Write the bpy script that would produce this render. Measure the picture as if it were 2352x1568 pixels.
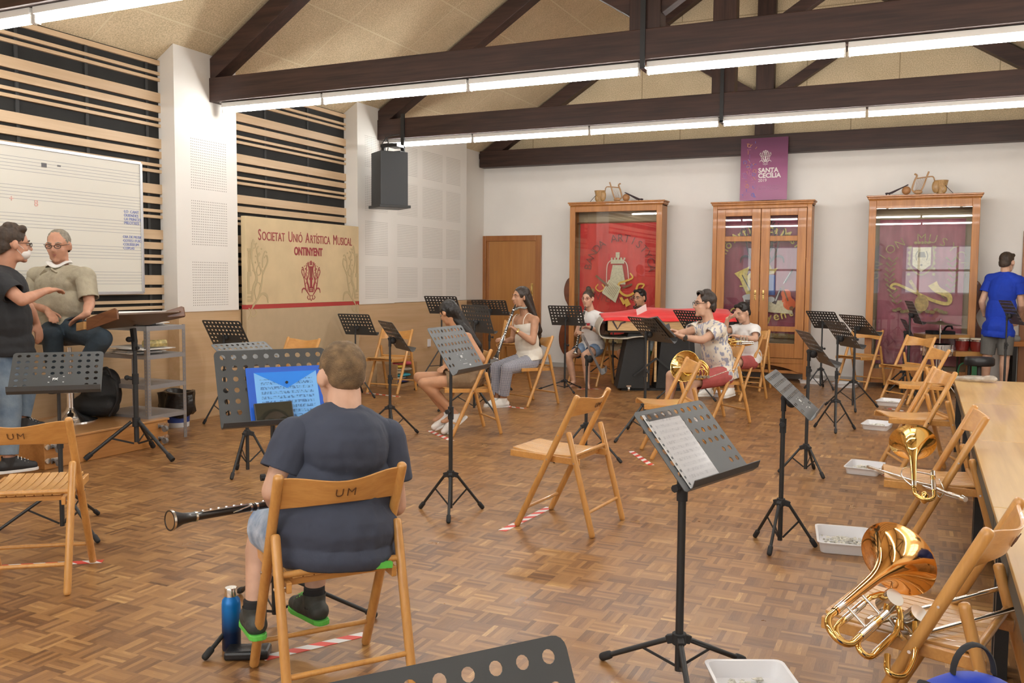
import bpy, bmesh, math, random
from mathutils import Vector as V, Matrix as M, Quaternion as Q
from math import pi, sin, cos, radians as R_
random.seed(7)
for o in list(bpy.data.objects): bpy.data.objects.remove(o)
scn = bpy.context.scene
COL = scn.collection
# ---------------------------------------------------------------- camera
FPX, HC = 2054.37, 1.4
yaw, pit, rol = R_(-24.68), R_(-4.002), R_(0.4135)
FW = V((sin(yaw)*cos(pit), cos(yaw)*cos(pit), sin(pit)))
_r = V((cos(yaw), -sin(yaw), 0)); _u = _r.cross(FW)
RT = _r*cos(rol)+_u*sin(rol); UP = -_r*sin(rol)+_u*cos(rol)
cam = bpy.data.cameras.new('camera'); camo = bpy.data.objects.new('camera', cam); COL.objects.link(camo)
cam.sensor_width = 36; cam.lens = FPX/2352*36; cam.clip_start = .05; cam.clip_end = 100
mm = M((RT, UP, -FW)).transposed().to_4x4(); mm.translation = V((0, 0, HC)); camo.matrix_world = mm
scn.camera = camo
# ---------------------------------------------------------------- world, light, exposure
w = bpy.data.worlds.new('world'); scn.world = w; w.use_nodes = True
w.node_tree.nodes['Background'].inputs[0].default_value = (.85, .92, 1, 1)
w.node_tree.nodes['Background'].inputs[1].default_value = .6
vs = scn.view_settings; vs.view_transform = 'Standard'; vs.look = 'None'; vs.gamma = 1; vs.use_curve_mapping = False
vs.exposure = 1.02
cy = scn.cycles; cy.max_bounces = 6; cy.diffuse_bounces = 3; cy.glossy_bounces = 3; cy.transmission_bounces = 3; cy.transparent_max_bounces = 8
cy.caustics_reflective = False; cy.caustics_refractive = False; cy.use_adaptive_sampling = True; cy.adaptive_threshold = .02; cy.sample_clamp_indirect = 6.
TUBE = 28.0       # emission of the fluorescent tubes
def area(name, loc, rot, sx, sy, power, color=(1, 1, 1)):
    l = bpy.data.lights.new(name, 'AREA'); l.shape = 'RECTANGLE'; l.size = sx; l.size_y = sy; l.energy = power; l.color = color
    o = bpy.data.objects.new(name, l); o.location = loc; o.rotation_euler = rot; COL.objects.link(o); return o
# daylight coming through the windows of the rear wall, behind the camera, and of the right wall
area('rear_window_daylight', (-3.2, -2.85, 1.75), (R_(90), 0, 0), 3.6, 1.3, 22, (1, .97, .92))
area('rear_window_daylight', (.6, -2.85, 1.75), (R_(90), 0, 0), 2.2, 1.3, 13, (1, .97, .92))
area('side_window_daylight', (2.38, 7.5, 1.9), (R_(90), 0, R_(90)), 5.5, 1.1, 40, (1, .96, .9))
# ---------------------------------------------------------------- pixel rays of the photograph -> points of the room
def ray(px, py):
    d = FW*FPX + RT*(px-1176) - UP*(py-784); return d/FPX
C0 = V((0, 0, HC))
def P(px, py, D): return C0 + ray(px, py)*D
def G(px, py, z=0.): d = ray(px, py); return C0 + d*((z-HC)/d.z)
def AY(px, py, Y): d = ray(px, py); return C0 + d*(Y/d.y)
def AX(px, py, X): d = ray(px, py); return C0 + d*(X/d.x)
# ---------------------------------------------------------------- materials
MATS = {}
def mat(name, col, rough=.5, metal=0., noise=0., nscale=8., bump=0., bscale=60., stretch=(1, 1, 1), col2=None, spec=.5, emis=None, alpha=None, coat=0., sheen=0., sss=0.):
    if name in MATS: return MATS[name]
    m = bpy.data.materials.new(name); m.use_nodes = True; nt = m.node_tree; b = nt.nodes['Principled BSDF']
    b.inputs['Roughness'].default_value = rough; b.inputs['Metallic'].default_value = metal
    b.inputs['Specular IOR Level'].default_value = spec; b.inputs['Coat Weight'].default_value = coat
    b.inputs['Sheen Weight'].default_value = sheen
    if sss: b.inputs['Subsurface Weight'].default_value = sss; b.inputs['Subsurface Radius'].default_value = (1, .35, .2); b.inputs['Subsurface Scale'].default_value = .01
    c = (*col, 1); b.inputs['Base Color'].default_value = c
    tc = nt.nodes.new('ShaderNodeTexCoord'); mp = nt.nodes.new('ShaderNodeMapping'); mp.inputs['Scale'].default_value = stretch
    nt.links.new(tc.outputs['Object'], mp.inputs[0])
    if noise or col2:
        n = nt.nodes.new('ShaderNodeTexNoise'); n.inputs['Scale'].default_value = nscale; n.inputs['Detail'].default_value = 6
        nt.links.new(mp.outputs[0], n.inputs[0])
        r = nt.nodes.new('ShaderNodeValToRGB'); c2 = col2 or tuple(max(0, x*(1-noise)) for x in col)
        c1 = col if col2 else tuple(min(1, x*(1+noise*.6)) for x in col)
        r.color_ramp.elements[0].position = .35; r.color_ramp.elements[1].position = .68
        r.color_ramp.elements[0].color = (*c2, 1); r.color_ramp.elements[1].color = (*c1, 1)
        nt.links.new(n.outputs[0], r.inputs[0]); nt.links.new(r.outputs[0], b.inputs['Base Color'])
    if bump:
        n2 = nt.nodes.new('ShaderNodeTexNoise'); n2.inputs['Scale'].default_value = bscale; n2.inputs['Detail'].default_value = 5
        nt.links.new(mp.outputs[0], n2.inputs[0]); bp = nt.nodes.new('ShaderNodeBump'); bp.inputs['Strength'].default_value = bump; bp.inputs['Distance'].default_value = .01
        nt.links.new(n2.outputs[0], bp.inputs['Height']); nt.links.new(bp.outputs[0], b.inputs['Normal'])
    if emis: b.inputs['Emission Color'].default_value = (*emis[0], 1); b.inputs['Emission Strength'].default_value = emis[1]
    if alpha is not None: b.inputs['Alpha'].default_value = alpha
    MATS[name] = m; return m
class NT:
    """small helper to wire node maths"""
    def __init__(s, m): s.nt = m.node_tree; s.b = s.nt.nodes['Principled BSDF']
    def n(s, t): return s.nt.nodes.new(t)
    def L(s, a, b): s.nt.links.new(a, b)
    def m(s, op, a, b=0., c=None):
        n = s.n('ShaderNodeMath'); n.operation = op
        for i, x in enumerate((a, b, c)):
            if x is None: continue
            if isinstance(x, (int, float)): n.inputs[i].default_value = x
            else: s.L(x, n.inputs[i])
        return n.outputs[0]
    def xyz(s):
        t = s.n('ShaderNodeTexCoord'); x = s.n('ShaderNodeSeparateXYZ'); s.L(t.outputs['Object'], x.inputs[0]); return t.outputs['Object'], x.outputs
    def mix(s, f, a, b):
        n = s.n('ShaderNodeMix'); n.data_type = 'RGBA'
        for i, x in ((0, f), (6, a), (7, b)):
            if isinstance(x, (int, float)): n.inputs[i].default_value = x
            elif isinstance(x, tuple): n.inputs[i].default_value = (*x, 1)
            else: s.L(x, n.inputs[i])
        return n.outputs[2]
    def ramp(s, f, stops):
        r = s.n('ShaderNodeValToRGB'); e = r.color_ramp.elements
        while len(e) < len(stops): e.new(.5)
        for i, (p, c) in enumerate(stops): e[i].position = p; e[i].color = (*c, 1)
        s.L(f, r.inputs[0]); return r.outputs[0]
    def noise(s, vec, scale, detail=4, stretch=None):
        if stretch: mp = s.n('ShaderNodeMapping'); mp.inputs['Scale'].default_value = stretch; s.L(vec, mp.inputs[0]); vec = mp.outputs[0]
        n = s.n('ShaderNodeTexNoise'); n.inputs['Scale'].default_value = scale; n.inputs['Detail'].default_value = detail; s.L(vec, n.inputs[0]); return n.outputs[0]
    def bump(s, h, st, dist=.01):
        b = s.n('ShaderNodeBump'); b.inputs['Strength'].default_value = st; b.inputs['Distance'].default_value = dist; s.L(h, b.inputs['Height']); s.L(b.outputs[0], s.b.inputs['Normal'])
def wood(name, c1, c2, rough=.35, axis=2, sc=1., coat=.3):
    if name in MATS: return MATS[name]
    m = mat(name, c1, rough, coat=coat); k = NT(m); v, x = k.xyz()
    st = [14*sc]*3; st[axis] = 1.2*sc
    a = k.noise(v, 2.2, 6, tuple(st)); st2 = [60*sc]*3; st2[axis] = 2*sc; b = k.noise(v, 2, 3, tuple(st2))
    f = k.m('ADD', k.m('MULTIPLY', a, .65), k.m('MULTIPLY', b, .35))
    k.L(k.ramp(f, [(.36, c2), (.62, c1)]), k.b.inputs['Base Color']); k.bump(b, .04); return m
def floor_mat():
    m = mat('parquet', (.4, .25, .13), .3, coat=.0); k = NT(m); v, x = k.xyz(); S = 1/.118
    cx = k.m('MULTIPLY', x[0], S); cy = k.m('MULTIPLY', x[1], S)
    fx = k.m('FLOOR', cx); fy = k.m('FLOOR', cy)
    par = k.m('ABSOLUTE', k.m('MODULO', k.m('ADD', fx, fy), 2.))
    rx = k.m('FRACT', cx); ry = k.m('FRACT', cy)
    u = k.m('ADD', k.m('MULTIPLY', rx, par), k.m('MULTIPLY', ry, k.m('SUBTRACT', 1., par)))
    wv = k.m('ADD', k.m('MULTIPLY', ry, par), k.m('MULTIPLY', rx, k.m('SUBTRACT', 1., par)))
    s5 = k.m('MULTIPLY', u, 6.); st = k.m('FLOOR', s5)
    cb = k.n('ShaderNodeCombineXYZ'); k.L(fx, cb.inputs[0]); k.L(fy, cb.inputs[1]); k.L(st, cb.inputs[2])
    wn = k.n('ShaderNodeTexWhiteNoise'); wn.noise_dimensions = '3D'; k.L(cb.outputs[0], wn.inputs[0])
    cb2 = k.n('ShaderNodeCombineXYZ'); k.L(fx, cb2.inputs[0]); k.L(fy, cb2.inputs[1])
    wn2 = k.n('ShaderNodeTexWhiteNoise'); wn2.noise_dimensions = '3D'; k.L(cb2.outputs[0], wn2.inputs[0])
    # grain along the strip
    g = k.n('ShaderNodeCombineXYZ'); k.L(k.m('MULTIPLY', u, 30.), g.inputs[0]); k.L(k.m('MULTIPLY', wv, 2.2), g.inputs[1]); k.L(k.m('ADD', k.m('MULTIPLY', wn.outputs[0], 91.), 0.), g.inputs[2])
    gr = k.noise(g.outputs[0], 1.4, 5)
    big = k.noise(v, .9, 4); mid = k.noise(v, 5., 4)
    f = k.m('ADD', k.m('MULTIPLY', wn.outputs[0], .42), k.m('ADD', k.m('MULTIPLY', wn2.outputs[0], .2), k.m('ADD', k.m('MULTIPLY', gr, .34), k.m('MULTIPLY', mid, .16))))
    col = k.ramp(f, [(.22, (.12, .052, .019)), (.42, (.225, .105, .037)), (.6, (.315, .155, .054)), (.8, (.39, .205, .073)), (.92, (.60, .36, .14))])
    wear = k.ramp(big, [(.3, (.8, .78, .76)), (.62, (1, 1, 1))])
    mx = k.n('ShaderNodeMix'); mx.data_type = 'RGBA'; mx.blend_type = 'MULTIPLY'; mx.inputs[0].default_value = .8; k.L(col, mx.inputs[6]); k.L(wear, mx.inputs[7])
    # joints
    fr = k.m('FRACT', s5); gap = k.m('LESS_THAN', fr, .035); e = k.m('LESS_THAN', wv, .012)
    gp = k.m('MAXIMUM', k.m('MULTIPLY', gap, .2), k.m('MULTIPLY', e, .35))
    k.L(k.mix(gp, mx.outputs[2], (.1, .055, .03)), k.b.inputs['Base Color'])
    rr = k.m('ADD', k.m('MULTIPLY', mid, .25), .2); k.L(rr, k.b.inputs['Roughness'])
    k.bump(gr, .12, .004); return m
def perf_mat(name, col, y0, cols, rows, pitch=.0247, axis=1):
    """white board with square fields of small round holes; cols = [(y_start,n)], rows = [(z_start,n)]"""
    m = mat(name, col, .6, bump=.0); k = NT(m); v, x = k.xyz()
    Y, Z = x[axis], x[2]; mask = None
    my = None
    for (a, n) in cols:
        q = k.m('MULTIPLY', k.m('GREATER_THAN', Y, a), k.m('LESS_THAN', Y, a+n*pitch)); my = q if my is None else k.m('MAXIMUM', my, q)
    mz = None
    for (a, n) in rows:
        q = k.m('MULTIPLY', k.m('GREATER_THAN', Z, a), k.m('LESS_THAN', Z, a+n*pitch)); mz = q if mz is None else k.m('MAXIMUM', mz, q)
    a = k.m('SUBTRACT', k.m('FRACT', k.m('DIVIDE', k.m('SUBTRACT', Y, cols[0][0]), pitch)), .5)
    b = k.m('SUBTRACT', k.m('FRACT', k.m('DIVIDE', k.m('SUBTRACT', Z, rows[0][0]), pitch)), .5)
    d = k.m('SQRT', k.m('ADD', k.m('MULTIPLY', a, a), k.m('MULTIPLY', b, b)))
    hole = k.m('MULTIPLY', k.m('LESS_THAN', d, .2), k.m('MULTIPLY', my, mz))
    k.L(k.mix(hole, col, (.22, .2, .18)), k.b.inputs['Base Color']); return m
def ceiling_mat(name, sx, sy, ox=0, oy=0, plane='slope'):
    m = mat(name, (.5, .42, .29), .85); k = NT(m); v, x = k.xyz()
    n1 = k.noise(v, 75, 3); n2 = k.noise(v, 3, 3)
    f = k.m('ADD', k.m('MULTIPLY', n1, .8), k.m('MULTIPLY', n2, .2))
    col = k.ramp(f, [(.38, (.52, .42, .26)), (.62, (.74, .61, .41))])
    A, B = (x[0], x[1]) if plane == 'slope' else (x[0], x[2])
    a = k.m('DIVIDE', k.m('ADD', A, ox), sx); b = k.m('DIVIDE', k.m('ADD', B, oy), sy)
    if plane == 'gable':   # staggered boards
        a = k.m('ADD', a, k.m('MULTIPLY', k.m('ABSOLUTE', k.m('MODULO', k.m('FLOOR', b), 2.)), .5))
    ja = k.m('LESS_THAN', k.m('FRACT', a), .014/sx); jb = k.m('LESS_THAN', k.m('FRACT', b), .014/sy)
    j = k.m('MAXIMUM', ja, jb)
    jc = (.74, .66, .46) if plane == 'slope' else (.3, .22, .12)
    k.L(k.mix(k.m('MULTIPLY', j, .75), col, jc), k.b.inputs['Base Color']); k.bump(n1, .25, .01); return m
BLACK = mat('black_metal', (.022, .023, .024), .42, .0, bump=.04, bscale=300)
DESK = mat('powder_coated_desk', (.066, .07, .073), .4, .2, bump=.05, bscale=500)
RUB = mat('black_rubber', (.018, .018, .019), .7)
WHT = mat('white_paint', (.84, .81, .765), .7, noise=.03, nscale=2)
CHROME = mat('chrome', (.85, .85, .86), .12, 1.)
BRASS = mat('lacquered_brass', (.93, .62, .2), .09, 1., coat=.5)
BRASSR = mat('red_brass', (.95, .52, .17), .08, 1., coat=.5)
SILV = mat('silver_plate', (.82, .8, .76), .16, 1.)
CHAIRW = wood('beech_lacquer', (.64, .33, .095), (.52, .25, .07), .32, 2, 1.)
CHAIRS = wood('beech_seat', (.68, .38, .13), (.54, .28, .085), .32, 1, 1.)
CHAIRB = wood('beech_plywood', (.66, .34, .1), (.55, .26, .07), .3, 0, 1.)
BEAM = wood('dark_beam', (.062, .028, .02), (.026, .012, .009), .5, 0, .6, 0)
BEAMZ = wood('dark_beam_post', (.062, .028, .02), (.026, .012, .009), .5, 2, .6, 0)
DADO = wood('light_plywood', (.60, .42, .25), (.52, .35, .19), .5, 1, .35, 0)
SLAT = wood('pale_slats', (.68, .5, .32), (.6, .42, .25), .5, 1, .5, 0)
CABW = wood('honey_wood', (.46, .19, .045), (.34, .125, .027), .42, 2, .8, .1)
DOORW = wood('door_veneer', (.42, .19, .05), (.36, .15, .04), .4, 2, .4)
PODW = wood('orange_pine', (.55, .26, .08), (.42, .18, .05), .35, 1, .5)
TABW = wood('oak_laminate', (.66, .43, .165), (.5, .3, .1), .32, 1, .35)
PAPER = mat('white_paper', (.85, .84, .82), .6)
PLAST = mat('white_plastic', (.8, .79, .8), .35)
SKIN = {}
def skin(k, c):
    if k not in SKIN: SKIN[k] = mat('skin_'+k, c, .5, noise=.12, nscale=14, spec=.35)
    return SKIN[k]
def glassm(name, tint=(1, 1, 1), rough=.0, f=1.):
    if name in MATS: return MATS[name]
    m = bpy.data.materials.new(name); m.use_nodes = True; nt = m.node_tree; nt.nodes.clear()
    o = nt.nodes.new('ShaderNodeOutputMaterial'); t = nt.nodes.new('ShaderNodeBsdfTransparent'); g = nt.nodes.new('ShaderNodeBsdfGlossy')
    t.inputs[0].default_value = (*tint, 1); g.inputs['Roughness'].default_value = rough
    fr = nt.nodes.new('ShaderNodeLayerWeight'); fr.inputs[0].default_value = .5; pw = nt.nodes.new('ShaderNodeMath'); pw.operation = 'POWER'; pw.inputs[1].default_value = 4.; nt.links.new(fr.outputs['Facing'], pw.inputs[0]); mu = nt.nodes.new('ShaderNodeMath'); mu.operation = 'MULTIPLY_ADD'; mu.inputs[1].default_value = .9; mu.inputs[2].default_value = .03*f
    x = nt.nodes.new('ShaderNodeMixShader'); nt.links.new(pw.outputs[0], mu.inputs[0]); nt.links.new(mu.outputs[0], x.inputs[0])
    nt.links.new(t.outputs[0], x.inputs[1]); nt.links.new(g.outputs[0], x.inputs[2]); nt.links.new(x.outputs[0], o.inputs[0])
    MATS[name] = m; return m
GLASS = glassm('window_glass', (.97, .98, .97), 0., 1.6)
# ---------------------------------------------------------------- mesh builder
def frame(d, up=V((0, 0, 1))):
    d = V(d).normalized(); up = V(up)
    if abs(d.dot(up)) > .98*up.length: up = V((1, 0, 0))
    a = up.cross(d).normalized(); b = d.cross(a); return a, b, d
class MB:
    def __init__(s): s.bm = bmesh.new()
    def poly(s, pts): return s.bm.faces.new([s.bm.verts.new(V(p)) for p in pts])
    def ring(s, c, a, b, ra, rb, n, ph=0.): return [s.bm.verts.new(c + a*(ra*cos(ph+2*pi*i/n)) + b*(rb*sin(ph+2*pi*i/n))) for i in range(n)]
    def skin(s, r0, r1):
        n = len(r0)
        for i in range(n): s.bm.faces.new((r0[i], r0[(i+1) % n], r1[(i+1) % n], r1[i]))
    def cap(s, r, flip=False): s.bm.faces.new(r[::-1] if flip else r)
    def box(s, c, size, rot=None, mtx=None):
        c = V(c); h = V(size)/2; vs = []
        for z in (-1, 1):
            for (x, y) in ((-1, -1), (1, -1), (1, 1), (-1, 1)):
                p = V((x*h.x, y*h.y, z*h.z))
                if rot is not None: p = rot @ p
                p = p+c
                if mtx is not None: p = mtx @ p
                vs.append(s.bm.verts.new(p))
        for f in ((3, 2, 1, 0), (4, 5, 6, 7), (0, 1, 5, 4), (1, 2, 6, 5), (2, 3, 7, 6), (3, 0, 4, 7)): s.bm.faces.new([vs[i] for i in f])
        return s
    def bx(s, x0, x1, y0, y1, z0, z1, mtx=None): return s.box(((x0+x1)/2, (y0+y1)/2, (z0+z1)/2), (abs(x1-x0), abs(y1-y0), abs(z1-z0)), mtx=mtx)
    def bar(s, p0, p1, w, h, up=(0, 0, 1)):
        p0, p1 = V(p0), V(p1); a, b, d = frame(p1-p0, up)
        return s.box((p0+p1)/2, (w, h, (p1-p0).length), rot=M((a, b, d)).transposed())
    def cyl(s, p0, p1, r0, r1=None, n=12, caps=True):
        p0, p1 = V(p0), V(p1); r1 = r0 if r1 is None else r1; a, b, d = frame(p1-p0)
        x = s.ring(p0, a, b, r0, r0, n); y = s.ring(p1, a, b, r1, r1, n); s.skin(x, y)
        if caps: s.cap(x, True); s.cap(y)
        return s
    def rod(s, p0, p1, r, n=12):  # rounded ends
        p0, p1 = V(p0), V(p1); a, b, d = frame(p1-p0); L = (p1-p0).length; prof = [(0, .35), (.12*r, .7), (.4*r, .92), (r, 1)]
        rs = [s.ring(p0+d*t, a, b, r*k, r*k, n) for t, k in prof]+[s.ring(p1-d*t, a, b, r*k, r*k, n) for t, k in prof[::-1]]
        for i in range(len(rs)-1): s.skin(rs[i], rs[i+1])
        s.cap(rs[0], True); s.cap(rs[-1]); return s
    def lathe(s, prof, org=(0, 0, 0), ax=(0, 0, 1), n=24, closed=False, sq=1.):
        a, b, d = frame(ax); org = V(org); rs = []
        for r, z in prof: rs.append(s.ring(org+d*z, a, b, max(r, 1e-4), max(r, 1e-4)*sq, n))
        for i in range(len(rs)-1): s.skin(rs[i], rs[i+1])
        if not closed: s.cap(rs[0], True); s.cap(rs[-1])
        return s
    def tube(s, pts, rad, n=10, closed=False, caps=True, flat=1., up=(0, 0, 1)):
        pts = [V(p) for p in pts]; N = len(pts); rad = rad if isinstance(rad, (list, tuple)) else [rad]*N
        rs = []; a = None
        for i, p in enumerate(pts):
            if closed: t = (pts[(i+1) % N]-pts[i-1]).normalized()
            else: t = (pts[min(i+1, N-1)]-pts[max(i-1, 0)]).normalized()
            if a is None: a, b, _ = frame(t, up)
            else: a = (a - t*a.dot(t)).normalized(); b = t.cross(a)
            rs.append(s.ring(p, a, b, rad[i], rad[i]*flat, n))
        for i in range(N-1): s.skin(rs[i], rs[i+1])
        if closed: s.skin(rs[-1], rs[0])
        elif caps: s.cap(rs[0], True); s.cap(rs[-1])
        return s
    def ell(s, c, rad, rot=None, n=16, m=10):
        c = V(c); rs = []
        for j in range(1, m):
            th = pi*j/m; rs.append([s.bm.verts.new(c+((rot or M.Identity(3)) @ V((rad[0]*sin(th)*cos(2*pi*i/n), rad[1]*sin(th)*sin(2*pi*i/n), -rad[2]*cos(th))))) for i in range(n)])
        for i in range(len(rs)-1): s.skin(rs[i], rs[i+1])
        s.cap(rs[0], True); s.cap(rs[-1]); return s
    def build(s, name, m=None, parent=None, smooth=False, bevel=0., angle=40, sub=0, solid=0., loc=None):
        bm = s.bm
        bmesh.ops.recalc_face_normals(bm, faces=bm.faces)
        if loc is not None: bmesh.ops.translate(bm, verts=bm.verts, vec=-V(loc))
        me = bpy.data.meshes.new(name); bm.to_mesh(me); bm.free()
        o = bpy.data.objects.new(name, me); COL.objects.link(o)
        if m: me.materials.append(m)
        if parent: o.parent = parent
        if loc is not None: o.location = loc
        if solid: q = o.modifiers.new('s', 'SOLIDIFY'); q.thickness = solid; q.offset = 0
        if bevel: q = o.modifiers.new('b', 'BEVEL'); q.width = bevel; q.segments = 2; q.limit_method = 'ANGLE'; q.angle_limit = R_(40)
        if sub: q = o.modifiers.new('u', 'SUBSURF'); q.levels = sub; q.render_levels = sub
        if smooth:
            me.polygons.foreach_set('use_smooth', [True]*len(me.polygons))
            if angle < 180: me.set_sharp_from_angle(angle=R_(angle))
        return o
def curve(pts, k=6, closed=False):
    pts = [V(p) for p in pts]; N = len(pts); out = []
    for i in range(N if closed else N-1):
        g = lambda j: pts[j % N] if closed else pts[max(0, min(N-1, j))]
        p0, p1, p2, p3 = g(i-1), g(i), g(i+1), g(i+2)
        for j in range(k):
            t = j/k; out.append(.5*((2*p1)+(p2-p0)*t+(2*p0-5*p1+4*p2-p3)*t*t+(-p0+3*p1-3*p2+p3)*t**3))
    if not closed: out.append(pts[-1])
    return out
def thing(name, label, cat, loc=(0, 0, 0), rz=0., group=None):
    o = bpy.data.objects.new(name, None); COL.objects.link(o); o.location = loc; o.rotation_euler = (0, 0, rz); o.empty_display_size = .1
    return tag(o, label, cat, group)
def tag(o, label, cat, group=None):
    o['label'] = label; o['category'] = cat
    if group: o['group'] = group
    return o
def struct(o): o['kind'] = 'structure'; return o
def dup(root, loc, rz, label, group=None):
    r = root.copy(); COL.objects.link(r); r.location = loc; r.rotation_euler = (0, 0, rz); r['label'] = label
    if group: r['group'] = group
    for ch in list(root.children):
        c = ch.copy(); COL.objects.link(c); c.parent = r
        for g in list(ch.children):
            d = g.copy(); COL.objects.link(d); d.parent = c
    return r
def text_mesh(txt, size, m, name='lettering', parent=None, mtx=None, align='LEFT', depth=.0015, bold=0., spacing=1., warp=None, xs=1.):
    cu = bpy.data.curves.new('t', 'FONT'); cu.body = txt; cu.size = size; cu.align_x = align; cu.extrude = depth; cu.offset = bold; cu.space_character = spacing; cu.resolution_u = 3
    o = bpy.data.objects.new('t', cu); COL.objects.link(o); dg = bpy.context.evaluated_depsgraph_get(); me = bpy.data.meshes.new_from_object(o.evaluated_get(dg))
    bpy.data.objects.remove(o); bpy.data.curves.remove(cu); me.name = name
    for v in me.vertices:
        v.co.x *= xs
        if warp: v.co = warp(v.co)
    if mtx is not None: me.transform(mtx)
    me.materials.clear(); me.materials.append(m); ob = bpy.data.objects.new(name, me); COL.objects.link(ob)
    if parent: ob.parent = parent
    return ob
def plane_mtx(org, xdir, ydir):
    x = V(xdir).normalized(); y = V(ydir).normalized(); z = x.cross(y)
    mt = M((x, y, z)).transposed().to_4x4(); mt.translation = V(org); return mt
ZN = [0]
def nz(): ZN[0] = (ZN[0]+1) % 61; return ZN[0]*.00003
def stroke(mb, pts, wd, mtx, th=.002, k=4, closed=False, z=0.):
    """flat painted stroke; pts are 2D, widths may taper"""
    z += nz(); p = curve([V((a, b, 0)) for a, b in pts], k, closed) if len(pts) > 2 and k > 1 else [V((a, b, 0)) for a, b in pts]
    N = len(p); ws = wd if isinstance(wd, (list, tuple)) else [wd, wd]
    rows = []
    for i, q in enumerate(p):
        t = ((p[(i+1) % N]-p[i-1]) if closed else (p[min(i+1, N-1)]-p[max(i-1, 0)])).normalized(); nn = V((-t.y, t.x, 0)); f = i/(N-1)*(len(ws)-1); a = int(min(f, len(ws)-2)); h = (ws[a]+(ws[a+1]-ws[a])*(f-a))/2
        rows.append([mb.bm.verts.new(mtx @ V((*(q+nn*h).xy, z+zz)))for zz in (0, th)]+[mb.bm.verts.new(mtx @ V((*(q-nn*h).xy, z+zz))) for zz in (th, 0)])
    for i in range(N-1): mb.skin(rows[i], rows[i+1])
    if closed: mb.skin(rows[-1], rows[0])
    else: mb.cap(rows[0], True); mb.cap(rows[-1])
def flat(mb, pts, mtx, th=.002, z=0.):
    z += nz(); a = [mb.bm.verts.new(mtx @ V((x, y, z))) for x, y in pts]; b = [mb.bm.verts.new(mtx @ V((x, y, z+th))) for x, y in pts]
    mb.skin(a, b); mb.cap(a, True); mb.cap(b)
def disc(mb, c, r, mtx, th=.002, n=16, z=0., ry=None): flat(mb, [(c[0]+r*cos(2*pi*i/n), c[1]+(ry or r)*sin(2*pi*i/n)) for i in range(n)], mtx, th, z)
# ================================================================ ROOM
XL, YB, XR, YR = -6.65, 13.3, 2.45, -3.0
ZC = lambda x: 3.44+.64*(x-XL) if x < -2.1 else 3.44+.64*(XR-x)
struct(MB().bx(XL-.2, XR+.2, YR-.2, YB+.2, -.12, 0).build('floor', floor_mat()))
b = MB()
for x0, x1 in ((XL-.1, -2.1), (-2.1, XR+.1)):
    z0, z1 = (3.44-.064, 6.352) if x0 < -3 else (6.352, 3.44-.064)
    b.poly([(x0, YR, z0), (x1, YR, z1), (x1, YB+.05, z1), (x0, YB+.05, z0)]); b.poly([(x0, YR, z0+.12), (x0, YB+.05, z0+.12), (x1, YB+.05, z1+.12), (x1, YR, z1+.12)])
struct(b.build('ceiling', ceiling_mat('fibre_ceiling', .62, 1.2, .05, .35)))
# back wall: plaster below the tie beam, fibre boards in the gable above it
b = MB(); b.bx(XL-.2, XR+.2, YB, YB+.15, 0, 3.3); struct(b.build('wall_back', WHT))
b = MB(); vsg = [(XL-.1, 3.3), (XR+.1, 3.3), (XR+.1, 3.5), (-2.1, 6.5), (XL-.1, 3.5)]
f0 = [b.bm.verts.new((x, YB-.02, z)) for x, z in vsg]; f1 = [b.bm.verts.new((x, YB+.13, z)) for x, z in vsg]; b.skin(f0, f1); b.cap(f0); b.cap(f1, True)
struct(b.build('wall_gable', ceiling_mat('fibre_gable', 1.19, 1.2, 5.17, -3.98, 'gable')))
struct(MB().bx(XR, XR+.15, YR, YB, 0, 3.6).build('wall_right', WHT))
# rear wall, behind the photographer, with its windows left open
b = MB(); b.bx(XL, -5.2, YR-.15, YR, 0, 3.6); b.bx(1.9, XR, YR-.15, YR, 0, 3.6); b.bx(-5.2, 1.9, YR-.15, YR, 0, 1.0); b.bx(-5.2, 1.9, YR-.15, YR, 2.5, 3.6); b.bx(-1.2, -.6, YR-.15, YR, 1.0, 2.5)
f0 = [b.bm.verts.new((x, YR, z)) for x, z in [(XL, 3.6), (XR, 3.6), (-2.1, 6.5)]]; b.cap(f0)
struct(b.build('wall_rear', WHT))
b = MB()
for i in range(8): b.bx(-5.2+i*1.0, -5.14+i*1.0, YR+.18, YR+.2, 1, 2.5)
for z in (1.0, 1.7, 2.44): b.bx(-5.2, 1.9, YR+.18, YR+.2, z, z+.06)
struct(b.build('window_1', WHT))
# left wall: black backing with boards, wooden dado, white pilasters
struct(MB().bx(XL-.15, XL, YR, YB, 0, 3.6).build('wall_left', mat('black_felt', (.018, .018, .017), .85, noise=.2, nscale=5)))
BAYS = [(YR, 6.45), (7.25, 9.42)]
b = MB()
for y0, y1 in BAYS:
    b.bx(XL, XL+.03, y0, y1, 3.38, 3.425)
    k = 0; z = 3.123+.428
    while z > 1.07:
        zz = z
        for h, g in ((.0893, .029), (.0644, .052), (.029, .027), (.029, .108)):
            if zz < 3.36 and zz > 1.08: b.bx(XL, XL+.03, y0, y1, max(zz-h, 1.06), zz)
            zz -= h+g
        z -= .428
    y = y0+.4
struct(b.build('trim_1', SLAT, bevel=.002))
b = MB()
for y0, y1 in BAYS:
    for yy in [6.25-.66*i for i in range(14)]+[7.9, 8.65]:
        if y0 < yy < y1: b.bx(XL, XL+.012, yy, yy+.03, 1.07, 3.4)
struct(b.build('trim_2', mat('charcoal_batten', (.035, .035, .035), .7)))
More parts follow.
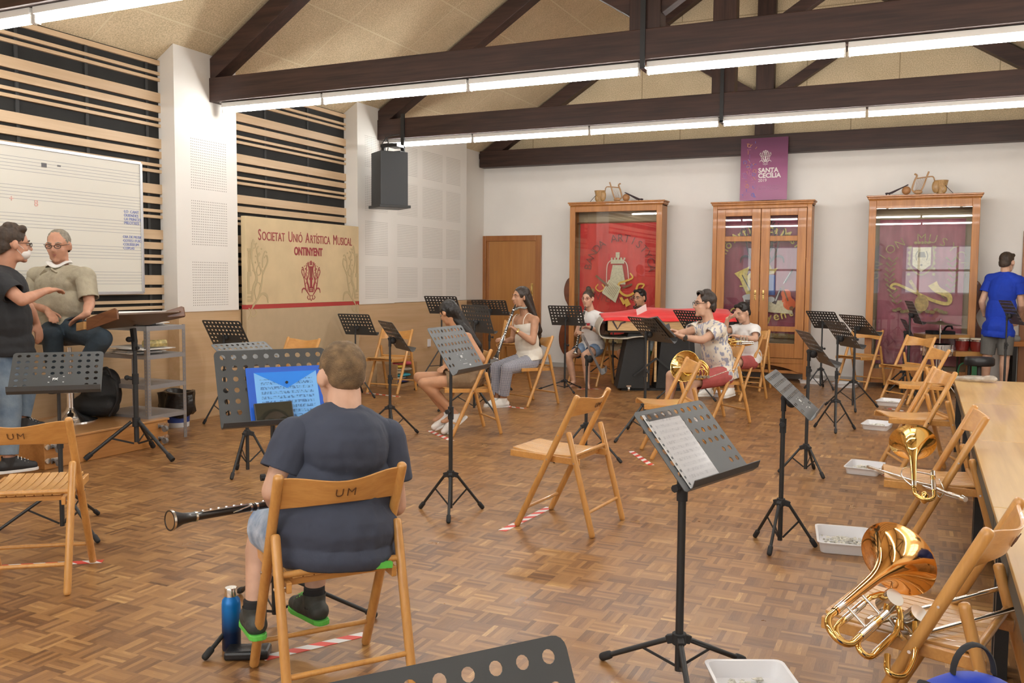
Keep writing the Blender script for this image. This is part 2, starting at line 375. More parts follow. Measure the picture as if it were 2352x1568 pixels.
# dado panels
b = MB(); b.bx(XL-.02, XL+.05, YR, 6.45, 0, 1.06); b.bx(XL-.02, XL+.05, 7.25, 9.42, 0, 1.06); struct(b.build('baseboard_left', DADO))
b = MB(); b.bx(XL, -6.46, 6.43, 7.29, 0, 1.06); b.bx(XL, -6.46, 9.40, 12.36, 0, 1.065); struct(b.build('trim_3', DADO))
b = MB(); b.bx(XL-.01, XL+.02, 12.36, YB, 0, 1.06); b.bx(XL, XL+.06, 12.36, YB, 1.03, 1.06); struct(b.build('trim_4', wood('brown_panel', (.3, .2, .12), (.22, .14, .08), .5, 1, .4, 0)))
# pilasters
pm = perf_mat('perforated_white', (.82, .795, .75), 0, [(6.602, 20)], [(2.244, 20), (1.699, 18), (1.11, 18)])
zt = ZC(-6.45)+.03
struct(MB().bx(XL, -6.45, 6.41, 7.245, 1.06, zt).build('wall_pilaster', pm))
pm2 = perf_mat('perforated_white_wall', (.79, .765, .715), 0, [(9.56, 24), (10.35, 24), (11.02, 26), (11.72, 20)], [(1.13, 19), (1.68, 20), (2.25, 20), (2.8, 18)], .0222)
b = MB(); b.bx(XL, -6.45, 9.40, 10.25, 1.065, zt); b.bx(XL, -6.47, 10.25, 12.36, 1.07, ZC(-6.47)+.03); struct(b.build('wall_pilaster.001', pm2))
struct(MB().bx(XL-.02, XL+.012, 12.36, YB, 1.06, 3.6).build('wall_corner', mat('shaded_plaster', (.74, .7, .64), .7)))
struct(MB().bx(XL, -4.9, YB-.02, YB, 0, .07).bx(-4.85+1.0, XR, YB-.02, YB, 0, .07).build('baseboard_back', mat('grey_skirting', (.5, .48, .45), .5)))
# trusses -----------------------------------------------------------------
def truss(n, Y, zb, ztop, xl, kp=-2.05, strut=3.72, w=.2):
    xr = -4.2-xl
    b = MB(); b.bx(xl, xr, Y, Y+w, zb, ztop); o = b.build('trim_%d' % n, BEAM, bevel=.006)
    struct(o)
    b = MB(); hw = .125; apex = ZC(-2.1)-.03
    b.bx(kp-hw, kp+hw, Y+.02, Y+w-.02, ztop, apex-.1); q = b.build('trim_%d_post' % n, BEAMZ, bevel=.006); struct(q); q.name = 'trim_%d' % (n+40)
    b = MB(); th = .19
    for s in (-1, 1):
        x0 = xl+.0 if s < 0 else xr; c0 = V((x0, Y+w/2, ZC(x0)-.02-th/2+(.0))); c1 = V((-2.1, Y+w/2, 6.352-.02-th/2)); d = (c1-c0).normalized()
        b.bar(c0+d*.02, c1, w*.9, th, up=(0, 1, 0)) if False else b.box((c0+c1)/2+V((0, 0, -.03)), ((c1-c0).length, w*.85, th), rot=M((d, V((0, 1, 0)), d.cross(V((0, 1, 0))))).transposed())
    struct(b.build('trim_%d' % (n+60), BEAM, bevel=.005))
    b = MB()
    for s in (-1, 1):
        p0 = V((kp+s*(hw-.03), Y+w/2, strut+.08)); p1 = V((kp+s*2.35, Y+w/2, strut+.08+1.45)); d = (p1-p0).normalized()
        b.box((p0+p1)/2, ((p1-p0).length, .11, .13), rot=M((d, V((0, 1, 0)), d.cross(V((0, 1, 0))))).transposed())
    struct(b.build('trim_%d' % (n+80), BEAM, bevel=.004))
truss(10, 6.87, 3.112, 3.345, -6.49, strut=3.44)
truss(11, 9.85, 3.17, 3.42, -6.47, strut=3.72)
truss(12, 13.1, 3.195, 3.455, -6.62, -2.14, strut=3.9, w=.18)
truss(13, 3.95, 3.10, 3.34, -6.49, strut=3.44)
truss(14, .8, 3.10, 3.34, -6.49, strut=3.44)
truss(15, -2.2, 3.10, 3.34, -6.49, strut=3.44)
for Y, z0 in ((6.87, 3.06), (9.85, 3.12)):
    o = MB().bx(-2.075, -2.035, Y-.012, Y+.0, z0-.01, 4.1).bx(-2.075, -2.035, Y-.012, Y+.2, z0-.02, z0).build('iron_strap', BLACK); tag(o, 'black iron strap down the king post of the %s roof truss' % ('nearer' if Y < 8 else 'farther'), 'strap', 'iron straps on the trusses')
# door --------------------------------------------------------------------
dx0, dx1 = AY(1105, 600, YB).x, AY(1244.5, 600, YB).x; dz = AY(1175, 541, YB).z
b = MB(); b.bx(dx0, dx0+.1, YB-.035, YB, 0, dz); b.bx(dx1-.1, dx1, YB-.035, YB, 0, dz); b.bx(dx0+.1, dx1-.1, YB-.035, YB, dz-.09, dz)
b.bx(dx0+.1, dx0+.16, YB-.015, YB, 0, dz-.09)
struct(b.build('door_1_frame', wood('door_frame', (.36, .14, .035), (.28, .1, .025), .35, 2, .5), bevel=.006)).name = 'trim_30'
dr = MB().bx(dx0+.16, dx1-.1, YB-.018, YB-.001, .01, dz-.09).build('door_1', DOORW, bevel=.003); struct(dr)
hx = dx1-.16
b = MB(); b.box((hx, YB-.02, 1.23), (.035, .008, .2)); b.tube(curve([(hx, YB-.02, 1.31), (hx+.01, YB-.06, 1.3), (hx+.01, YB-.065, 1.2), (hx, YB-.02, 1.16)]), .007); b.build('door_handle', mat('old_brass', (.7, .52, .2), .3, 1), dr, smooth=True)
b = MB(); b.box((hx+.01, YB-.022, .98), (.04, .01, .2)); b.cyl((hx+.01, YB-.02, 1.0), (hx+.01, YB-.06, 1.0), .009); b.rod((hx+.01, YB-.06, 1.0), (hx-.09, YB-.065, 1.0), .009); b.build('lock_lever', MATS['old_brass'], dr, smooth=True)
dx = AY(2343, 700, YB).x
struct(MB().bx(dx, dx+.1, YB-.035, YB, 0, AY(2345, 530, YB).z).bx(dx+.1, dx+1.0, YB-.035, YB, AY(2345, 530, YB).z-.09, AY(2345, 530, YB).z).bx(dx+.9, dx+1.0, YB-.035, YB, 0, 2.05).build('trim_31', MATS['door_frame'], bevel=.006))
struct(MB().bx(dx+.1, dx+.9, YB-.018, YB-.001, .01, 1.98).build('door_2', DOORW))
# fluorescent lights --------------------------------------------------------
tubem = mat('fluorescent_tube', (1, 1, 1), .5, emis=((1., .985, .95), TUBE)); fit = mat('fitting_white', (.82, .8, .76), .4)
first = None
def lightrow(Y, zb, xs, tags):
    global first
    for (x0, x1), lb in zip(xs, tags):
        L = x1-x0
        t = thing('fluorescent_light', lb, 'ceiling light', ((x0+x1)/2, Y, zb), 0, 'fluorescent tubes under the roof beams')
        MB().bx(-L/2+.005, L/2-.005, -.035, .035, -.045, 0).build('fitting', fit, t, bevel=.004)
        b = MB(); b.cyl((-L/2+.012, 0, -.075), (L/2-.012, 0, -.075), .021, n=10); b.build('tube', tubem, t, smooth=True)
        MB().bx(-L/2+.002, -L/2+.014, -.02, .02, -.1, -.03).build('end_cap', fit, t); MB().bx(L/2-.014, L/2-.002, -.02, .02, -.1, -.03).build('end_cap', fit, t)
def segs(pxs, Y, z): return [(AY(a, p, Y).x, AY(c, q, Y).x) for a, p, c, q in pxs]
w1 = segs([(513, 245, 742, 224), (744, 224, 1076, 190), (1079, 190, 1470, 155), (1486, 153, 1944, 112)], 6.95, 3.0)
l = w1[1][1]-w1[1][0]
xx = w1[3][1]+.01; w1 += [(xx, xx+1.5), (xx+1.51, xx+2.4)]
lightrow(6.95, 3.105, w1, ['fluorescent tube under the nearer big beam, leftmost by the white pilaster', 'fluorescent tube under the nearer big beam, second from the left', 'fluorescent tube under the nearer big beam, just left of the iron strap', 'fluorescent tube under the nearer big beam, just right of the iron strap', 'fluorescent tube under the nearer big beam, cut by the right edge', 'fluorescent tube under the nearer big beam, beyond the right edge'])
w2 = segs([(896, 330, 1086, 316), (1088, 316, 1354, 296), (1356, 296, 1652, 278), (1662, 276, 1990, 260), (1993, 260, 2352, 236)], 9.93, 3.1)
xx = w2[4][1]+.01; w2[4] = (w2[4][0], w2[4][0]+1.5); w2.append((w2[4][1]+.01, w2[4][1]+.9))
lightrow(9.93, 3.17, w2, ['fluorescent tube under the farther beam, leftmost above the loudspeaker', 'fluorescent tube under the farther beam, second from the left', 'fluorescent tube under the farther beam, just left of the iron strap', 'fluorescent tube under the farther beam, just right of the iron strap', 'fluorescent tube under the farther beam, rightmost in view', 'fluorescent tube under the farther beam, beyond the right edge'])
w0 = [(-6.1+i*1.42, -6.1+i*1.42+1.4) for i in range(6)]
xa = AY(83, 0, 4.03).x
w0 = [(xa-.02-1.45, xa-.02), (xa, xa+1.45)]+[(xa+1.47*i, xa+1.47*i+1.45) for i in range(1, 5)]
lightrow(4.03, 3.10, w0, ['fluorescent tube at the top left corner, the left one of two', 'fluorescent tube at the top left corner, the right one of two']+['fluorescent tube under the beam above the photographer']*4)
for Y in (.88, -2.1): lightrow(Y, 3.10, [(-6.0+1.47*i, -6.0+1.47*i+1.45) for i in range(5)], ['fluorescent tube under a beam behind the photographer']*5)
# whiteboard with music staves -------------------------------------------------
t = thing('whiteboard', 'white board ruled with music staves behind the two men', 'whiteboard', (XL+.05, 4.6, 1.84))
WX = .02; y0, y1, z0, z1 = -1.5, 1.52, -.592, .592
MB().bx(0, WX, y0, y1, z0, z1).build('board', mat('board_white', (.76, .74, .66), .35, spec=.4), t)
b = MB(); 
for zz in (z0, z1): b.bx(-.005, WX+.008, y0, y1, zz-.014, zz+.014)
for yy in (y0, y1): b.bx(-.005, WX+.008, yy-.014, yy+.014, z0, z1)
b.build('frame', mat('alu', (.6, .61, .63), .35, .8), t, bevel=.003)
b = MB()
for g in (2.339, 2.115, 1.894, 1.661, 1.436):
    for i in range(5): b.bx(WX, WX+.0012, y0+.03, y1-.01, g-1.84-.0265*i-.0015, g-1.84-.0265*i+.0015)
b.build('stave_lines', mat('stave_grey', (.35, .35, .38), .5), t)
q1 = AX(283, 488, -6.58); q2 = AX(281, 546, -6.58)
tm = mat('blue_marker', (.25, .3, .6), .5); ym = plane_mtx((WX+.002, 1.16, 2.0-1.84), (0, 1, 0), (0, 0, 1))
for i, s in enumerate(['·LO  CANT', '·DUENDES', '·LA PRINCESA', '·MILOTXES']): text_mesh(s, .036, tm, 'handwriting', t, plane_mtx((WX+.002, q1.y-4.6, q1.z-1.84-.034*i), (0, 1, 0), (0, 0, 1)))
for i, s in enumerate(['·DIA DE MUSICA', '·GOTES I FUKS', '·COLISSEUM', '·COPLAS']): text_mesh(s, .034, tm, 'handwriting', t, plane_mtx((WX+.002, q2.y-4.6, q2.z-1.84-.034*i), (0, 1, 0), (0, 0, 1)))
rm = mat('faint_red_marker', (.75, .45, .4), .5)
for s, yy, zz in (('8', -.02, 1.99), ('+', .2, 1.98), ('8', .42, 1.96), ('++', -.12, 1.86)): text_mesh(s, .075, rm, 'handwriting', t, plane_mtx((WX+.002, yy, zz-1.84), (0, 1, 0), (0, 0, 1)))
b = MB(); b.box((WX+.003, .52, 2.30-1.84), (.004, .045, .035)); b.box((WX+.003, .66, 2.31-1.84), (.004, .03, .012)); b.build('sticker', mat('dark_sticker', (.12, .12, .13), .5), t)
# crest drawn with strokes -------------------------------------------------------
def crest(mb, mx, s=1., half=0, rich=True, z=0.):
    """lyre crest: unit box about 1 wide, 1.35 high, centred"""
    ok = lambda pts: [(x*s, y*s) for x, y in pts]
    sides = (-1, 1) if not half else (half,)
    for d in sides:
        S = lambda pts, wd: stroke(mb, ok([(d*x, y) for x, y in pts]), [q*s for q in (wd if isinstance(wd, (list, tuple)) else [wd, wd])], mx, z=z)
        S([(.1, -.38), (.13, -.2), (.2, -.05), (.14, .12), (.1, .3), (.13, .5), (.16, .55)], [.05, .03, .05])
        S([(.12, -.25), (.22, -.12), (.21, .02), (.12, .08)], .02)
        S([(.13, .42), (.19, .44), (.18, .5), (.13, .48)], .02)
        S([(.07, -.55), (.2, -.42), (.33, -.3), (.45, -.33), (.48, -.45)], [.02, .03, .05, .02])
        S([(.1, -.5), (.25, -.35), (.33, -.12), (.36, .05)], [.02, .04, .02])
        S([(.2, -.4), (.16, -.25), (.22, -.12), (.3, -.15), (.28, -.22)], .02)
        S([(.36, .05), (.28, .15), (.24, .28), (.3, .35)], [.03, .03, .04])
        S([(.36, .02), (.42, .12), (.48, .22), (.46, .32), (.4, .28)], [.03, .03, .02])
        S([(.3, .2), (.22, .1), (.24, 0), (.31, .03), (.3, .1)], .02)
        S([(.36, .12), (.36, .25), (.42, .38), (.47, .36)], .025)
        S([(.27, .3), (.22, .4), (.27, .46)], [.04, .02])
        S([(.05, -.62), (.12, -.66), (.2, -.6), (.16, -.54)], .022)
        S([(.0, -.7), (.07, -.6), (.02, -.52)], .02)
        if rich:
            for q in ((.34, .42), (.2, .3), (.19, .2), (.22, .5)): disc(mb, (d*q[0]*s, q[1]*s), .016*s, mx, z=z, n=8)
    g = [-1, 1] if not half else [half]
    X = lambda a, b_: (a if not half or half < 0 else 0, b_ if not half or half > 0 else 0)
    def bar(x0, x1, y0, y1): 
        x0, x1 = X(x0, x1); flat(mb, ok([(x0, y0), (x1, y0), (x1, y1), (x0, y1)]), mx, z=z)
    bar(-.14, .14, .38, .42); bar(-.09, .09, -.02, .05); bar(-.05, .05, -.25, -.02); bar(-.08, .08, -.3, -.25); bar(-.12, .12, -.42, -.38); bar(-.1, .1, -.36, -.33)
    for i in range(-3, 4):
        if not half or i*half > 0: stroke(mb, ok([(i*.022, .05), (i*.022, .38)]), [.008*s]*2, mx, k=1, z=z)
    if not half:
        for i in range(5): a = pi/2+2*pi*i/5; disc(mb, (.05*s*cos(a), (.53+.05*sin(a))*s), .03*s, mx, z=z, n=8)
# society banner leaning at the left wall ------------------------------------------
t = thing('banner_panel', 'tall beige panel with red band reading SOCIETAT UNIÓ ARTÍSTICA MUSICAL ONTINYENT', 'banner', (-6.38, 8.3, 0))
bm_ = mat('banner_beige', (.66, .52, .31), .55, noise=.1, nscale=3)
MB().bx(-.06, 0, -1.02, 1.02, 1.11, 2.03).build('panel', bm_, t, bevel=.004)
MB().bx(-.06, 0, -1.02, 1.02, .02, 1.065).build('lower_panel', mat('banner_tan', (.5, .39, .25), .6, noise=.05), t, bevel=.004)
MB().bx(-.061, .001, -1.02, 1.02, 1.065, 1.11).build('red_band', mat('banner_red', (.42, .05, .045), .5), t)
red = mat('print_red', (.33, .05, .06), .5); tan = mat('print_tan', (.5, .4, .23), .6)
def smallcaps(s, x, z, size, parent, xs=.66):
    for ch_w in s.split(' '):
        a = text_mesh(ch_w[0], size, red, 'lettering', parent, plane_mtx((.002, x, z), (0, 1, 0), (0, 0, 1)), xs=xs); wa = max(v.co.y for v in a.data.vertices)-x
        b_ = text_mesh(ch_w[1:], size*.8, red, 'lettering', parent, plane_mtx((.002, x+wa+.01, z), (0, 1, 0), (0, 0, 1)), xs=xs); x = max(v.co.y for v in b_.data.vertices)+.055
smallcaps('SOCIETAT UNIÓ ARTÍSTICA MUSICAL', -.83, 1.79, .165, t, .69)
text_mesh('ONTINYENT', .125, red, 'lettering', t, plane_mtx((.002, .02, 1.65), (0, 1, 0), (0, 0, 1)), align='CENTER', bold=.004, xs=.72)
b = MB(); crest(b, plane_mtx((.001, .06, 1.38), (0, 1, 0), (0, 0, 1)), .35); b.build('crest', red, t)
b = MB(); crest(b, plane_mtx((.001, -1.0, 1.42), (0, 1, 0), (0, 0, 1)), .66, 1); b.build('side_ornament', tan, t)
b = MB(); crest(b, plane_mtx((.001, 1.0, 1.42), (0, 1, 0), (0, 0, 1)), .66, -1); b.build('side_ornament', tan, t)
# loudspeaker hung from the second truss ----------------------------------------------
t = thing('loudspeaker', 'black loudspeaker hanging from the beam end above the left wall', 'speaker', (-6.09, 9.55, 2.62))
rz = M.Rotation(R_(-36), 3, 'Z')
b = MB(); b.box((0, .02, 0), (.33, .36, .66), rot=rz); b.build('cabinet', mat('speaker_black', (.03, .033, .036), .45, bump=.1, bscale=200), t, bevel=.008)
b = MB(); b.box((0, .02, -.34), (.39, .41, .035), rot=rz); b.build('bottom_plate', BLACK, t, bevel=.004)
b = MB(); b.bx(-.12, -.08, .02, .06, .33, .42); b.bx(-.12, .12, .0, .04, .4, .44); b.bx(.0, .05, .28, .305, .33, .85); b.bx(-.1, .05, .03, .305, .42, .45); b.bx(-.02, .07, .16, .3, .34, .37); b.build('hanging_bracket', BLACK, t)
b = MB(); b.tube(curve([(-.14, .1, .33), (-.16, .1, .45), (-.1, .15, .55), (.02, .22, .58)]), .006); b.tube(curve([(-.1, .12, .33), (-.08, .12, .46), (-.16, .18, .56)]), .006); b.build('cable', RUB, t)
# wall socket and pile of cloths on a little crate
p = AX(975, 0, -6.455)
pk = AX(985, 787, -6.455)
o = MB().box((-6.45, pk.y, pk.z), (.015, .08, .11)).build('wall_socket', PLAST, bevel=.004); tag(o, 'white double socket on the light wood panelling', 'socket')
# ================================================================ FOLDING CHAIRS
def long_y(z): return .242-.377*z/.771
def short_y(z): return -.233+.159*z/.567
def backboard(mb):
    n = 18; rows = []
    for i in range(n+1):
        u = -1+2*i/n; x = .197*u; dy = -.05*(cos(u*pi/2)**1.6); top = .757-.012*cos(u*pi*1.0)*.8-.008; bot = .652+.006*cos(u*pi)
        r = []
        for z, o_ in ((bot, 0), (top, 0), (top, -.011), (bot, -.011)): r.append(mb.bm.verts.new((x, long_y(z)+dy+o_+.004, z)))
        rows.append(r)
    for a, b_ in zip(rows, rows[1:]): mb.skin(a, b_)
    mb.cap(rows[0], True); mb.cap(rows[-1])
def make_chair(label, group):
    t = thing('folding_chair', label, 'chair', (0, 0, 0), 0, group)
    for s in (-1, 1):
        b = MB(); b.rod((s*.211, long_y(0), .0), (s*.211, long_y(.771), .771), .0175, 12); b.build('front_leg', CHAIRW, t, smooth=True)
        b = MB(); b.rod((s*.211, short_y(0), .0), (s*.211, short_y(.567)-.006, .567), .0165, 12); b.build('rear_leg', CHAIRW, t, smooth=True)
    b = MB(); backboard(b); b.build('backrest', CHAIRB, t, smooth=True, bevel=.003, angle=35)
    b = MB()
    for i in range(9):
        x0 = -.165+i*.0372; ys = [-.115+.41*j/6 for j in range(7)]; rows = []
        for y in ys:
            z = .424+.016*((y-.08)/.2)**2*(1 if y > .08 else .6); rows.append([b.bm.verts.new(q) for q in ((x0, y, z-.011), (x0+.0335, y, z-.011), (x0+.0335, y, z), (x0, y, z))])
        for a, c in zip(rows, rows[1:]): b.skin(a, c)
        b.cap(rows[0], True); b.cap(rows[-1])
    b.build('seat', CHAIRS, t, bevel=.002)
    b = MB()
    for s in (-1, 1): b.bar((s*.181, -.135, .398), (s*.181, .298, .412), .018, .036)
    b.bx(-.172, .172, .19, .215, .392, .414); b.bx(-.172, .172, -.09, -.065, .392, .414); b.build('seat_rail', CHAIRB, t, bevel=.003)
    b = MB(); b.cyl((-.2, long_y(.11), .11), (.2, long_y(.11), .11), .0095); b.build('front_rung', CHAIRW, t, smooth=True)
    b = MB(); b.cyl((-.2, short_y(.13), .13), (.2, short_y(.13), .13), .0095); b.build('rear_rung', CHAIRW, t, smooth=True)
    b = MB(); b.cyl((-.2, short_y(.437), .437), (.2, short_y(.437), .437), .0115); b.build('seat_rung', CHAIRW, t, smooth=True)
    b = MB()
    for s in (-1, 1):
        y = long_y(.405); b.cyl((s*.19, y, .405), (s*.2305, y, .405), .005, n=8); b.cyl((s*.19, short_y(.4), .398), (s*.229, short_y(.4), .398), .005, n=8); b.cyl((s*.2, -.024, .545), (s*.2295, -.024, .545), .004, n=8)
    b.build('bolt', CHROME, t)
    return t
CH = [
('C2', -1.829, 2.494, 53.9, 'wooden folding chair the boy in the navy T-shirt sits on', 'occupied folding chairs'),
('C1', -3.678, 2.733, 37.2, 'empty wooden folding chair cut by the left edge in the foreground', None),
('C3', -1.801, 4.751, 85., 'empty wooden folding chair alone in the middle of the floor', None),
('C4', -1.769, 7.020, 117.2, 'empty wooden folding chair in front of the French horn player', None),
('C5', -1.826, 8.898, 137.1, 'wooden folding chair the French horn player in floral shirt sits on', 'occupied folding chairs'),
('C6', -1.954, 10.758, 148.9, 'wooden folding chair the boy in the white T-shirt sits on', 'occupied folding chairs'),
('C6b', -2.02, 11.75, 172., 'wooden folding chair right behind the chair of the boy in white T-shirt', None),
('C7', -3.990, 9.197, 155.6, 'wooden folding chair the clarinet player in gingham trousers sits on', 'occupied folding chairs'),
('C8', -3.743, 7.213, 138.1, 'wooden folding chair the long-haired girl in a brown skirt sits on', 'occupied folding chairs'),
('C9', -4.009, 11.267, 170.6, 'wooden folding chair the girl with a hair bun sits on', 'occupied folding chairs'),
('C10', -5.928, 9.364, 181.6, 'empty wooden folding chair at the left wall before the pile of cloths', None),
('C11', -5.9, 7.46, 176., 'empty folding chair before the beige banner, only its backrest in view', None),
('C12', -5.60, 12.3, 184., 'empty folding chair standing against the brown door', None),
('R6', -.716, 12.55, 151.5, 'empty folding chair against the white wall, left of the right-hand cabinet', None),
('R5', -.105, 11.383, 134., 'empty folding chair in the right-hand row, farthest from the camera', None),
('R4', .038, 9.427, 109.4, 'empty folding chair in the right-hand row, second from the far end', None),
('R3', .031, 7.134, 108.1, 'empty folding chair in the right-hand row, just beyond the smaller trombone', None),
('R2', .140, 4.910, 93.5, 'folding chair with the smaller plain trombone lying on its seat', None),
('R1', .098, 2.793, 75.4, 'folding chair in the bottom right corner with a valved trombone on it', None),
]
CP = {}
for i, (k, x, y, a, lb, g) in enumerate(CH):
    grp = g or 'empty folding chairs'
    if i == 0: c = make_chair(lb, grp); c.location = (x, y, 0); c.rotation_euler.z = R_(a); c0 = c
    else: c = dup(c0, (x, y, 0), R_(a), lb, grp)
    CP[k] = c
dk = mat('burnt_mark', (.12, .05, .02), .6)
um = text_mesh('UM', .046, dk, 'marking', CP['C2'], plane_mtx((-.035, -.1515, .684), (1, 0, 0), (0, -.44, .9)), bold=-.001, spacing=1.3)
for k in ('C1', 'C3', 'R1'):
    q = um.copy(); COL.objects.link(q); q.parent = CP[k]
# ================================================================ MUSIC STANDS
DW, DH = .445, .305
def desk_mesh():
    bm = bmesh.new(); edges = []
    def loop(pts):
        vs = [bm.verts.new((x, 0, z)) for x, z in pts]
        for i in range(len(vs)): edges.append(bm.edges.new((vs[i], vs[(i+1) % len(vs)])))
    W, H = DW/2, DH/2; r = .02; o = [(-W, -H), (W, -H)]
    o += [(W-r+r*cos(a), H-r+r*sin(a)) for a in [pi/2*i/4 for i in range(5)]]+[(-W+r-r*sin(a), H-r+r*cos(a)) for a in [pi/2*i/4 for i in range(5)]]
    loop(o)
    for c in range(10):
        for rr in range(6):
            if rr >= 4 and 2 <= c <= 7: continue
            x = -W+.032+c*(DW-.064)/9; z = H-.027-rr*.0445
            loop([(x+.0105*cos(2*pi*i/12), z+.0105*sin(2*pi*i/12)) for i in range(12)])
    bmesh.ops.triangle_fill(bm, use_beauty=True, edges=edges)
    g = bmesh.ops.extrude_face_region(bm, geom=bm.faces[:]); vs = [v for v in g['geom'] if isinstance(v, bmesh.types.BMVert)]
    bmesh.ops.translate(bm, verts=vs, vec=(0, -.0022, 0)); bmesh.ops.recalc_face_normals(bm, faces=bm.faces)
    me = bpy.data.meshes.new('desk'); bm.to_mesh(me); bm.free(); me.materials.append(DESK); return me
DESKME = desk_mesh()
def lip_mesh():
    b = MB(); W, H = DW/2, DH/2; prof = [(0, -H), (.006, -H-.006), (.03, -H-.007), (.052, -H+.006)]
    rows = []
    for y, z in prof: rows.append([b.bm.verts.new(q) for q in ((-W, y, z), (W, y, z), (W, y-.0, z-.0024), (-W, y, z-.0024))])
    for a, c in zip(rows, rows[1:]): b.skin(a, c)
    b.cap(rows[0], True); b.cap(rows[-1]); bmesh.ops.recalc_face_normals(b.bm, faces=b.bm.faces)
    me = bpy.data.meshes.new('lip'); b.bm.to_mesh(me); me.materials.append(DESK); return me
LIPME = lip_mesh()
STAND = {}
def desk_matrix(q):
    """local desk space: x = to the player's right, y = towards the player (face), z = up the desk"""
    x, y, a, t, zc = q; n = V((cos(R_(a)), sin(R_(a)), 0)); tt = R_(t); r = (-n).cross(V((0, 0, 1))); up = -n*sin(tt)+V((0, 0, cos(tt))); f = r.cross(up)*-1
    f = up.cross(r)*1
    if f.dot(n) < 0: f = -f
    m = M((r, f, up)).transposed().to_4x4(); m.translation = V((0, 0, zc))+n*.04; return m
def stand(key, q, label, foot=None, hub=.27, rad=.3, ang=None, front=False, fat=1., marks=False):
    x, y, a, t, zc = q
    T = thing('music_stand', label, 'music stand', (x, y, 0), 0, 'black music stands')
    base = V((x, y, 0))
    if foot: d = G(*foot)-base; d.z = 0; ang = math.atan2(d.y, d.x); rad = min(max(d.length, .2), .42)
    if ang is None: ang = .7
    mx = desk_matrix(q); n = V((cos(R_(a)), sin(R_(a)), 0))
    dk_ = bpy.data.objects.new('desk', DESKME); COL.objects.link(dk_); dk_.parent = T; dk_.matrix_local = mx
    lp = bpy.data.objects.new('ledge', LIPME); COL.objects.link(lp); lp.parent = T; lp.matrix_local = mx
    ztop = zc-.045
    col = max(hub+.18, zc-(.17 if key in ('S17', 'S18', 'S19', 'S22') else .38))
    b = MB(); b.cyl((0, 0, .035), (0, 0, col), .0125*fat, n=12); b.build('lower_pole', BLACK, T, smooth=True)
    b = MB(); b.cyl((0, 0, col-.02), (0, 0, ztop-.02), .0095*fat, n=12); b.build('upper_pole', BLACK, T, smooth=True)
    sd = V((-n.y, n.x, 0))
    b = MB(); b.cyl((0, 0, col-.04), (0, 0, col+.035), .017*fat, n=12); b.cyl((0, 0, col+.01), -sd*.035+V((0, 0, col+.01)), .006); b.build('height_clamp', RUB, T, smooth=True)
    b = MB(); k = -sd*.045+V((0, 0, col+.01)); b.cyl(k+sd*.012, k-sd*.006, .014, n=8); b.build('knob', RUB, T, smooth=True)
    b = MB(); bk = mx @ V((0, -.034, -.03)); b.tube(curve([(0, 0, ztop-.05), (0, 0, ztop), V((0, 0, zc))*.5+bk*.5-n*.02, bk]), [.012]*18+[.02] if False else .0135, n=10); b.ell(bk, (.028, .028, .03)); b.build('tilt_joint', RUB, T, smooth=True)
    b = MB(); b.cyl((0, 0, hub-.02), (0, 0, hub+.02), .022*fat, n=12)
    for i in range(3): d = V((cos(ang+i*2*pi/3), sin(ang+i*2*pi/3), 0)); b.bar(d*.01+V((0, 0, hub)), d*.045+V((0, 0, hub-.012)), .022, .03, up=(0, 0, 1))
    b.build('hub', RUB, T, bevel=.003)
    for i in range(3):
        aa = ang+i*2*pi/3; d = V((cos(aa), sin(aa), 0)); p0 = d*.04+V((0, 0, hub-.01)); p1 = d*(rad-.02)+V((0, 0, .018))
        b = MB(); b.cyl(p0, p1, .0085*fat, n=10); lg = b.build('leg', BLACK, T, smooth=True)
        u = (p1-p0).normalized(); b = MB(); b.rod(p1-u*.035, p1+u*.018, .0135*fat, n=10); b.build('rubber_foot', RUB, lg, smooth=True)
        mid = p0.lerp(p1, .42); b = MB(); b.bar(mid, d*.014+V((0, 0, max(.05, hub-.21))), .003, .010); b.build('brace', BLACK, T)
    if marks:
        wl = mat('print_white', (.8, .8, .8), .5); b = MB()
        m2 = mx @ plane_mtx((0, .003, 0), (1, 0, 0), (0, 0, 1))
        text_mesh('FX', .022, wl, 'printed_mark', T, m2 @ M.Translation((-.018, -.062, 0)), bold=.0008)
        for (px_, pz) in ((-.035, -.035), (.035, -.035), (-.035, -.075), (.035, -.075)): b.box((px_, .001, pz), (.008, .001, .004))
        b.box((0, .001, -.1), (.06, .001, .0018)); b.box((.055, .001, -.112), (.018, .001, .009)); b.bm.transform(mx); b.build('printed_mark', wl, T)
    STAND[key] = (T, mx); return T
stand('S1', (-4.237, 3.347, 314.7, 49.9, .884), 'music stand with white FX mark at the left, beside the standing man', (227.8, 1181.8), .24, marks=True)
stand('S2', (-2.351, 2.827, 324.9, 22.3, .971), 'music stand in front of the boy in navy, holding the blue folder', (548, 1362), .2)
stand('S3', (-4.325, 4.926, 345., 62., .862), 'music stand with nearly flat desk just behind the blue folder one', (549.7, 1095.4), .3)
stand('S4', (-6.083, 6.62, 94., 33.6, .858), 'music stand seen from behind between the bin and the beige banner', (464.2, 974.2), .3)
stand('S5', (-6.081, 8.803, 90.3, 33.9, .85), 'music stand before the right end of the beige banner', (862.3, 914.5), .3)
stand('S6', (-4.222, 6.634, 49.2, 34.1, .898), 'music stand with white sheets on it, left of the long-haired girl', (908.5, 1019.9), .27)
stand('S7', (-5.575, 9.979, 97.2, 41.2, 1.062), 'music stand behind the long-haired girl, leftmost of three there', (990, 852), .5, rad=.32)
stand('S8', (-4.283, 8.373, 65.7, 18.8, .978), 'music stand facing the gingham trousers clarinettist', (1121.5, 933), .27)
stand('S9', (-4.939, 10.069, 102.7, 50., 1.038), 'music stand in front of the brown door', None, .3, ang=.3)
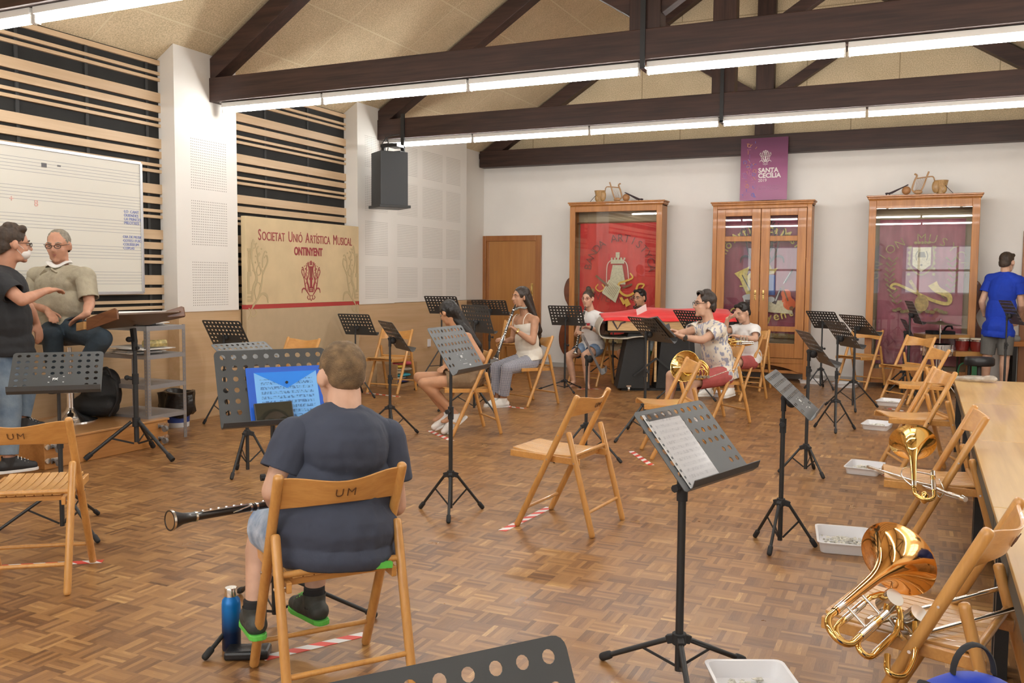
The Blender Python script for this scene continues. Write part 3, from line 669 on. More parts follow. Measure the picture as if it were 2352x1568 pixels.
stand('S10', (-2.521, 4.625, 1.6, 32.1, .988), 'empty music stand with pale grey desk, nearer side of the long-haired girl', (1029.8, 1203.6), .24, marks=True)
stand('S11', (-4.062, 10.434, 92.1, 34.3, .947), 'music stand in front of the girl with a hair bun, guitar edge behind', (1236.3, 895.4), .13)
stand('S12', (-4.048, 12.301, 68.9, 44.5, .825), 'music stand between the girl with bun and the man playing behind the marimba', (1410.7, 872.4), .3)
stand('S13', (-2.353, 6.511, 19.4, 27.1, .828), 'music stand seen edge-on behind the empty chair in the middle', (1429.7, 1064.4), .27)
stand('S14', (-2.218, 7.665, 48.1, 44.1, .961), 'music stand with a black folder, reached by the French horn player', (1432.4, 982.7), .3)
stand('S15', (-2.499, 10.457, 60.2, 42.1, .932), 'music stand before the red cloth, behind the French horn player', (1646, 923), .32)
stand('S16', (-2.37, 12.27, 63., 36.7, .86), 'music stand behind the boy in the white T-shirt', None, .3, ang=.2)
stand('S17', (-.735, 3.019, 342.9, 41.6, .849), 'music stand with printed sheets in a plastic sleeve, right foreground', (1376.3, 1514.3), .15, fat=1.15)
stand('S18', (-.645, 4.807, .6, 47.8, .817), 'empty music stand beside the nearest full white tray, desk tilted back', (1732, 1233.4), .24, marks=True)
stand('S19', (-.739, 6.743, 19.9, 37.5, .92), 'music stand right behind the tilted-back one, second in the right-hand line', (1804.4, 1086), .2)
stand('S20', (-1.183, 12.212, 59.7, 41.2, .897), 'music stand at the back by the middle cabinet, over two white trays', (1845.5, 892.5), .26)
stand('S21', (-.717, 8.859, 29.4, 36.7, .907), 'music stand third in the right-hand line, tray at its foot', (1919.3, 996.6), .28)
stand('S22', (-.671, 10.48, 38.7, 44.9, .925), 'music stand fourth in the right-hand line, before the chair at the white wall', (2017.9, 935.9), .3)
stand('S23', (-.148, 12.1, 12.5, 24.3, 1.025), 'tall music stand seen edge-on beside the cymbal', (2035, 903), .25, fat=1.3)
stand('S24', (-.205, 12.5, 9.5, 26.8, .785), 'low dark music stand edge-on, below the one beside the cymbal', None, .25, ang=2.6)
stand('S25', (.868, 11.59, 13.2, 28.2, 1.062), 'music stand at the right edge before the young man in blue', None, .2, ang=3.4)
stand('S26', (-.565, .987, 323., 30., .754), 'music stand at the bottom edge, only the top of its desk in view', None, .25)
# things lying on the stands
def on_desk(key, x0, x1, z0, z1, th, off=.001): return STAND[key][1], (x0, x1, z0, z1, th, off)
def sheet(key, name, label, cat, x0, x1, z0, z1, m, th=.002, off=.0015, rot=0., group=None):
    T, mx = STAND[key]; w_ = T.matrix_basis.copy() if False else M.Translation(T.location); b = MB(); b.bx(-(x1-x0)/2, (x1-x0)/2, 0, th, -(z1-z0)/2, (z1-z0)/2)
    o = b.build(name, m); o.matrix_world = w_ @ mx @ M.Translation(((x0+x1)/2, off, (z0+z1)/2)) @ M.Rotation(rot, 4, 'Y'); tag(o, label, cat, group); return o
music = mat('printed_music', (.85, .85, .84), .5); k = NT(music); v_, x_ = k.xyz()
zl = k.m('FRACT', k.m('MULTIPLY', x_[2], 46.)); st_ = k.m('LESS_THAN', zl, .55); l5 = k.m('LESS_THAN', k.m('FRACT', k.m('MULTIPLY', zl, 9.)), .3)
nn_ = k.noise(v_, 130, 2, (1, 1, .6)); nt_ = k.m('MULTIPLY', k.m('GREATER_THAN', nn_, .56), st_); ink = k.m('MAXIMUM', k.m('MULTIPLY', l5, st_), nt_)
inx = k.m('MULTIPLY', k.m('LESS_THAN', k.m('ABSOLUTE', x_[0]), .085), k.m('LESS_THAN', k.m('ABSOLUTE', x_[2]), .13))
k.L(k.mix(k.m('MULTIPLY', k.m('MULTIPLY', ink, inx), .28), (.85, .85, .84), (.2, .2, .25)), k.b.inputs['Base Color'])
blue_f = mat('blue_film', (.03, .13, .62), .12, spec=.6, coat=.5); blue_p = mat('blue_page', (.13, .42, .95), .2, coat=.5)
T, mx = STAND['S2']; o = thing('folder', 'blue translucent plastic folder of sheet music on the boy\'s stand', 'folder'); o.matrix_world = M.Translation(T.location) @ mx @ M.Translation((.045, .003, -.035))
MB().bx(-.155, .155, 0, .004, -.112, .112).build('sleeve', blue_f, o, bevel=.002)
bp = mat('blue_music', (.16, .46, .93), .25, coat=.4); k = NT(bp); v_, x_ = k.xyz(); zl = k.m('FRACT', k.m('MULTIPLY', x_[2], 52.)); st_ = k.m('LESS_THAN', zl, .6); l5 = k.m('LESS_THAN', k.m('FRACT', k.m('MULTIPLY', zl, 8.)), .35)
nn_ = k.noise(v_, 160, 2, (1, 1, .5)); ink = k.m('MAXIMUM', k.m('MULTIPLY', l5, k.m('MULTIPLY', st_, .5)), k.m('MULTIPLY', k.m('GREATER_THAN', nn_, .53), st_)); inx = k.m('MULTIPLY', k.m('LESS_THAN', k.m('ABSOLUTE', x_[0]), .105), k.m('LESS_THAN', x_[2], .062))
k.L(k.mix(k.m('MULTIPLY', k.m('MULTIPLY', ink, inx), .75), (.2, .5, .95), (.04, .1, .3)), k.b.inputs['Base Color'])
MB().bx(-.125, .125, .0042, .005, -.108, .09).build('score', bp, o)
b = MB(); b.poly([(-.125, .0056, .09), (.125, .0056, .09), (0, .0056, .022)]); b.build('flap', mat('blue_flap', (.03, .25, .88), .15, coat=.5), o, solid=.0006)
b = MB(); b.cyl((0, .0055, .045), (0, .009, .045), .0055); b.build('snap_button', RUB, o)
T, mx = STAND['S2']; ph = thing('smartphone', 'black smartphone standing on the ledge in front of the blue folder', 'phone'); ph.matrix_world = M.Translation(T.location) @ mx @ M.Translation((.03, .026, -.122)) @ M.Rotation(R_(3), 4, 'Y') @ M.Rotation(R_(6), 4, 'X')
ph.matrix_world = M.Translation(T.location) @ mx @ M.Translation((-.025, .028, -.112)) @ M.Rotation(R_(-1), 4, 'Y')
MB().bx(-.075, .075, 0, .009, -.038, .038).build('body', mat('phone_case', (.03, .03, .035), .4), ph, bevel=.004); MB().bx(-.07, .07, .0091, .0096, -.034, .034).build('screen', mat('phone_screen', (.025, .027, .02), .06, coat=1.), ph)
T, mx = STAND['S17']; o = thing('sheet_music', 'white sheet music in a punched plastic sleeve on the foreground stand', 'sheet music'); o.matrix_world = M.Translation(T.location) @ mx @ M.Translation((-.075, .002, -.012))
MB().bx(-.1, .09, 0, .003, -.14, .118).build('pages', music, o); MB().bx(-.114, .092, .0032, .0036, -.141, .148).build('clear_sleeve', glassm('plastic_film', (.96, .96, .97), .12, 1.2), o)
b = MB()
for i in range(11): b.box((-.107, .004, -.125+i*.025), (.005, .001, .009))
MB().bx(-.114, -.1, .0, .002, -.14, .146).build('punched_edge', PAPER, o); b.build('punch_hole', DESK, o)
sheet('S6', 'sheet_music', 'white sheets standing on the stand left of the long-haired girl', 'sheet music', -.19, .02, -.148, .148, PAPER, .004)
sheet('S14', 'folder', 'black folder leaning on the stand the horn player reaches for', 'folder', -.3, .02, -.1, .14, mat('black_folder', (.012, .012, .012), .35), .014, .004, R_(10))
# ================================================================ CONDUCTOR'S STAND, PODIUM, STOOL, SHELF ...
t = thing('conductor_stand', 'tripod stand with a wide brown wooden desk in front of the seated man', 'music stand', (-5.50, 5.02, 0))
base = V((-5.50, 5.02, 0)); cx, cy = base.x, base.y
pt = P(307, 1035, 6.85); 
b = MB(); b.cyl((0, 0, .12), (0, 0, .62), .019, n=14); b.build('lower_pole', BLACK, t, smooth=True)
b = MB(); b.cyl((0, 0, .6), (0, 0, .9), .015, n=14); b.build('upper_pole', BLACK, t, smooth=True)
b = MB(); b.cyl((0, 0, .57), (0, 0, .65), .025, n=14); b.cyl((0, 0, .61), (-.045, -.03, .62), .014); b.ell((-.05, -.035, .62), (.02, .02, .02)); b.build('height_clamp', RUB, t, smooth=True)
b = MB(); b.cyl((0, 0, .83), (0, 0, .9), .022, n=14); b.cyl((0, 0, .85), (.04, .0, .85), .013); b.ell((-.035, -.02, .915), (.025, .025, .022)); b.bar((0, 0, .89), (-.015, .0, 1.0), .03, .04); b.build('tilt_joint', RUB, t, smooth=False, bevel=.003)
b = MB(); b.cyl((0, 0, .24), (0, 0, .31), .03, n=14); b.build('hub', RUB, t, smooth=True, bevel=.003)
for i, f_ in enumerate(((195, 1060), (397, 1062), (352, 1030))):
    d = G(*f_)-base; d.z = 0; p0 = d.normalized()*.035+V((0, 0, .28)); p1 = d+V((0, 0, .02))
    b = MB(); b.cyl(p0, p1, .0135, n=12); lg = b.build('leg', BLACK, t, smooth=True); u = (p1-p0).normalized(); b = MB(); b.cyl(p1-u*.06, p1+u*.0, .019, .021, n=12); b.build('rubber_foot', RUB, lg, smooth=True)
    b = MB(); b.bar(p0.lerp(p1, .45), d.normalized()*.02+V((0, 0, .11)), .004, .014); b.build('brace', BLACK, t)
# wooden desk: nearly flat board with raised side wings
ra, rb_ = V((.9087, .4175, 0)), V((-.4175, .9087, 0))
def cd(px, py, D): return P(px, py, D)-base
d0 = cd(190, 748, 6.25); d1 = cd(262, 722, 6.1)
b = MB()
def slab(mb, pts, th):
    n = (V(pts[1])-V(pts[0])).cross(V(pts[2])-V(pts[0])).normalized()*th; lo = [mb.bm.verts.new(V(p)) for p in pts]; hi = [mb.bm.verts.new(V(p)-n) for p in pts]; mb.skin(lo, hi); mb.cap(lo, True); mb.cap(hi)
wood('walnut', (.2, .085, .035), (.12, .045, .02), .35, 0, .8); slab(b, [cd(262, 724, 6.42), cd(412, 717, 6.78), cd(425, 728, 7.0), cd(342, 746, 6.95), cd(205, 759, 6.82)], -.014); b.build('desk', mat('desk_underside', (.17, .12, .09), .4), t, bevel=.002)
b = MB(); b.box((-.04, .12, 1.05), (.2, .03, .02)); b.box((.0, .1, 1.03), (.03, .2, .02)); b.build('desk_bracket', BLACK, t)
b = MB(); slab(b, [cd(198, 759, 6.5), cd(271, 733, 6.4), cd(269, 713, 6.4), cd(263, 707, 6.4), cd(198, 731, 6.5)], .014); b.build('side_wing', MATS['walnut'], t, bevel=.004)
b = MB(); slab(b, [cd(388, 729, 6.8), cd(425, 726, 6.8), cd(422, 705, 6.8), cd(416, 703, 6.8), cd(368, 718, 6.8)], .014); b.build('side_wing', MATS['walnut'], t, bevel=.004)
b = MB(); slab(b, [cd(175, 760, 6.6), cd(192, 756, 6.5), cd(192, 738, 6.5), cd(175, 742, 6.6)], .02); b.build('ledge', wood('light_edge', (.5, .28, .1), (.4, .2, .06), .4, 0), t)
b = MB(); slab(b, [cd(270, 723, 6.47), cd(408, 718, 6.86), cd(402, 713, 6.9), cd(273, 715, 6.52)], .012); b.build('sheet_stack', PAPER).location = base
o = bpy.context.scene.objects.get('sheet_stack'); tag(o, 'white open scores lying on the conductor\'s wooden desk', 'sheet music')
# podium
t = thing('podium', 'low orange wooden podium on its side castors under the bar stool', 'podium', (-6.15, 4.96, 0))
MB().bx(-.44, .44, -.58, .58, .0, .205).build('body', PODW, t, bevel=.006); MB().bx(-.45, .45, -.59, .59, .205, .222).build('top', wood('podium_top', (.52, .27, .1), (.42, .2, .07), .3, 1, .5), t, bevel=.003)
for yy in (-.5, .5):
    c = MB(); c.box((.445, yy, .17), (.008, .07, .04)); c.box((.445, yy, .06), (.008, .07, .04)); cs = c.build('castor_plate', CHROME, t)
    for zz in (.145, .045): c = MB(); c.cyl((.49, yy-.012, zz), (.49, yy+.012, zz), .026, n=14); c.bar((.45, yy, zz+.02), (.495, yy, zz), .03, .012); c.build('castor', mat('grey_wheel', (.2, .19, .18), .5), cs, smooth=False)
    c = MB()
    for zz in (.165, .065): c.cyl((.44, yy+(.06 if yy > 0 else -.06), zz), (.452, yy+(.06 if yy > 0 else -.06), zz), .02, n=14)
    c.build('washer', SILV, t)
ZP = .222
# bar stool
sp = P(163, 950, 6.95); sp = G(163, 966, ZP)
t = thing('bar_stool', 'chrome bar stool with black seat under the man in the beige shirt', 'stool', (sp.x, sp.y, ZP))
b = MB(); b.lathe([(.0, .0), (.2, .0), (.2, .008), (.15, .02), (.08, .05), (.04, .09), (.03, .11)], n=32); b.build('base', CHROME, t, smooth=True, angle=60)
b = MB(); b.cyl((0, 0, .1), (0, 0, .36), .028, n=16); b.cyl((0, 0, .35), (0, 0, .6), .019, n=16); b.build('pole', CHROME, t, smooth=True)
b = MB(); b.box((0, 0, .655), (.36, .36, .06)); b.build('seat', mat('black_leather', (.02, .02, .022), .35), t, bevel=.025)
b = MB(); b.tube([V((.14*cos(a), -.0+.14*sin(a), .25)) for a in [pi*2*i/20 for i in range(20)]], .009, closed=True); b.build('foot_ring', CHROME, t, smooth=True)
# metal shelf
t = thing('metal_shelf', 'grey slotted-angle metal shelf on the podium behind the conductor stand', 'shelf', (-6.0, 5.62, 0))
ST = mat('slotted_steel', (.3, .3, .31), .4, .6); k = NT(ST); v_, x_ = k.xyz()
fz = k.m('ABSOLUTE', k.m('SUBTRACT', k.m('FRACT', k.m('MULTIPLY', x_[2], 40.)), .5)); hol = k.m('LESS_THAN', fz, .2)
hz = ZP+.005
LEGP = [(.22, -.22), (.22, .2), (-.38, -.22), (-.38, .2)]
for lx, ly in LEGP:
    b = MB(); sx = 1 if lx > 0 else -1; sy = 1 if ly > 0 else -1; z0 = hz if ly < 0 else 0.01
    b.box((lx, ly-sy*.016, .5*(z0+.99)), (.003, .034, .99-z0)); b.box((lx-sx*.016, ly, .5*(z0+.99)), (.034, .003, .99-z0))
    lg = b.build('leg', ST, t); b = MB(); n_ = 26
    for i in range(n_): b.box((lx+sx*.0005, ly-sy*.018, z0+.03+i*(.93-z0)/n_), (.0045, .007, .009)); b.box((lx-sx*.018, ly+sy*.0005, z0+.03+i*(.93-z0)/n_), (.007, .0045, .009))
    b.build('slot_pattern', mat('hole_tint', (.45, .36, .24), .7), lg)
for z in (.245, .5, .75, .985):
    b = MB(); b.bx(-.38, .22, -.22, .2, z-.004, z); b.bx(-.38, .22, -.222, -.219, z-.035, z); b.bx(-.38, .22, .199, .202, z-.035, z); b.bx(.219, .222, -.22, .2, z-.035, z); b.bx(-.382, -.379, -.22, .2, z-.035, z); b.build('shelf_board', mat('shelf_grey', (.33, .33, .34), .45, .5), t)
for i, (z, nn) in enumerate(((.752, 7), (.987, 3))):
    for j in range(nn):
        o = MB().box((-6.0+random.uniform(-.12, .06), 5.6+random.uniform(-.08, .04), z+.006+j*.008), (.3+random.uniform(-.04, .04), .3, .007), rot=M.Rotation(random.uniform(-.2, .2), 3, 'Z')).build('paper_pile', PAPER if j % 2 else mat('paper_cream', (.74, .7, .64), .6)); tag(o, 'white papers stacked on the %s board of the metal shelf' % ('middle' if i == 0 else 'top'), 'papers', 'papers on the metal shelf')
o = MB().cyl((-5.86, 5.44, .84), (-5.8, 5.62, .84), .03).build('sweet_bag', mat('yellow_bag', (.55, .45, .18), .4, noise=.4, nscale=40)); tag(o, 'small yellowish bag beside the papers on the metal shelf', 'bag')
# backpack
def blob(parts, name, m, parent=None, vox=.008, it=4, cuts=(), smooth=True, fac=.5):
    mb = MB()
    for p in parts:
        if p[0] == 'c': capsule(mb, *p[1:])
        else: mb.ell(p[1], p[2], p[3] if len(p) > 3 else None, 16, 10)
    bmesh.ops.recalc_face_normals(mb.bm, faces=mb.bm.faces)
    me = bpy.data.meshes.new(name); mb.bm.to_mesh(me); mb.bm.free(); o = bpy.data.objects.new(name, me); COL.objects.link(o)
    r = o.modifiers.new('r', 'REMESH'); r.mode = 'VOXEL'; r.voxel_size = vox
    s = o.modifiers.new('s', 'SMOOTH'); s.factor = fac; s.iterations = it
    dg = bpy.context.evaluated_depsgraph_get(); me2 = bpy.data.meshes.new_from_object(o.evaluated_get(dg)); o.modifiers.clear(); o.data = me2; bpy.data.meshes.remove(me); me2.name = name
    if cuts:
        bm = bmesh.new(); bm.from_mesh(me2)
        for cu_ in cuts:
            c, n, rd = V(cu_[0]), V(cu_[1]).normalized(), cu_[2]; ar = cu_[3] if len(cu_) > 3 else 9
            fs = set(); 
            for v in bm.verts:
                q = v.co-c
                if q.length < rd and (q-n*q.dot(n)).length < ar: fs.update(v.link_faces)
            if not fs: continue
            es = {e for f in fs for e in f.edges}; vs_ = {v for f in fs for v in f.verts}
            bmesh.ops.bisect_plane(bm, geom=list(vs_)+list(es)+list(fs), dist=1e-5, plane_co=c, plane_no=n, clear_outer=True)
        bm.to_mesh(me2); bm.free()
    me2.materials.clear(); me2.materials.append(m)
    me2.polygons.foreach_set('use_smooth', [True]*len(me2.polygons))
    if parent: o.parent = parent
    return o
def capsule(mb, p0, p1, r0, r1, n=14):
    p0, p1 = V(p0), V(p1); d = p1-p0; L = d.length
    if L < 1e-5: mb.ell(p0, (r0, r0, r0)); return
    a, b, u = frame(d); rs = []
    for i in range(1, 5): t = pi/2*i/4; rs.append(mb.ring(p0-u*r0*cos(t), a, b, r0*sin(t), r0*sin(t), n))
    for i in range(0, 4): t = pi/2*i/4; rs.append(mb.ring(p1+u*r1*sin(t), a, b, r1*cos(t), r1*cos(t), n))
    for x, y in zip(rs, rs[1:]): mb.skin(x, y)
    mb.cap(rs[0], True); mb.cap(rs[-1])
bc = G(235, 955, ZP)
t = thing('backpack', 'black backpack slumped on the podium beside the bar stool', 'backpack', tuple(bc), R_(20))
bb = mat('black_nylon', (.012, .012, .013), .6, bump=.15, bscale=150)
blob([('e', (0, 0, .19), (.17, .12, .2)), ('e', (.05, 0, .28), (.11, .1, .13)), ('e', (-.1, -.04, .1), (.12, .11, .1)), ('c', (-.12, -.08, .1), (.1, -.08, .1), .09, .09)], 'sack', bb, t, .012)
b = MB(); b.tube(curve([(.1, -.1, .36), (.19, -.12, .3), (.2, -.12, .15), (.14, -.14, .02)]), .014, flat=.4); b.tube(curve([(.05, -.1, .4), (.12, -.12, .42), (.15, -.1, .33)]), .01); b.build('strap', bb, t, smooth=True)
# waste bin with black bag
bp_ = G(404, 972, 0); bp_ = V((-6.32, 6.25, 0))
t = thing('waste_bin', 'blue and white bucket lined with a black bin bag by the podium', 'bin', tuple(bp_))
b = MB(); b.lathe([(.105, 0), (.12, .28)], n=28); b.build('bucket', mat('bucket_white', (.7, .72, .74), .4), t, smooth=True, angle=60)
b = MB(); b.lathe([(.1085, .045), (.1125, .12)], n=28); b.build('label_band', mat('bucket_blue', (.03, .07, .3), .4), t, smooth=True, angle=60)
b = MB(); rs = []
for z, r, am in ((.1, .13, .008), (.13, .155, .014), (.2, .16, .016), (.3, .155, .012), (.33, .165, .012), (.335, .14, .008), (.28, .12, .0)):
    rs.append([b.bm.verts.new(((r+am*sin(5*q+z*40)+am*.6*sin(11*q))*cos(q), (r+am*sin(5*q+z*40)+am*.6*sin(9*q+1))*sin(q), z+.01*sin(3*q))) for q in [2*pi*i/40 for i in range(40)]])
for x, y in zip(rs, rs[1:]): b.skin(x, y)
b.build('bin_bag', mat('black_film', (.015, .013, .012), .22, bump=.5, bscale=25), t, smooth=True)
# trays with paper chips
chips = mat('paper_chips', (.74, .71, .62), .8, noise=.35, nscale=60)
TR = []
def tray(x, y, rz, label, sx=.24, sy=.33, full=1., h=.052):
    t = thing('plastic_tray', label, 'tray', (x, y, .001), rz, 'white trays on the floor')
    b = MB(); o_ = [(-1, -1), (1, -1), (1, 1), (-1, 1)]; L = []
    for k_, z in ((.88, 0), (1, h), (1.05, h), (1.05, h-.005), (.985, h-.005)): pass
    def rr(k_, z, r=.03):
        out = []
        for (a, c) in ((1, 1), (-1, 1), (-1, -1), (1, -1)):
            for i in range(4):
                an = {(1, 1): 0, (-1, 1): pi/2, (-1, -1): pi, (1, -1): 3*pi/2}[(a, c)]+pi/2*i/3
                out.append(b.bm.verts.new((a*(sx/2*k_-r)+r*cos(an), c*(sy/2*k_-r)+r*sin(an), z)))
        return out
    rs = [rr(.9, 0), rr(.98, h-.004), rr(1.04, h-.004), rr(1.04, h), rr(.96, h), rr(.87, .006)]
    for a, c in zip(rs, rs[1:]): b.skin(a, c)
    b.cap(rs[0], True); b.cap(rs[-1]); b.build('tray', PLAST, t, smooth=True, angle=30)
    if full:
        random.seed(int(abs(x*1000))); b = MB()
        for i in range(int(120*full)):
            px_, py_ = random.gauss(0, sx*.17), random.gauss(0, sy*.18)
            if abs(px_) > sx*.4 or abs(py_) > sy*.4: continue
            b.box((px_, py_, .012+.02*math.exp(-(px_**2+py_**2)/.006)+random.uniform(0, .008)), (random.uniform(.008, .024), random.uniform(.006, .018), .002), rot=M.Rotation(random.uniform(-.6, .6), 3, 'X') @ M.Rotation(random.uniform(0, 6), 3, 'Z'))
        b.build('paper_chips', chips, t)['kind'] = 'stuff'
    return t
tray(-.34, 4.97, R_(8), 'white tray of paper scraps beside the valved trombone, nearest full one seen', .27, .36, 1.3, .06)
tray(-.35, 7.02, R_(-6), 'white tray of paper scraps just left of the smaller trombone')
tray(-.36, 9.18, R_(-8), 'white tray of paper scraps under the second stand line, left of the seat', .24, .34)
tray(-.30, 11.02, R_(-10), 'white tray of paper scraps in front of the farthest chair of the right row', .26, .36)
tray(-.90, 12.62, R_(-5), 'white tray by the wall, right one of the pair near the middle cabinet', .3, .34, .3)
tray(-1.36, 12.86, R_(-5), 'white tray by the wall, left one of the pair near the middle cabinet', .3, .3, 0)
tray(-2.3, 10.86, R_(12), 'white tray on the floor under the chair of the French horn player', .3, .3, 0)
tray(-.46, 2.98, R_(25), 'white tray of paper scraps cut by the bottom edge', .27, .36, 1.2, .06)
# red and white tapes on the floor
tape = mat('barrier_tape', (.8, .78, .76), .4); k = NT(tape); v_, x_ = k.xyz(); f_ = k.m('FRACT', k.m('ADD', k.m('MULTIPLY', x_[0], 9.), k.m('MULTIPLY', x_[1], 9.))); k.L(k.mix(k.m('LESS_THAN', f_, .5), (.82, .8, .78), (.72, .06, .04)), k.b.inputs['Base Color'])
for p, q, lb in (((1153, 1219), (1262, 1165), 'under the empty chair in the middle'), ((604, 1512), (840, 1456), 'under the chair of the boy in navy'), ((-15, 1302), (236, 1289), 'under the chair at the left edge'), ((986, 989), (1038, 1012), 'under the chair of the long-haired girl'), ((1449, 1036), (1496, 1068), 'under the empty chair before the horn player'), ((1162, 933), (1207, 938), 'under the chair of the gingham clarinettist'), ((840, 902), (917, 911), 'under the chair near the pile of cloths'), ((1325, 893), (1380, 893), 'under the chair of the girl with a bun'), ((2010, 1078), (2052, 1100), 'beside the tray left of the smaller trombone'), ((2040, 938), (2075, 944), 'beside the tray of the farthest right row chair'), ((1722, 880), (1745, 880), 'under the chair behind the boy in white')):
    a, c = G(*p), G(*q); d = c-a; o = MB().bx(-d.length/2, d.length/2, -.024, .024, .0, .0012).build('floor_tape', tape); o.location = ((a.x+c.x)/2, (a.y+c.y)/2, .0006); o.rotation_euler.z = math.atan2(d.y, d.x); tag(o, 'red and white striped floor tape '+lb, 'tape', 'striped tapes on the floor')
# bottle and glasses case
t = thing('water_bottle', 'blue steel water bottle with silver cap on the floor beside the boy', 'bottle', (-2.325, 2.547, 0))
bm2 = mat('bottle_blue', (.0, .12, .42), .35, .2); k = NT(bm2); v_, x_ = k.xyz(); k.L(k.ramp(k.m('MULTIPLY', x_[2], 5.), [(.35, (.006, .018, .06)), (.8, (.0, .16, .5))]), k.b.inputs['Base Color'])
b = MB(); b.lathe([(.0, 0), (.032, 0), (.0345, .004), (.0345, .175), (.032, .192), (.022, .203), (.021, .206)], n=28); b.build('body', bm2, t, smooth=True, angle=50)
b = MB(); b.lathe([(.0225, .206), (.0225, .235), (.021, .238), (0, .238)], n=28); b.build('cap', SILV, t, smooth=True, angle=50)
o = MB().box((0, 0, .0175), (.09, .16, .033)).build('glasses_case', mat('case_black', (.012, .012, .013), .3, bump=.1, bscale=200), bevel=.01); o.location = (-2.225, 2.523, .0); o.rotation_euler.z = R_(-60); tag(o, 'flat black case on the floor beside the blue bottle', 'case')
# stage tables along the right ------------------------------------------------
TZ = .6; ex = .252
y1_, y2_, y3_, y4_ = G(2290, 1164.5, TZ).y, G(2241, 1009, TZ).y, G(2210, 923.5, TZ).y, G(2195, 870, TZ).y
ys = [(1.72, y1_, 'nearest one at the right edge'), (y1_, y2_, 'second from the camera'), (y2_, y3_, 'third from the camera'), (y3_, y4_, 'farthest one, plastic bag on it')]
for i, (y0, y1, lb) in enumerate(ys):
    t = thing('stage_table', 'pale wood topped low platform in the right-hand row, '+lb, 'platform', (ex+.5, (y0+y1)/2, 0), 0, 'wood topped platforms along the right side')
    L = (y1-y0)/2-.003
    MB().bx(-.5, .5, -L, L, TZ-.02, TZ).build('tabletop', TABW, t, bevel=.002); MB().bx(-.497, .497, -L+.003, L-.003, TZ-.09, TZ-.021).build('frame', mat('dark_frame', (.06, .07, .065), .45, .4), t)
    for sx in (-.46, .46):
        for sy in (-L+.04, L-.04): MB().bx(sx-.022, sx+.022, sy-.022, sy+.022, 0, TZ-.09).build('leg', BLACK, t)
bgp = G(2245, 872, TZ+.03)
o = blob([('e', (0, 0, .025), (.13, .09, .025)), ('e', (.1, -.03, .03), (.06, .06, .03)), ('e', (-.12, .04, .02), (.07, .04, .018))], 'plastic_bag', mat('clear_plastic', (.62, .56, .48), .15, alpha=.5, noise=.3, nscale=20, bump=.6, bscale=25), None, .01); o.location = (G(2240, 876, TZ).x, G(2240, 876, TZ).y, TZ); tag(o, 'crumpled clear plastic bag on the far end of the wooden platforms', 'bag')
# ================================================================ PEOPLE
FH = V((FW.x, FW.y, 0)).normalized(); RH = V((RT.x, RT.y, 0)).normalized()
def hand(parts, w_, d, nrm, side, s=1., curl=.35, spread=.0):
    d = V(d).normalized(); nrm = V(nrm); nrm = (nrm-d*nrm.dot(d)).normalized(); ac = d.cross(nrm)
    rot = M((ac, d, nrm)).transposed()
    parts.append(('e', w_+d*.05*s, (.040*s, .052*s, .017*s), rot)); parts.append(('c', w_-d*.01, w_+d*.03*s, .026*s, .026*s))
    for i, L in enumerate((.062, .074, .070, .054)):
        k = (i-1.5); b0 = w_+d*.085*s+ac*k*.0205*s; dd = (d+ac*k*spread*.3).normalized()
        d1 = (dd*cos(curl)-nrm*sin(curl)); d2 = (dd*cos(curl*2.4)-nrm*sin(curl*2.4))
        p1 = b0+d1*L*.5*s; parts.append(('c', b0-d*.01, p1, .0092*s, .0085*s)); parts.append(('c', p1, p1+d2*L*.52*s, .0085*s, .0072*s))
    t0 = w_+d*.03*s-ac*side*.03*s; t1 = t0+(d*.6-ac*side*.75-nrm*.25).normalized()*.038*s; parts.append(('c', t0, t1, .0125*s, .0105*s)); parts.append(('c', t1, t1+(d*.9-ac*side*.3-nrm*.35).normalized()*.032*s, .0105*s, .0085*s))
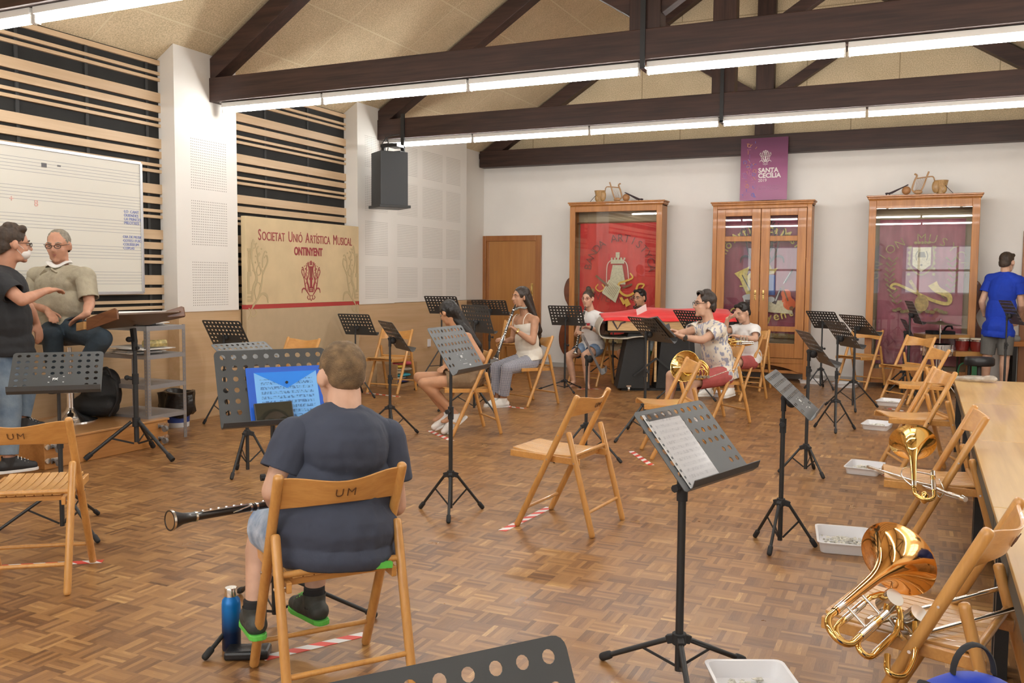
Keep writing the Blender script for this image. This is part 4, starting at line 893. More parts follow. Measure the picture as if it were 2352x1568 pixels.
def person(label, D0, a, J, face, cloth, skc, hair, g=1., s=1., hs=1., vox=.0085, extra=None, hands=True, feet='shoe', gaze=None):
    """J: joints as (px, py, forward, right) of the photograph with their depth told in the body's own frame"""
    fd = V((-sin(a), cos(a), 0)); rd = V((cos(a), sin(a), 0)); ff, rf = fd.dot(FH), rd.dot(FH)
    fo = J.get('fo', 0.); D0 += fo*ff
    j = {k: (P(v[0], v[1], D0+v[2]*ff+v[3]*rf) if len(v) == 4 else V(v)) for k, v in J.items() if isinstance(v, tuple) and len(v) == 4}
    pel, nk = j['pel'], j['neck']; root = thing('person', label, 'person', (pel.x, pel.y, 0)); off = -root.location
    for k in j: j[k] = j[k]+off
    pel, nk = j['pel'], j['neck']; SL, SR = j['sL'], j['sR']
    up = (nk-pel).normalized(); rt = (SR-SL); rt = (rt-up*rt.dot(up)); sw = rt.length; rt.normalize(); fw = up.cross(rt); TR_ = M((rt, fw, up)).transposed(); H = (nk-pel).length
    sw = max(sw, (.33 if not (hair and hair[1] in ('long', 'bun')) else .30)*s)
    at = lambda x, y, z: pel+rt*x+fw*y+up*z
    skm = skin(*skc); bp_, cl = [], []
    def torso(L, e, sh=True):
        bw = .40 if e == 0 else .45
        L.append(('e', at(0, .0, H*.72), (sw*.44+e, .105*g**.7*s+e, H*.29+e), TR_)); L.append(('e', at(0, .015, H*.36), (sw*bw*g**.6+e, .104*g**.7*s+e, H*.36+e), TR_)); L.append(('e', at(0, -.01, H*.03), (.15*g**.7*s+e, .115*g**.7*s+e, .12*s+e), TR_))
        if not sh: return
        L.append(('c', SL, SR, .052*s+e, .052*s+e)); L.append(('c', nk-up*.01, SL-up*.005, .042*s+e, .05*s+e)); L.append(('c', nk-up*.01, SR-up*.005, .042*s+e, .05*s+e))
    torso(bp_, 0.)
    # head
    hc = j['head']; vr = hc-off-C0; vr.z = 0; vr.normalize(); F = (V((vr.y, -vr.x, 0))*face[0]-vr*face[1]+V((0, 0, 1))*face[2]).normalized(); tilt = face[3] if len(face) > 3 else 0.
    U = V((0, 0, 1)); R = F.cross(U).normalized(); U = R.cross(F).normalized(); U = (U+R*tilt).normalized(); R = F.cross(U).normalized(); HR = M((R, F, U)).transposed(); q = hs*s
    hp = lambda x, y, z: hc+(R*x+F*y+U*z)*q
    bp_ += [('e', hp(0, -.014, .03), (.073*q, .092*q, .086*q), HR), ('e', hp(0, .024, -.035), (.0625*q, .066*q, .072*q), HR), ('c', hp(-.03, .03, -.082), hp(.03, .03, -.082), .026*q, .026*q), ('e', hp(0, .062, -.094), (.024*q, .022*q, .018*q), HR)]
    bp_ += [('c', hp(0, .084, .012), hp(0, .101, -.022), .009*q, .0125*q), ('e', hp(-.011, .092, -.026), (.008*q, .008*q, .006*q), HR), ('e', hp(.011, .092, -.026), (.008*q, .008*q, .006*q), HR)]
    bp_ += [('c', hp(-.02, .078, .026), hp(-.045, .066, .024), .009*q, .007*q), ('c', hp(.02, .078, .026), hp(.045, .066, .024), .009*q, .007*q), ('e', hp(-.04, .056, -.025), (.02*q, .02*q, .018*q), HR), ('e', hp(.04, .056, -.025), (.02*q, .02*q, .018*q), HR)]
    for sd in (-1, 1): bp_ += [('e', hp(sd*.081, -.01, -.006), (.010*q, .020*q, .033*q), HR @ M.Rotation(-sd*.5, 3, 'Z')), ('c', hp(sd*.068, -.0, -.025), hp(sd*.078, -.004, .012), .010*q, .009*q)]
    bp_ += [('c', hp(0, -.02, -.06), nk, .052*q*g**.25, .056*s*g**.3)]
    # arms
    L_ = lambda p, q_, t: V(p).lerp(V(q_), t)
    for sd, k in ((-1, 'L'), (1, 'R')):
        S_, E_, W_ = j['s'+k], j['e'+k], j['w'+k]
        bp_ += [('c', S_, E_, .048*s*g**.4, .037*s*g**.3), ('c', E_, L_(E_, W_, .35), .037*s, .038*s*g**.2), ('c', L_(E_, W_, .3), W_, .038*s, .025*s)]
        if hands:
            hd = V(j['h'+k])-W_ if 'h'+k in j else W_-E_; nr = (j['n'+k]-off if 'n'+k in j else V((0, 0, 1))) if False else (V(J['n'+k]) if 'n'+k in J else V((0, 0, 1)))
            hand(bp_, W_, hd, nr, sd, s*.98, J.get('curl', (.35,))[0] if isinstance(J.get('curl'), tuple) else .35)
    # legs
    for k in ('L', 'R'):
        h_, kn, an = j['p'+k], j['k'+k], j['a'+k]
        bp_ += [('c', h_, kn, .083*s*g**.8, .054*s*g**.3), ('c', kn, L_(kn, an, .32)+(-fd*.012), .052*s, .056*s*g**.3), ('c', L_(kn, an, .3)-fd*.012, an, .055*s*g**.3, .035*s)]
        t_ = j.get('t'+k)
        if t_ is not None:
            d_ = (t_-an); d_.z = 0; d_.normalize(); bp_ += [('c', an, an+d_*.09*s+V((0, 0, -.05*s)), .03*s, .026*s), ('c', an+V((0, 0, -.055*s))-d_*.03*s, an+d_*.13*s+V((0, 0, -.062*s)), .026*s, .018*s)]
    body = blob(bp_, 'body', skm, root, vox, 3)
    # clothes -------------------------------------------------
    c = cloth
    if 'top' in c:
        hw = c.get('hipw', 1.); e = c.get('puff', .016); T = []; cuts = []; torso(T, e, c.get('sleeve', .62) > 0); T.append(('e', at(0, -.01, .03), (.15*g**.8*s*hw+e+.008, .12*g**.7*s+e+.01, .12*s+e), TR_)); T.append(('c', j['pL'], j['pR'], .085*g**.8*s*hw+e+.006, .085*g**.8*s*hw+e+.006)); SLV_ = []
        hem = c.get('hem', .06)
        if hem > 0: T.append(('e', at(0, -.01, -hem+.03), (.15*g**.8*s*hw+e+.008, .123*g**.7*s+e+.01, .09*s), TR_))
        for k in ('L', 'R'):
            S_, E_ = j['s'+k], j['e'+k]; f_ = c.get('sleeve', .62)
            if f_ > 0:
                SLV_.append(([('c', S_, L_(S_, E_, f_+.12), .050*s*g**.4+e*.8, .047*s*g**.3+e)], [(L_(S_, E_, f_), (E_-S_), .16)]))
        cuts.append((nk+up*.028*s+fw*.01, up+fw*.25, .1*s)); 
        if c.get('cuthem', True): cuts.append((at(0, 0, -hem), -up, .35))
        if c.get('low'): cuts.append((at(0, .02, H*c['low']), up+fw*.1, .3))
        sh = blob(T, c.get('name', 't_shirt'), c['top'], root, vox, 5, cuts)
        if SLV_:
            bmj = bmesh.new(); bmj.from_mesh(sh.data)
            for T2, C2 in SLV_:
                o2 = blob(T2, 'sl', c['top'], None, vox, 3, C2); bmj.from_mesh(o2.data); me_ = o2.data; bpy.data.objects.remove(o2); bpy.data.meshes.remove(me_)
            bmj.to_mesh(sh.data); bmj.free(); sh.data.polygons.foreach_set('use_smooth', [True]*len(sh.data.polygons))
        m_ = sh.modifiers.new('s', 'SOLIDIFY'); m_.thickness = .003; m_.offset = 1
        sh['label'] = c.get('tlabel', '')
        if not sh['label']: del sh['label']
        if c.get('wr'): q_ = sh.modifiers.new('d', 'DISPLACE'); tx = bpy.data.textures.new('wr', 'CLOUDS'); tx.noise_scale = .09; q_.texture = tx; q_.strength = .014; q_.mid_level = .35; q_.texture_coords = 'LOCAL'
    if 'bottom' in c:
        e = .012; T = [('e', at(0, -.01, .01), (.152*g**.7*s+e, .115*g**.7*s+e, .11*s+e), TR_)]; cuts = []
        for k in ('L', 'R'):
            h_, kn, an = j['p'+k], j['k'+k], j['a'+k]; f_ = c['len']
            if f_ <= 1: T.append(('c', h_, L_(h_, kn, f_+.05), .085*s*g**.8+e, (.062+.02*(1-f_))*s*g**.4+e*1.2)); cuts.append((L_(h_, kn, f_), kn-h_, .2*s, .125*s*g**.5))
            else:
                f2 = f_-1; T += [('c', h_, kn, .085*s*g**.8+e, .058*s*g**.3+e), ('c', kn, L_(kn, an, f2+.03), .058*s*g**.3+e, .045*s+e)]; cuts.append((L_(kn, an, f2), an-kn, .12*s, .085*s))
        if c.get('skirt'): T.append(('c', (j['pL']+j['pR'])/2, L_((j['pL']+j['pR'])/2, (j['kL']+j['kR'])/2, c['len']), .11*s, .09*s)); T.append(('c', L_(j['pL'], j['kL'], c['len']*.9), L_(j['pR'], j['kR'], c['len']*.9), .078*s, .078*s))
        pt_ = blob(T, c.get('bname', 'trousers'), c['bottom'], root, vox, 4, cuts); m_ = pt_.modifiers.new('s', 'SOLIDIFY'); m_.thickness = .003; m_.offset = 1
    # shoes
    if feet == 'shoe':
        for k in ('L', 'R'):
            an, t_ = j['a'+k], j.get('t'+k)
            if t_ is None: continue
            d_ = t_-an; d_.z = min(d_.z+.06, 0)*.5 if not c.get('shoepitch') else d_.z+.02; d_.normalize(); z_ = V((0, 0, -1)); fz = s
            T = [('c', an+z_*-.02+d_*.0, an+z_*.05*fz, .046*fz, .043*fz), ('c', an+z_*.052*fz-d_*.032*fz, an+d_*.09*fz+z_*.058*fz, .041*fz, .041*fz), ('c', an+d_*.03*fz+z_*.02*fz, an+d_*.11*fz+z_*.055*fz, .034*fz, .032*fz), ('c', an+d_*.07*fz+z_*.06*fz, an+d_*.145*fz+z_*.066*fz, .041*fz, .031*fz)]
            so = blob(T, 'shoe', c['shoe'], root, .006, 3, [(an+V((0, 0, .012)), V((0, 0, 1)), .09)])
            # sole
            mb = MB(); sdv = d_.cross(V((0, 0, 1))).normalized(); upv = sdv.cross(d_); pr = [(-.078, .01), (-.072, .024), (-.05, .033), (.0, .034), (.06, .035), (.12, .038), (.155, .03), (.172, .018), (.18, .006)]
            ol = [d_*x*fz+sdv*y*fz for x, y in pr]+[d_*x*fz-sdv*y*fz for x, y in pr[::-1]]; zb = an-upv*.098*fz
            lo = [mb.bm.verts.new(zb+p_) for p_ in ol]; hi = [mb.bm.verts.new(zb+p_*1.0+upv*.02*fz) for p_ in ol]; mb.skin(lo, hi); mb.cap(lo, True); mb.cap(hi); mb.build('sole', c['sole'], so, smooth=False, bevel=.003)
            lc = MB()
            for i in range(4): x = .05+i*.02; lc.tube([an+d_*(x+.0)*fz+sdv*.026*fz-upv*(.006+.011*i)*fz, an+d_*(x+.006)*fz-upv*(-.010+.011*i)*fz, an+d_*x*fz-sdv*.026*fz-upv*(.006+.011*i)*fz], .0035, n=6)
            lc.build('laces', c.get('lace', c['sole']), so)
    # face: eyes, brows, lips
    ew = mat('eye_white', (.5, .46, .42), .35); ib = mat('iris', (.05, .025, .012), .2)
    gz = (0, 1, 0)
    for sd in (-1, 1):
        b = MB(); b.ell(hp(sd*.031, .0735, .008), (.0118*q, .0112*q, (.0052 if gaze != 'closed' else .0015)*q), HR, 12, 8); eo = b.build('eye', ew, root, smooth=True, angle=180)
        b = MB(); b.ell(hp(sd*.031+gz[0]*.003, .0825, .008+gz[2]*.003), (.0056*q, .0035*q, (.0054 if gaze != 'closed' else .001)*q), HR, 10, 6); b.build('iris', ib, eo, smooth=True, angle=180)
        b = MB(); b.tube([hp(sd*.019, .0835, .0105), hp(sd*.031, .0865, .0148), hp(sd*.044, .079, .0095)] if gaze != 'closed' else [hp(sd*.019, .083, .007), hp(sd*.031, .086, .0045), hp(sd*.044, .079, .006)], [.0011*q, .0019*q, .0011*q], n=6); b.build('eyelashes', ib, root, smooth=True)
        b = MB(); b.tube([hp(sd*.014, .083, .0275), hp(sd*.032, .082, .033), hp(sd*.05, .068, .027)], [.0035*q, .0042*q, .002*q], n=6); b.build('eyebrow', hair[0] if hair else ib, root, smooth=True)
    b = MB(); b.tube([hp(-.026, .071, -.056), hp(-.009, .084, -.053), hp(.009, .084, -.053), hp(.026, .071, -.056)], [.002*q, .0045*q, .0045*q, .002*q], n=8); b.tube([hp(-.023, .072, -.059), hp(0, .082, -.063), hp(.023, .072, -.059)], [.002*q, .0055*q, .002*q], n=8)
    b.build('lips', mat('lips', (.42, .16, .13), .45), root, smooth=True)
    # hair
    if hair:
        hm, style = hair; T = []
        if style == 'short': T = [('e', hp(0, -.022, .046), (.079*q, .094*q, .084*q), HR), ('e', hp(0, -.05, -.01), (.07*q, .06*q, .075*q), HR), ('c', hp(-.042, .035, .093), hp(.042, .035, .093), .026*q, .026*q)]
        elif style == 'thin': T = [('e', hp(0, -.022, .036), (.0765*q, .0905*q, .0835*q), HR), ('e', hp(0, -.045, -.01), (.070*q, .062*q, .068*q), HR)]
        elif style == 'quiff': T = [('e', hp(0, -.022, .046), (.08*q, .095*q, .084*q), HR), ('e', hp(0, -.055, -.01), (.068*q, .058*q, .085*q), HR), ('c', hp(-.04, .045, .1), hp(.045, .035, .103), .028*q, .027*q), ('c', hp(-.02, .0, .112), hp(.02, -.04, .108), .032*q, .036*q)]
        elif style == 'buzz': T = [('e', hp(0, -.018, .036), (.0775*q, .097*q, .089*q), HR), ('e', hp(0, -.04, .0), (.067*q, .066*q, .06*q), HR)]
        elif style == 'bun': T = [('e', hp(0, -.02, .038), (.0775*q, .094*q, .084*q), HR), ('e', hp(.01, -.05, .135), (.035*q, .035*q, .034*q), HR), ('e', hp(0, -.04, .1), (.045*q, .045*q, .04*q), HR), ('e', hp(0, -.05, -.01), (.065*q, .055*q, .06*q), HR)]
        elif style == 'long':
            bk = nk+(-fw*.085)+up*.0
            T = [('e', hp(0, -.02, .036), (.082*q, .097*q, .088*q), HR), ('c', hp(0, -.06, 0), nk-fw*.07+up*.02, .072*q, .075*s), ('c', nk-fw*.07+up*.02, at(0, -.135, H*.5), .075*s, .06*s), ('c', at(.03, -.13, H*.55), at(.0, -.15, H*.2), .05*s, .03*s), ('c', hp(.055, -.01, .03), at(.085, -.06, H*.96), .036*q, .034*q), ('c', hp(-.055, -.01, .03), at(-.085, -.06, H*.96), .036*q, .034*q), ('c', at(.085, -.06, H*.96), at(.05, -.13, H*.6), .034*q, .045*q), ('c', at(-.085, -.06, H*.96), at(-.05, -.13, H*.6), .034*q, .045*q)]
        hc_ = [] if style == 'long' else [(hp(0, .047 if style != 'thin' else .03, .045), F-U*.3, .12*q)]
        if style in ('short', 'quiff', 'buzz', 'thin'): hc_ += [(hp(0, .0, -.005), F*.75-U, .14*q)]
        else: hc_ = [(hp(0, .045, .03), F-U*.4, .10*q)]
        ho = blob(T, 'hair', hm, root, .006, 2, hc_); tx = bpy.data.textures.new('hr', 'CLOUDS'); tx.noise_scale = .011; q_ = ho.modifiers.new('d', 'DISPLACE'); q_.texture = tx; q_.strength = .006 if style not in ('buzz',) else .003; q_.mid_level = .4; q_.texture_coords = 'LOCAL'
    j['_'] = dict(hp=hp, at=at, up=up, fw=fw, rt=rt, R=R, F=F, U=U, q=q, HR=HR, root=root, H=H, off=off, fd=fd, rd=rd)
    return root, j
def glasses(j, m, kind='round'):
    k = j['_']; hp, q = k['hp'], k['q']; b = MB()
    for sd in (-1, 1):
        b.tube([hp(sd*.031+.023*cos(a), .093, .006+.0175*sin(a)*(1 if kind == 'round' else .8)) for a in [2*pi*i/16 for i in range(16)]], .0022*q, n=6, closed=True)
        b.tube([hp(sd*.054, .09, .012), hp(sd*.077, .06, .014), hp(sd*.08, -.005, .01)], .002*q, n=6)
    b.tube([hp(-.008, .094, .01), hp(0, .097, .012), hp(.008, .094, .01)], .002*q, n=6)
    b.build('glasses', m, k['root'], smooth=True)
def mask(j, m, low=False):
    k = j['_']; hp, q, HR = k['hp'], k['q'], k['HR']
    if not low:
        o = blob([('e', hp(0, .045, -.052), (.06*q, .056*q, .046*q), HR), ('c', hp(0, .088, -.024), hp(0, .085, -.06), .014*q, .016*q)], 'face_mask', m, k['root'], .006, 3, [(hp(0, .028, -.05), -k['F'], .1*q)])
        b = MB()
        for sd in (-1, 1): b.tube([hp(sd*.052, .055, -.03), hp(sd*.078, .01, -.0), hp(sd*.082, -.012, .01)], .0016*q, n=6); b.tube([hp(sd*.052, .05, -.075), hp(sd*.077, .0, -.03)], .0016*q, n=6)
        b.build('ear_loop', m, k['root'])
    else:
        b = MB(); c = hp(0, 0, -.115)
        b.tube([hp(.068*cos(a), .012+.062*sin(a), -.118+.010*sin(3*a)-.012*sin(a)) for a in [2*pi*i/28 for i in range(28)]], .022*q, n=10, closed=True, flat=.45); b.build('neck_mask', m, k['root'], smooth=True)
def clarinet(p0, p1, label, group='clarinets', r=.0125, L=None, name='clarinet', cat='clarinet'):
    p0, p1 = V(p0), V(p1); d = p1-p0; L = L or d.length; t = thing(name, label, cat, tuple(p0), 0, group); q = V((0, 0, 1)).rotation_difference(d); t.rotation_mode = 'QUATERNION'; t.rotation_quaternion = q
    wd = mat('grenadilla', (.018, .015, .013), .3, coat=.3)
    b = MB(); b.lathe([(.004, 0), (.009, .02), (.0115, .07), (.0145, .075), (.0145, .13), (.0125, .135), (.0128, .33), (.0145, .34), (.0135, .36), (.0145, .56), (.017, .575), (.0165, .59), (.02, .62), (.033, .655), (.035, .665), (.03, .665), (.02, .63)], n=18); b.build('body', wd, t, smooth=True, angle=50)
    b = MB()
    for z in (.072, .133, .335, .36, .572, .66): rr = {.66: .0352, .572: .0178}.get(z, .0152); b.lathe([(rr, z-.004), (rr, z+.004)], n=18)
    for z in (.16, .185, .21, .24, .27, .3, .39, .42, .45, .48, .51, .54): b.cyl((0, .0125, z), (0, .0185, z), .0065, n=10)
    for x, z0, z1 in ((.012, .15, .32), (-.011, .17, .33), (.012, .37, .55), (-.012, .38, .54)): b.cyl((x, .012, z0), (x, .012, z1), .0022, n=6)
    for i in range(6): b.bar((.012, .012, .17+i*.06), (-.006, .016, .175+i*.06), .003, .004)
    b.tube(curve([(-.014, .008, .36), (-.022, .0, .4), (-.02, -.008, .45)]), .0025, n=6); b.tube(curve([(.014, .008, .36), (.022, .0, .4), (.02, -.008, .44)]), .0025, n=6)
    b.build('keywork', SILV, t, smooth=True, angle=30); return t
TS_BLACK = mat('cotton_black', (.018, .019, .022), .85, bump=.15, bscale=40); LINEN = mat('linen_beige', (.40, .355, .26), .85, noise=.14, nscale=12, bump=.5, bscale=30)
NAVY = mat('cotton_navy', (.047, .056, .085), .9, noise=.12, nscale=5, bump=.3, bscale=18); JEAN = mat('denim_blue', (.08, .125, .19), .85, col2=(.2, .26, .32), nscale=7, bump=.3, bscale=40)
JEAND = mat('denim_dark', (.03, .05, .07), .85, noise=.4, nscale=6, bump=.3, bscale=40); JEANL = mat('denim_washed', (.2, .28, .42), .85, col2=(.5, .57, .66), nscale=14, bump=.3, bscale=60)
DSH = mat('denim_shorts', (.16, .25, .4), .85, col2=(.28, .38, .52), nscale=12, bump=.2, bscale=60)
TWHITE = mat('cotton_white', (.78, .76, .74), .85, bump=.2, bscale=20); SATIN = mat('satin_cream', (.76, .71, .62), .4, bump=.2, bscale=14, sheen=.3)
BSHIRT = mat('cotton_royal', (.005, .04, .42), .85, noise=.15, nscale=6, bump=.2, bscale=20); REDS = mat('shorts_red', (.42, .09, .085), .85, noise=.15, nscale=10, bump=.3, bscale=30)
GREY = mat('shorts_grey', (.13, .125, .115), .85, noise=.1, bump=.2, bscale=40); BROWN = mat('skirt_brown', (.2, .125, .065), .85, noise=.2, nscale=12, bump=.4, bscale=30)
SHW = mat('shoe_white', (.78, .76, .72), .5); SHB = mat('shoe_black', (.02, .02, .022), .6); SOLEW = mat('sole_white', (.8, .79, .77), .5); SHG = mat('shoe_charcoal', (.05, .055, .05), .6, noise=.3, nscale=30); GREEN = mat('shoe_green', (.12, .55, .08), .5)
H_BR = mat('hair_brown', (.05, .03, .018), .6, noise=.4, nscale=40, stretch=(1, 1, .2)); H_BK = mat('hair_black', (.012, .009, .008), .45, noise=.4, nscale=30, stretch=(1, 1, .15)); H_GR = mat('hair_grey', (.26, .23, .18), .7, noise=.3, nscale=50); H_SB = mat('hair_sandy', (.2, .125, .06), .75, noise=.45, nscale=30, bump=.6, bscale=250); H_DK = mat('hair_dark_brown', (.03, .018, .012), .45, noise=.4, nscale=30, stretch=(1, 1, .15))
FLOR = mat('floral_shirt', (.72, .66, .56), .85); k = NT(FLOR); v_, x_ = k.xyz(); vo = k.n('ShaderNodeTexVoronoi'); vo.inputs['Scale'].default_value = 24; mp = k.n('ShaderNodeMapping'); mp.inputs['Rotation'].default_value = (.6, .5, .7); mp.inputs['Scale'].default_value = (1, 1, .55); k.L(v_, mp.inputs[0]); ns = k.n('ShaderNodeTexNoise'); ns.inputs['Scale'].default_value = 14; k.L(mp.outputs[0], ns.inputs[0])
mxv = k.n('ShaderNodeMix'); mxv.data_type = 'VECTOR'; mxv.inputs[0].default_value = .16; k.L(mp.outputs[0], mxv.inputs[4]); k.L(ns.outputs[1], mxv.inputs[5]); k.L(mxv.outputs[1], vo.inputs[0])
fm = k.m('LESS_THAN', vo.outputs['Distance'], .43); wn = k.noise(v_, 60, 2); fl = k.mix(wn, (.2, .25, .42), (.35, .33, .36)); k.L(k.mix(k.m('MULTIPLY', fm, .9), (.72, .66, .56), fl), k.b.inputs['Base Color']); k.bump(k.noise(v_, 25), .3)
GING = mat('gingham', (.5, .5, .55), .8); k = NT(GING); v_, x_ = k.xyz(); sc = 85.
a_ = k.m('LESS_THAN', k.m('FRACT', k.m('MULTIPLY', k.m('ADD', x_[0], x_[1]), sc*.8)), .5); b_ = k.m('LESS_THAN', k.m('FRACT', k.m('MULTIPLY', x_[2], sc)), .5); f_ = k.m('MULTIPLY', k.m('ADD', a_, b_), .5); k.L(k.mix(f_, (.62, .62, .66), (.015, .025, .08)), k.b.inputs['Base Color'])
PLAID = mat('plaid_shirt', (.5, .58, .62), .85); k = NT(PLAID); v_, x_ = k.xyz(); a_ = k.m('LESS_THAN', k.m('FRACT', k.m('MULTIPLY', x_[0], 16.)), .25); b_ = k.m('LESS_THAN', k.m('FRACT', k.m('MULTIPLY', x_[2], 16.)), .25); k.L(k.mix(k.m('MULTIPLY', k.m('ADD', a_, b_), .5), (.4, .48, .53), (.62, .66, .66)), k.b.inputs['Base Color'])
sk_f = ('fair', (.60, .36, .25)); sk_m = ('mid', (.50, .27, .165)); sk_t = ('tan', (.5, .26, .145)); sk_r = ('ruddy', (.56, .29, .19))
gl_b = mat('glasses_black', (.01, .01, .012), .25); gl_r = mat('glasses_red', (.3, .02, .03), .3); MASKM = mat('mask_white', (.78, .76, .73), .8, bump=.2, bscale=60)
rad = math.radians
# P3 boy in the foreground (back to camera)
r3, j3 = person('boy in a navy T-shirt seen from behind, sitting at the stand with the blue folder', 3.03, rad(53.9), dict(
    head=(783, 862, .15, 0), neck=(790, 946, .09, 0), sL=(680, 1006, .11, -.17), sR=(884, 1008, .11, .17), eL=(628, 1128, .1, -.25), eR=(908, 1160, .1, .24), wL=(650, 1180, .3, -.1), wR=(820, 1190, .3, .08), hL=(690, 1180, .38, .0), hR=(780, 1185, .4, .0),
    pel=(768, 1222, .10, 0), pL=(705, 1230, .12, -.09), pR=(812, 1230, .12, .09), kL=(606, 1204, .43, -.13), kR=(730, 1192, .47, .12), aL=(585, 1398, .24, -.12), aR=(722, 1368, .3, .12), tL=(556, 1400, .5, -.14), tR=(655, 1345, .55, .0)),
    (-.46, -.88, -.08), dict(top=NAVY, sleeve=.62, hem=.085, hipw=.9, bottom=JEANL, bname='denim_shorts', len=.82, shoe=SHG, sole=GREEN, lace=GREEN, puff=.02, wr=1), sk_f, (H_SB, 'buzz'), g=1.62, s=.95, hs=1.06, vox=.0075)
k = j3['_']; at = k['at']
b = MB(); b.box(at(.07, -.17, -.075), (.16, .02, .02), rot=M((k['rt'], k['fw'], k['up'])).transposed()); b.build('waistband', GREEN, r3)
for nm in 'LR':
    a_ = j3['a'+nm]; b = MB(); b.cyl(a_+V((0, 0, -.04)), a_+V((0, 0, .035)), .041, .039, n=16); b.build('sock', TS_BLACK, r3, smooth=True)
clarinet(P(760, 1135, 3.3), P(484, 1180, 2.93), 'black oboe held flat across the lap of the boy in navy', 'woodwinds held in the lap', name='oboe', cat='oboe').scale = (.95,)*3
# P1 standing man at the left
r1, j1 = person('man in black T-shirt, jeans and white face mask standing at the left edge', 6.25, rad(-24), dict(
    head=(32, 562, 0, 0), neck=(8, 622, 0, 0), sL=(8, 640, .06, -.2), sR=(2, 650, -.05, .2), eL=(66, 708, .0, -.28), eR=(50, 690, .0, .27), wL=(84, 742, .1, -.3), wR=(104, 668, .22, .18), hL=(92, 775, .1, -.3), hR=(130, 664, .3, .14),
    pel=(18, 800, 0, 0), pL=(26, 815, 0, -.1), pR=(2, 815, 0, .1), kL=(58, 890, .1, -.1), kR=(22, 935, .02, .1), aL=(48, 962, .0, -.12), aR=(20, 1052, -.02, .1), tL=(90, 968, .2, -.1), tR=(98, 1062, .2, .1)),
    (.95, -.2, -.06), dict(top=TS_BLACK, sleeve=.6, hem=.06, hipw=.95, bottom=JEAN, bname='jeans', len=1.93, shoe=SHB, sole=SOLEW, puff=.022, wr=1), sk_r, (H_BR, 'quiff'), g=1.25, s=1.03, hs=1.05)
glasses(j1, gl_b, 'rect'); mask(j1, MASKM)
# P2 seated man in beige shirt
r2, j2 = person('grey-haired man in beige shirt and glasses seated on the bar stool', 7.0, rad(165), dict(
    head=(134, 564, .02, 0), neck=(140, 620, -.04, 0), sR=(86, 634, 0, .2), sL=(196, 636, 0, -.2), eR=(72, 694, .05, .25), eL=(206, 697, .05, -.22), wR=(110, 714, .34, .1), wL=(198, 722, .26, -.14), hR=(129, 737, .44, .06), hL=(180, 730, .32, -.06), curl=(.25,),
    pel=(142, 752, -.02, 0), pR=(126, 754, 0, .1), pL=(160, 754, 0, -.1), kR=(120, 770, .42, .12), kL=(234, 778, .30, -.26), aR=(128, 868, .3, .1), aL=(180, 862, .16, -.14), tR=(122, 880, .45, .1), tL=(176, 884, .35, -.2)),
    (-.36, .9, -.16), dict(top=LINEN, name='shirt', sleeve=.8, hem=.05, bottom=JEAND, bname='jeans', len=1.93, shoe=SHB, sole=SHB, puff=.02, wr=1), sk_r, (H_GR, 'thin'), gaze='closed', g=1.12, s=1.03, hs=1.05)
glasses(j2, gl_b, 'rect'); mask(j2, MASKM, True)
k = j2['_']; at = k['at']; b = MB()
for sd in (-1, 1): b.box(at(sd*.06, .098, k['H']*.93), (.075, .012, .05), rot=M((k['rt'], k['fw'], k['up'])).transposed() @ M.Rotation(sd*.5, 3, 'Y') @ M.Rotation(-.7, 3, 'X'))
b.build('collar', LINEN, r2, bevel=.004)
o = MB().box((0, 0, 0), (.16, .11, .009)).build('tablet', mat('phone_case', (.03, .03, .035), .4), bevel=.003); o.location = P(176, 729, 6.83); o.rotation_euler = (R_(12), R_(-16), R_(-10)); tag(o, 'dark phone in a cover held on the lap of the seated man', 'phone')
# P4 girl with long hair
r4, j4 = person('girl with long black hair and brown skirt, seen from behind her stand', 8.12, rad(130), dict(fo=.06,
    head=(1030, 718, .06, 0), neck=(1050, 762, -.02, 0), sL=(1073, 775, -.03, -.16), sR=(1034, 772, -.02, .15), eL=(1107, 826, .04, -.2), eR=(1030, 820, .1, .18), wL=(1060, 842, .2, -.06), wR=(1024, 842, .28, .06), hL=(1040, 848, .28, 0), hR=(1015, 845, .32, 0),
    pel=(1084, 868, -.04, 0), pL=(1080, 874, .0, -.08), pR=(1062, 870, .02, .08), kL=(972, 880, .43, -.06), kR=(962, 866, .46, .06), aL=(1046, 952, .12, -.02), aR=(1026, 948, .2, .06), tL=(1014, 985, .3, .0), tR=(990, 974, .36, .05)),
    (-.72, -.62, -.5), dict(top=mat('brown_top', (.23, .15, .085), .8), name='strap_top', sleeve=0, hem=.03, low=.8, bottom=BROWN, bname='skirt', skirt=1, len=.52, shoe=SHW, sole=SOLEW, shoepitch=1, puff=.008), sk_t, (H_BK, 'long'), g=.95, s=.93, hs=1.0)
# P5 clarinet woman in cream top
r5, j5 = person('young woman in cream camisole and gingham trousers playing the clarinet', 10.02, rad(148), dict(fo=.06,
    head=(1196, 682, .06, 0), neck=(1206, 722, -.02, 0), sL=(1229, 735, -.04, -.17), sR=(1186, 735, .0, .15), eL=(1224, 785, .06, -.2), eR=(1178, 780, .06, .2), wL=(1187, 760, .28, -.04), wR=(1160, 783, .3, .07), hL=(1167, 744, .36, .02), hR=(1146, 776, .38, .04), curl=(.6,),
    pel=(1216, 822, -.05, 0), pL=(1219, 832, -.02, -.09), pR=(1200, 828, .0, .09), kL=(1164, 846, .38, -.08), kR=(1140, 845, .42, .1), aL=(1156, 916, .24, -.06), aR=(1142, 915, .32, .08), tL=(1118, 936, .46, -.02), tR=(1116, 930, .5, .1)),
    (-.9, .42, -.04), dict(top=SATIN, name='camisole', sleeve=0, hem=.02, low=.80, bottom=GING, len=1.86, shoe=SHW, sole=SOLEW, puff=.016, wr=1), sk_m, (H_DK, 'long'), gaze='closed', g=.95, s=1.0, hs=1.0)
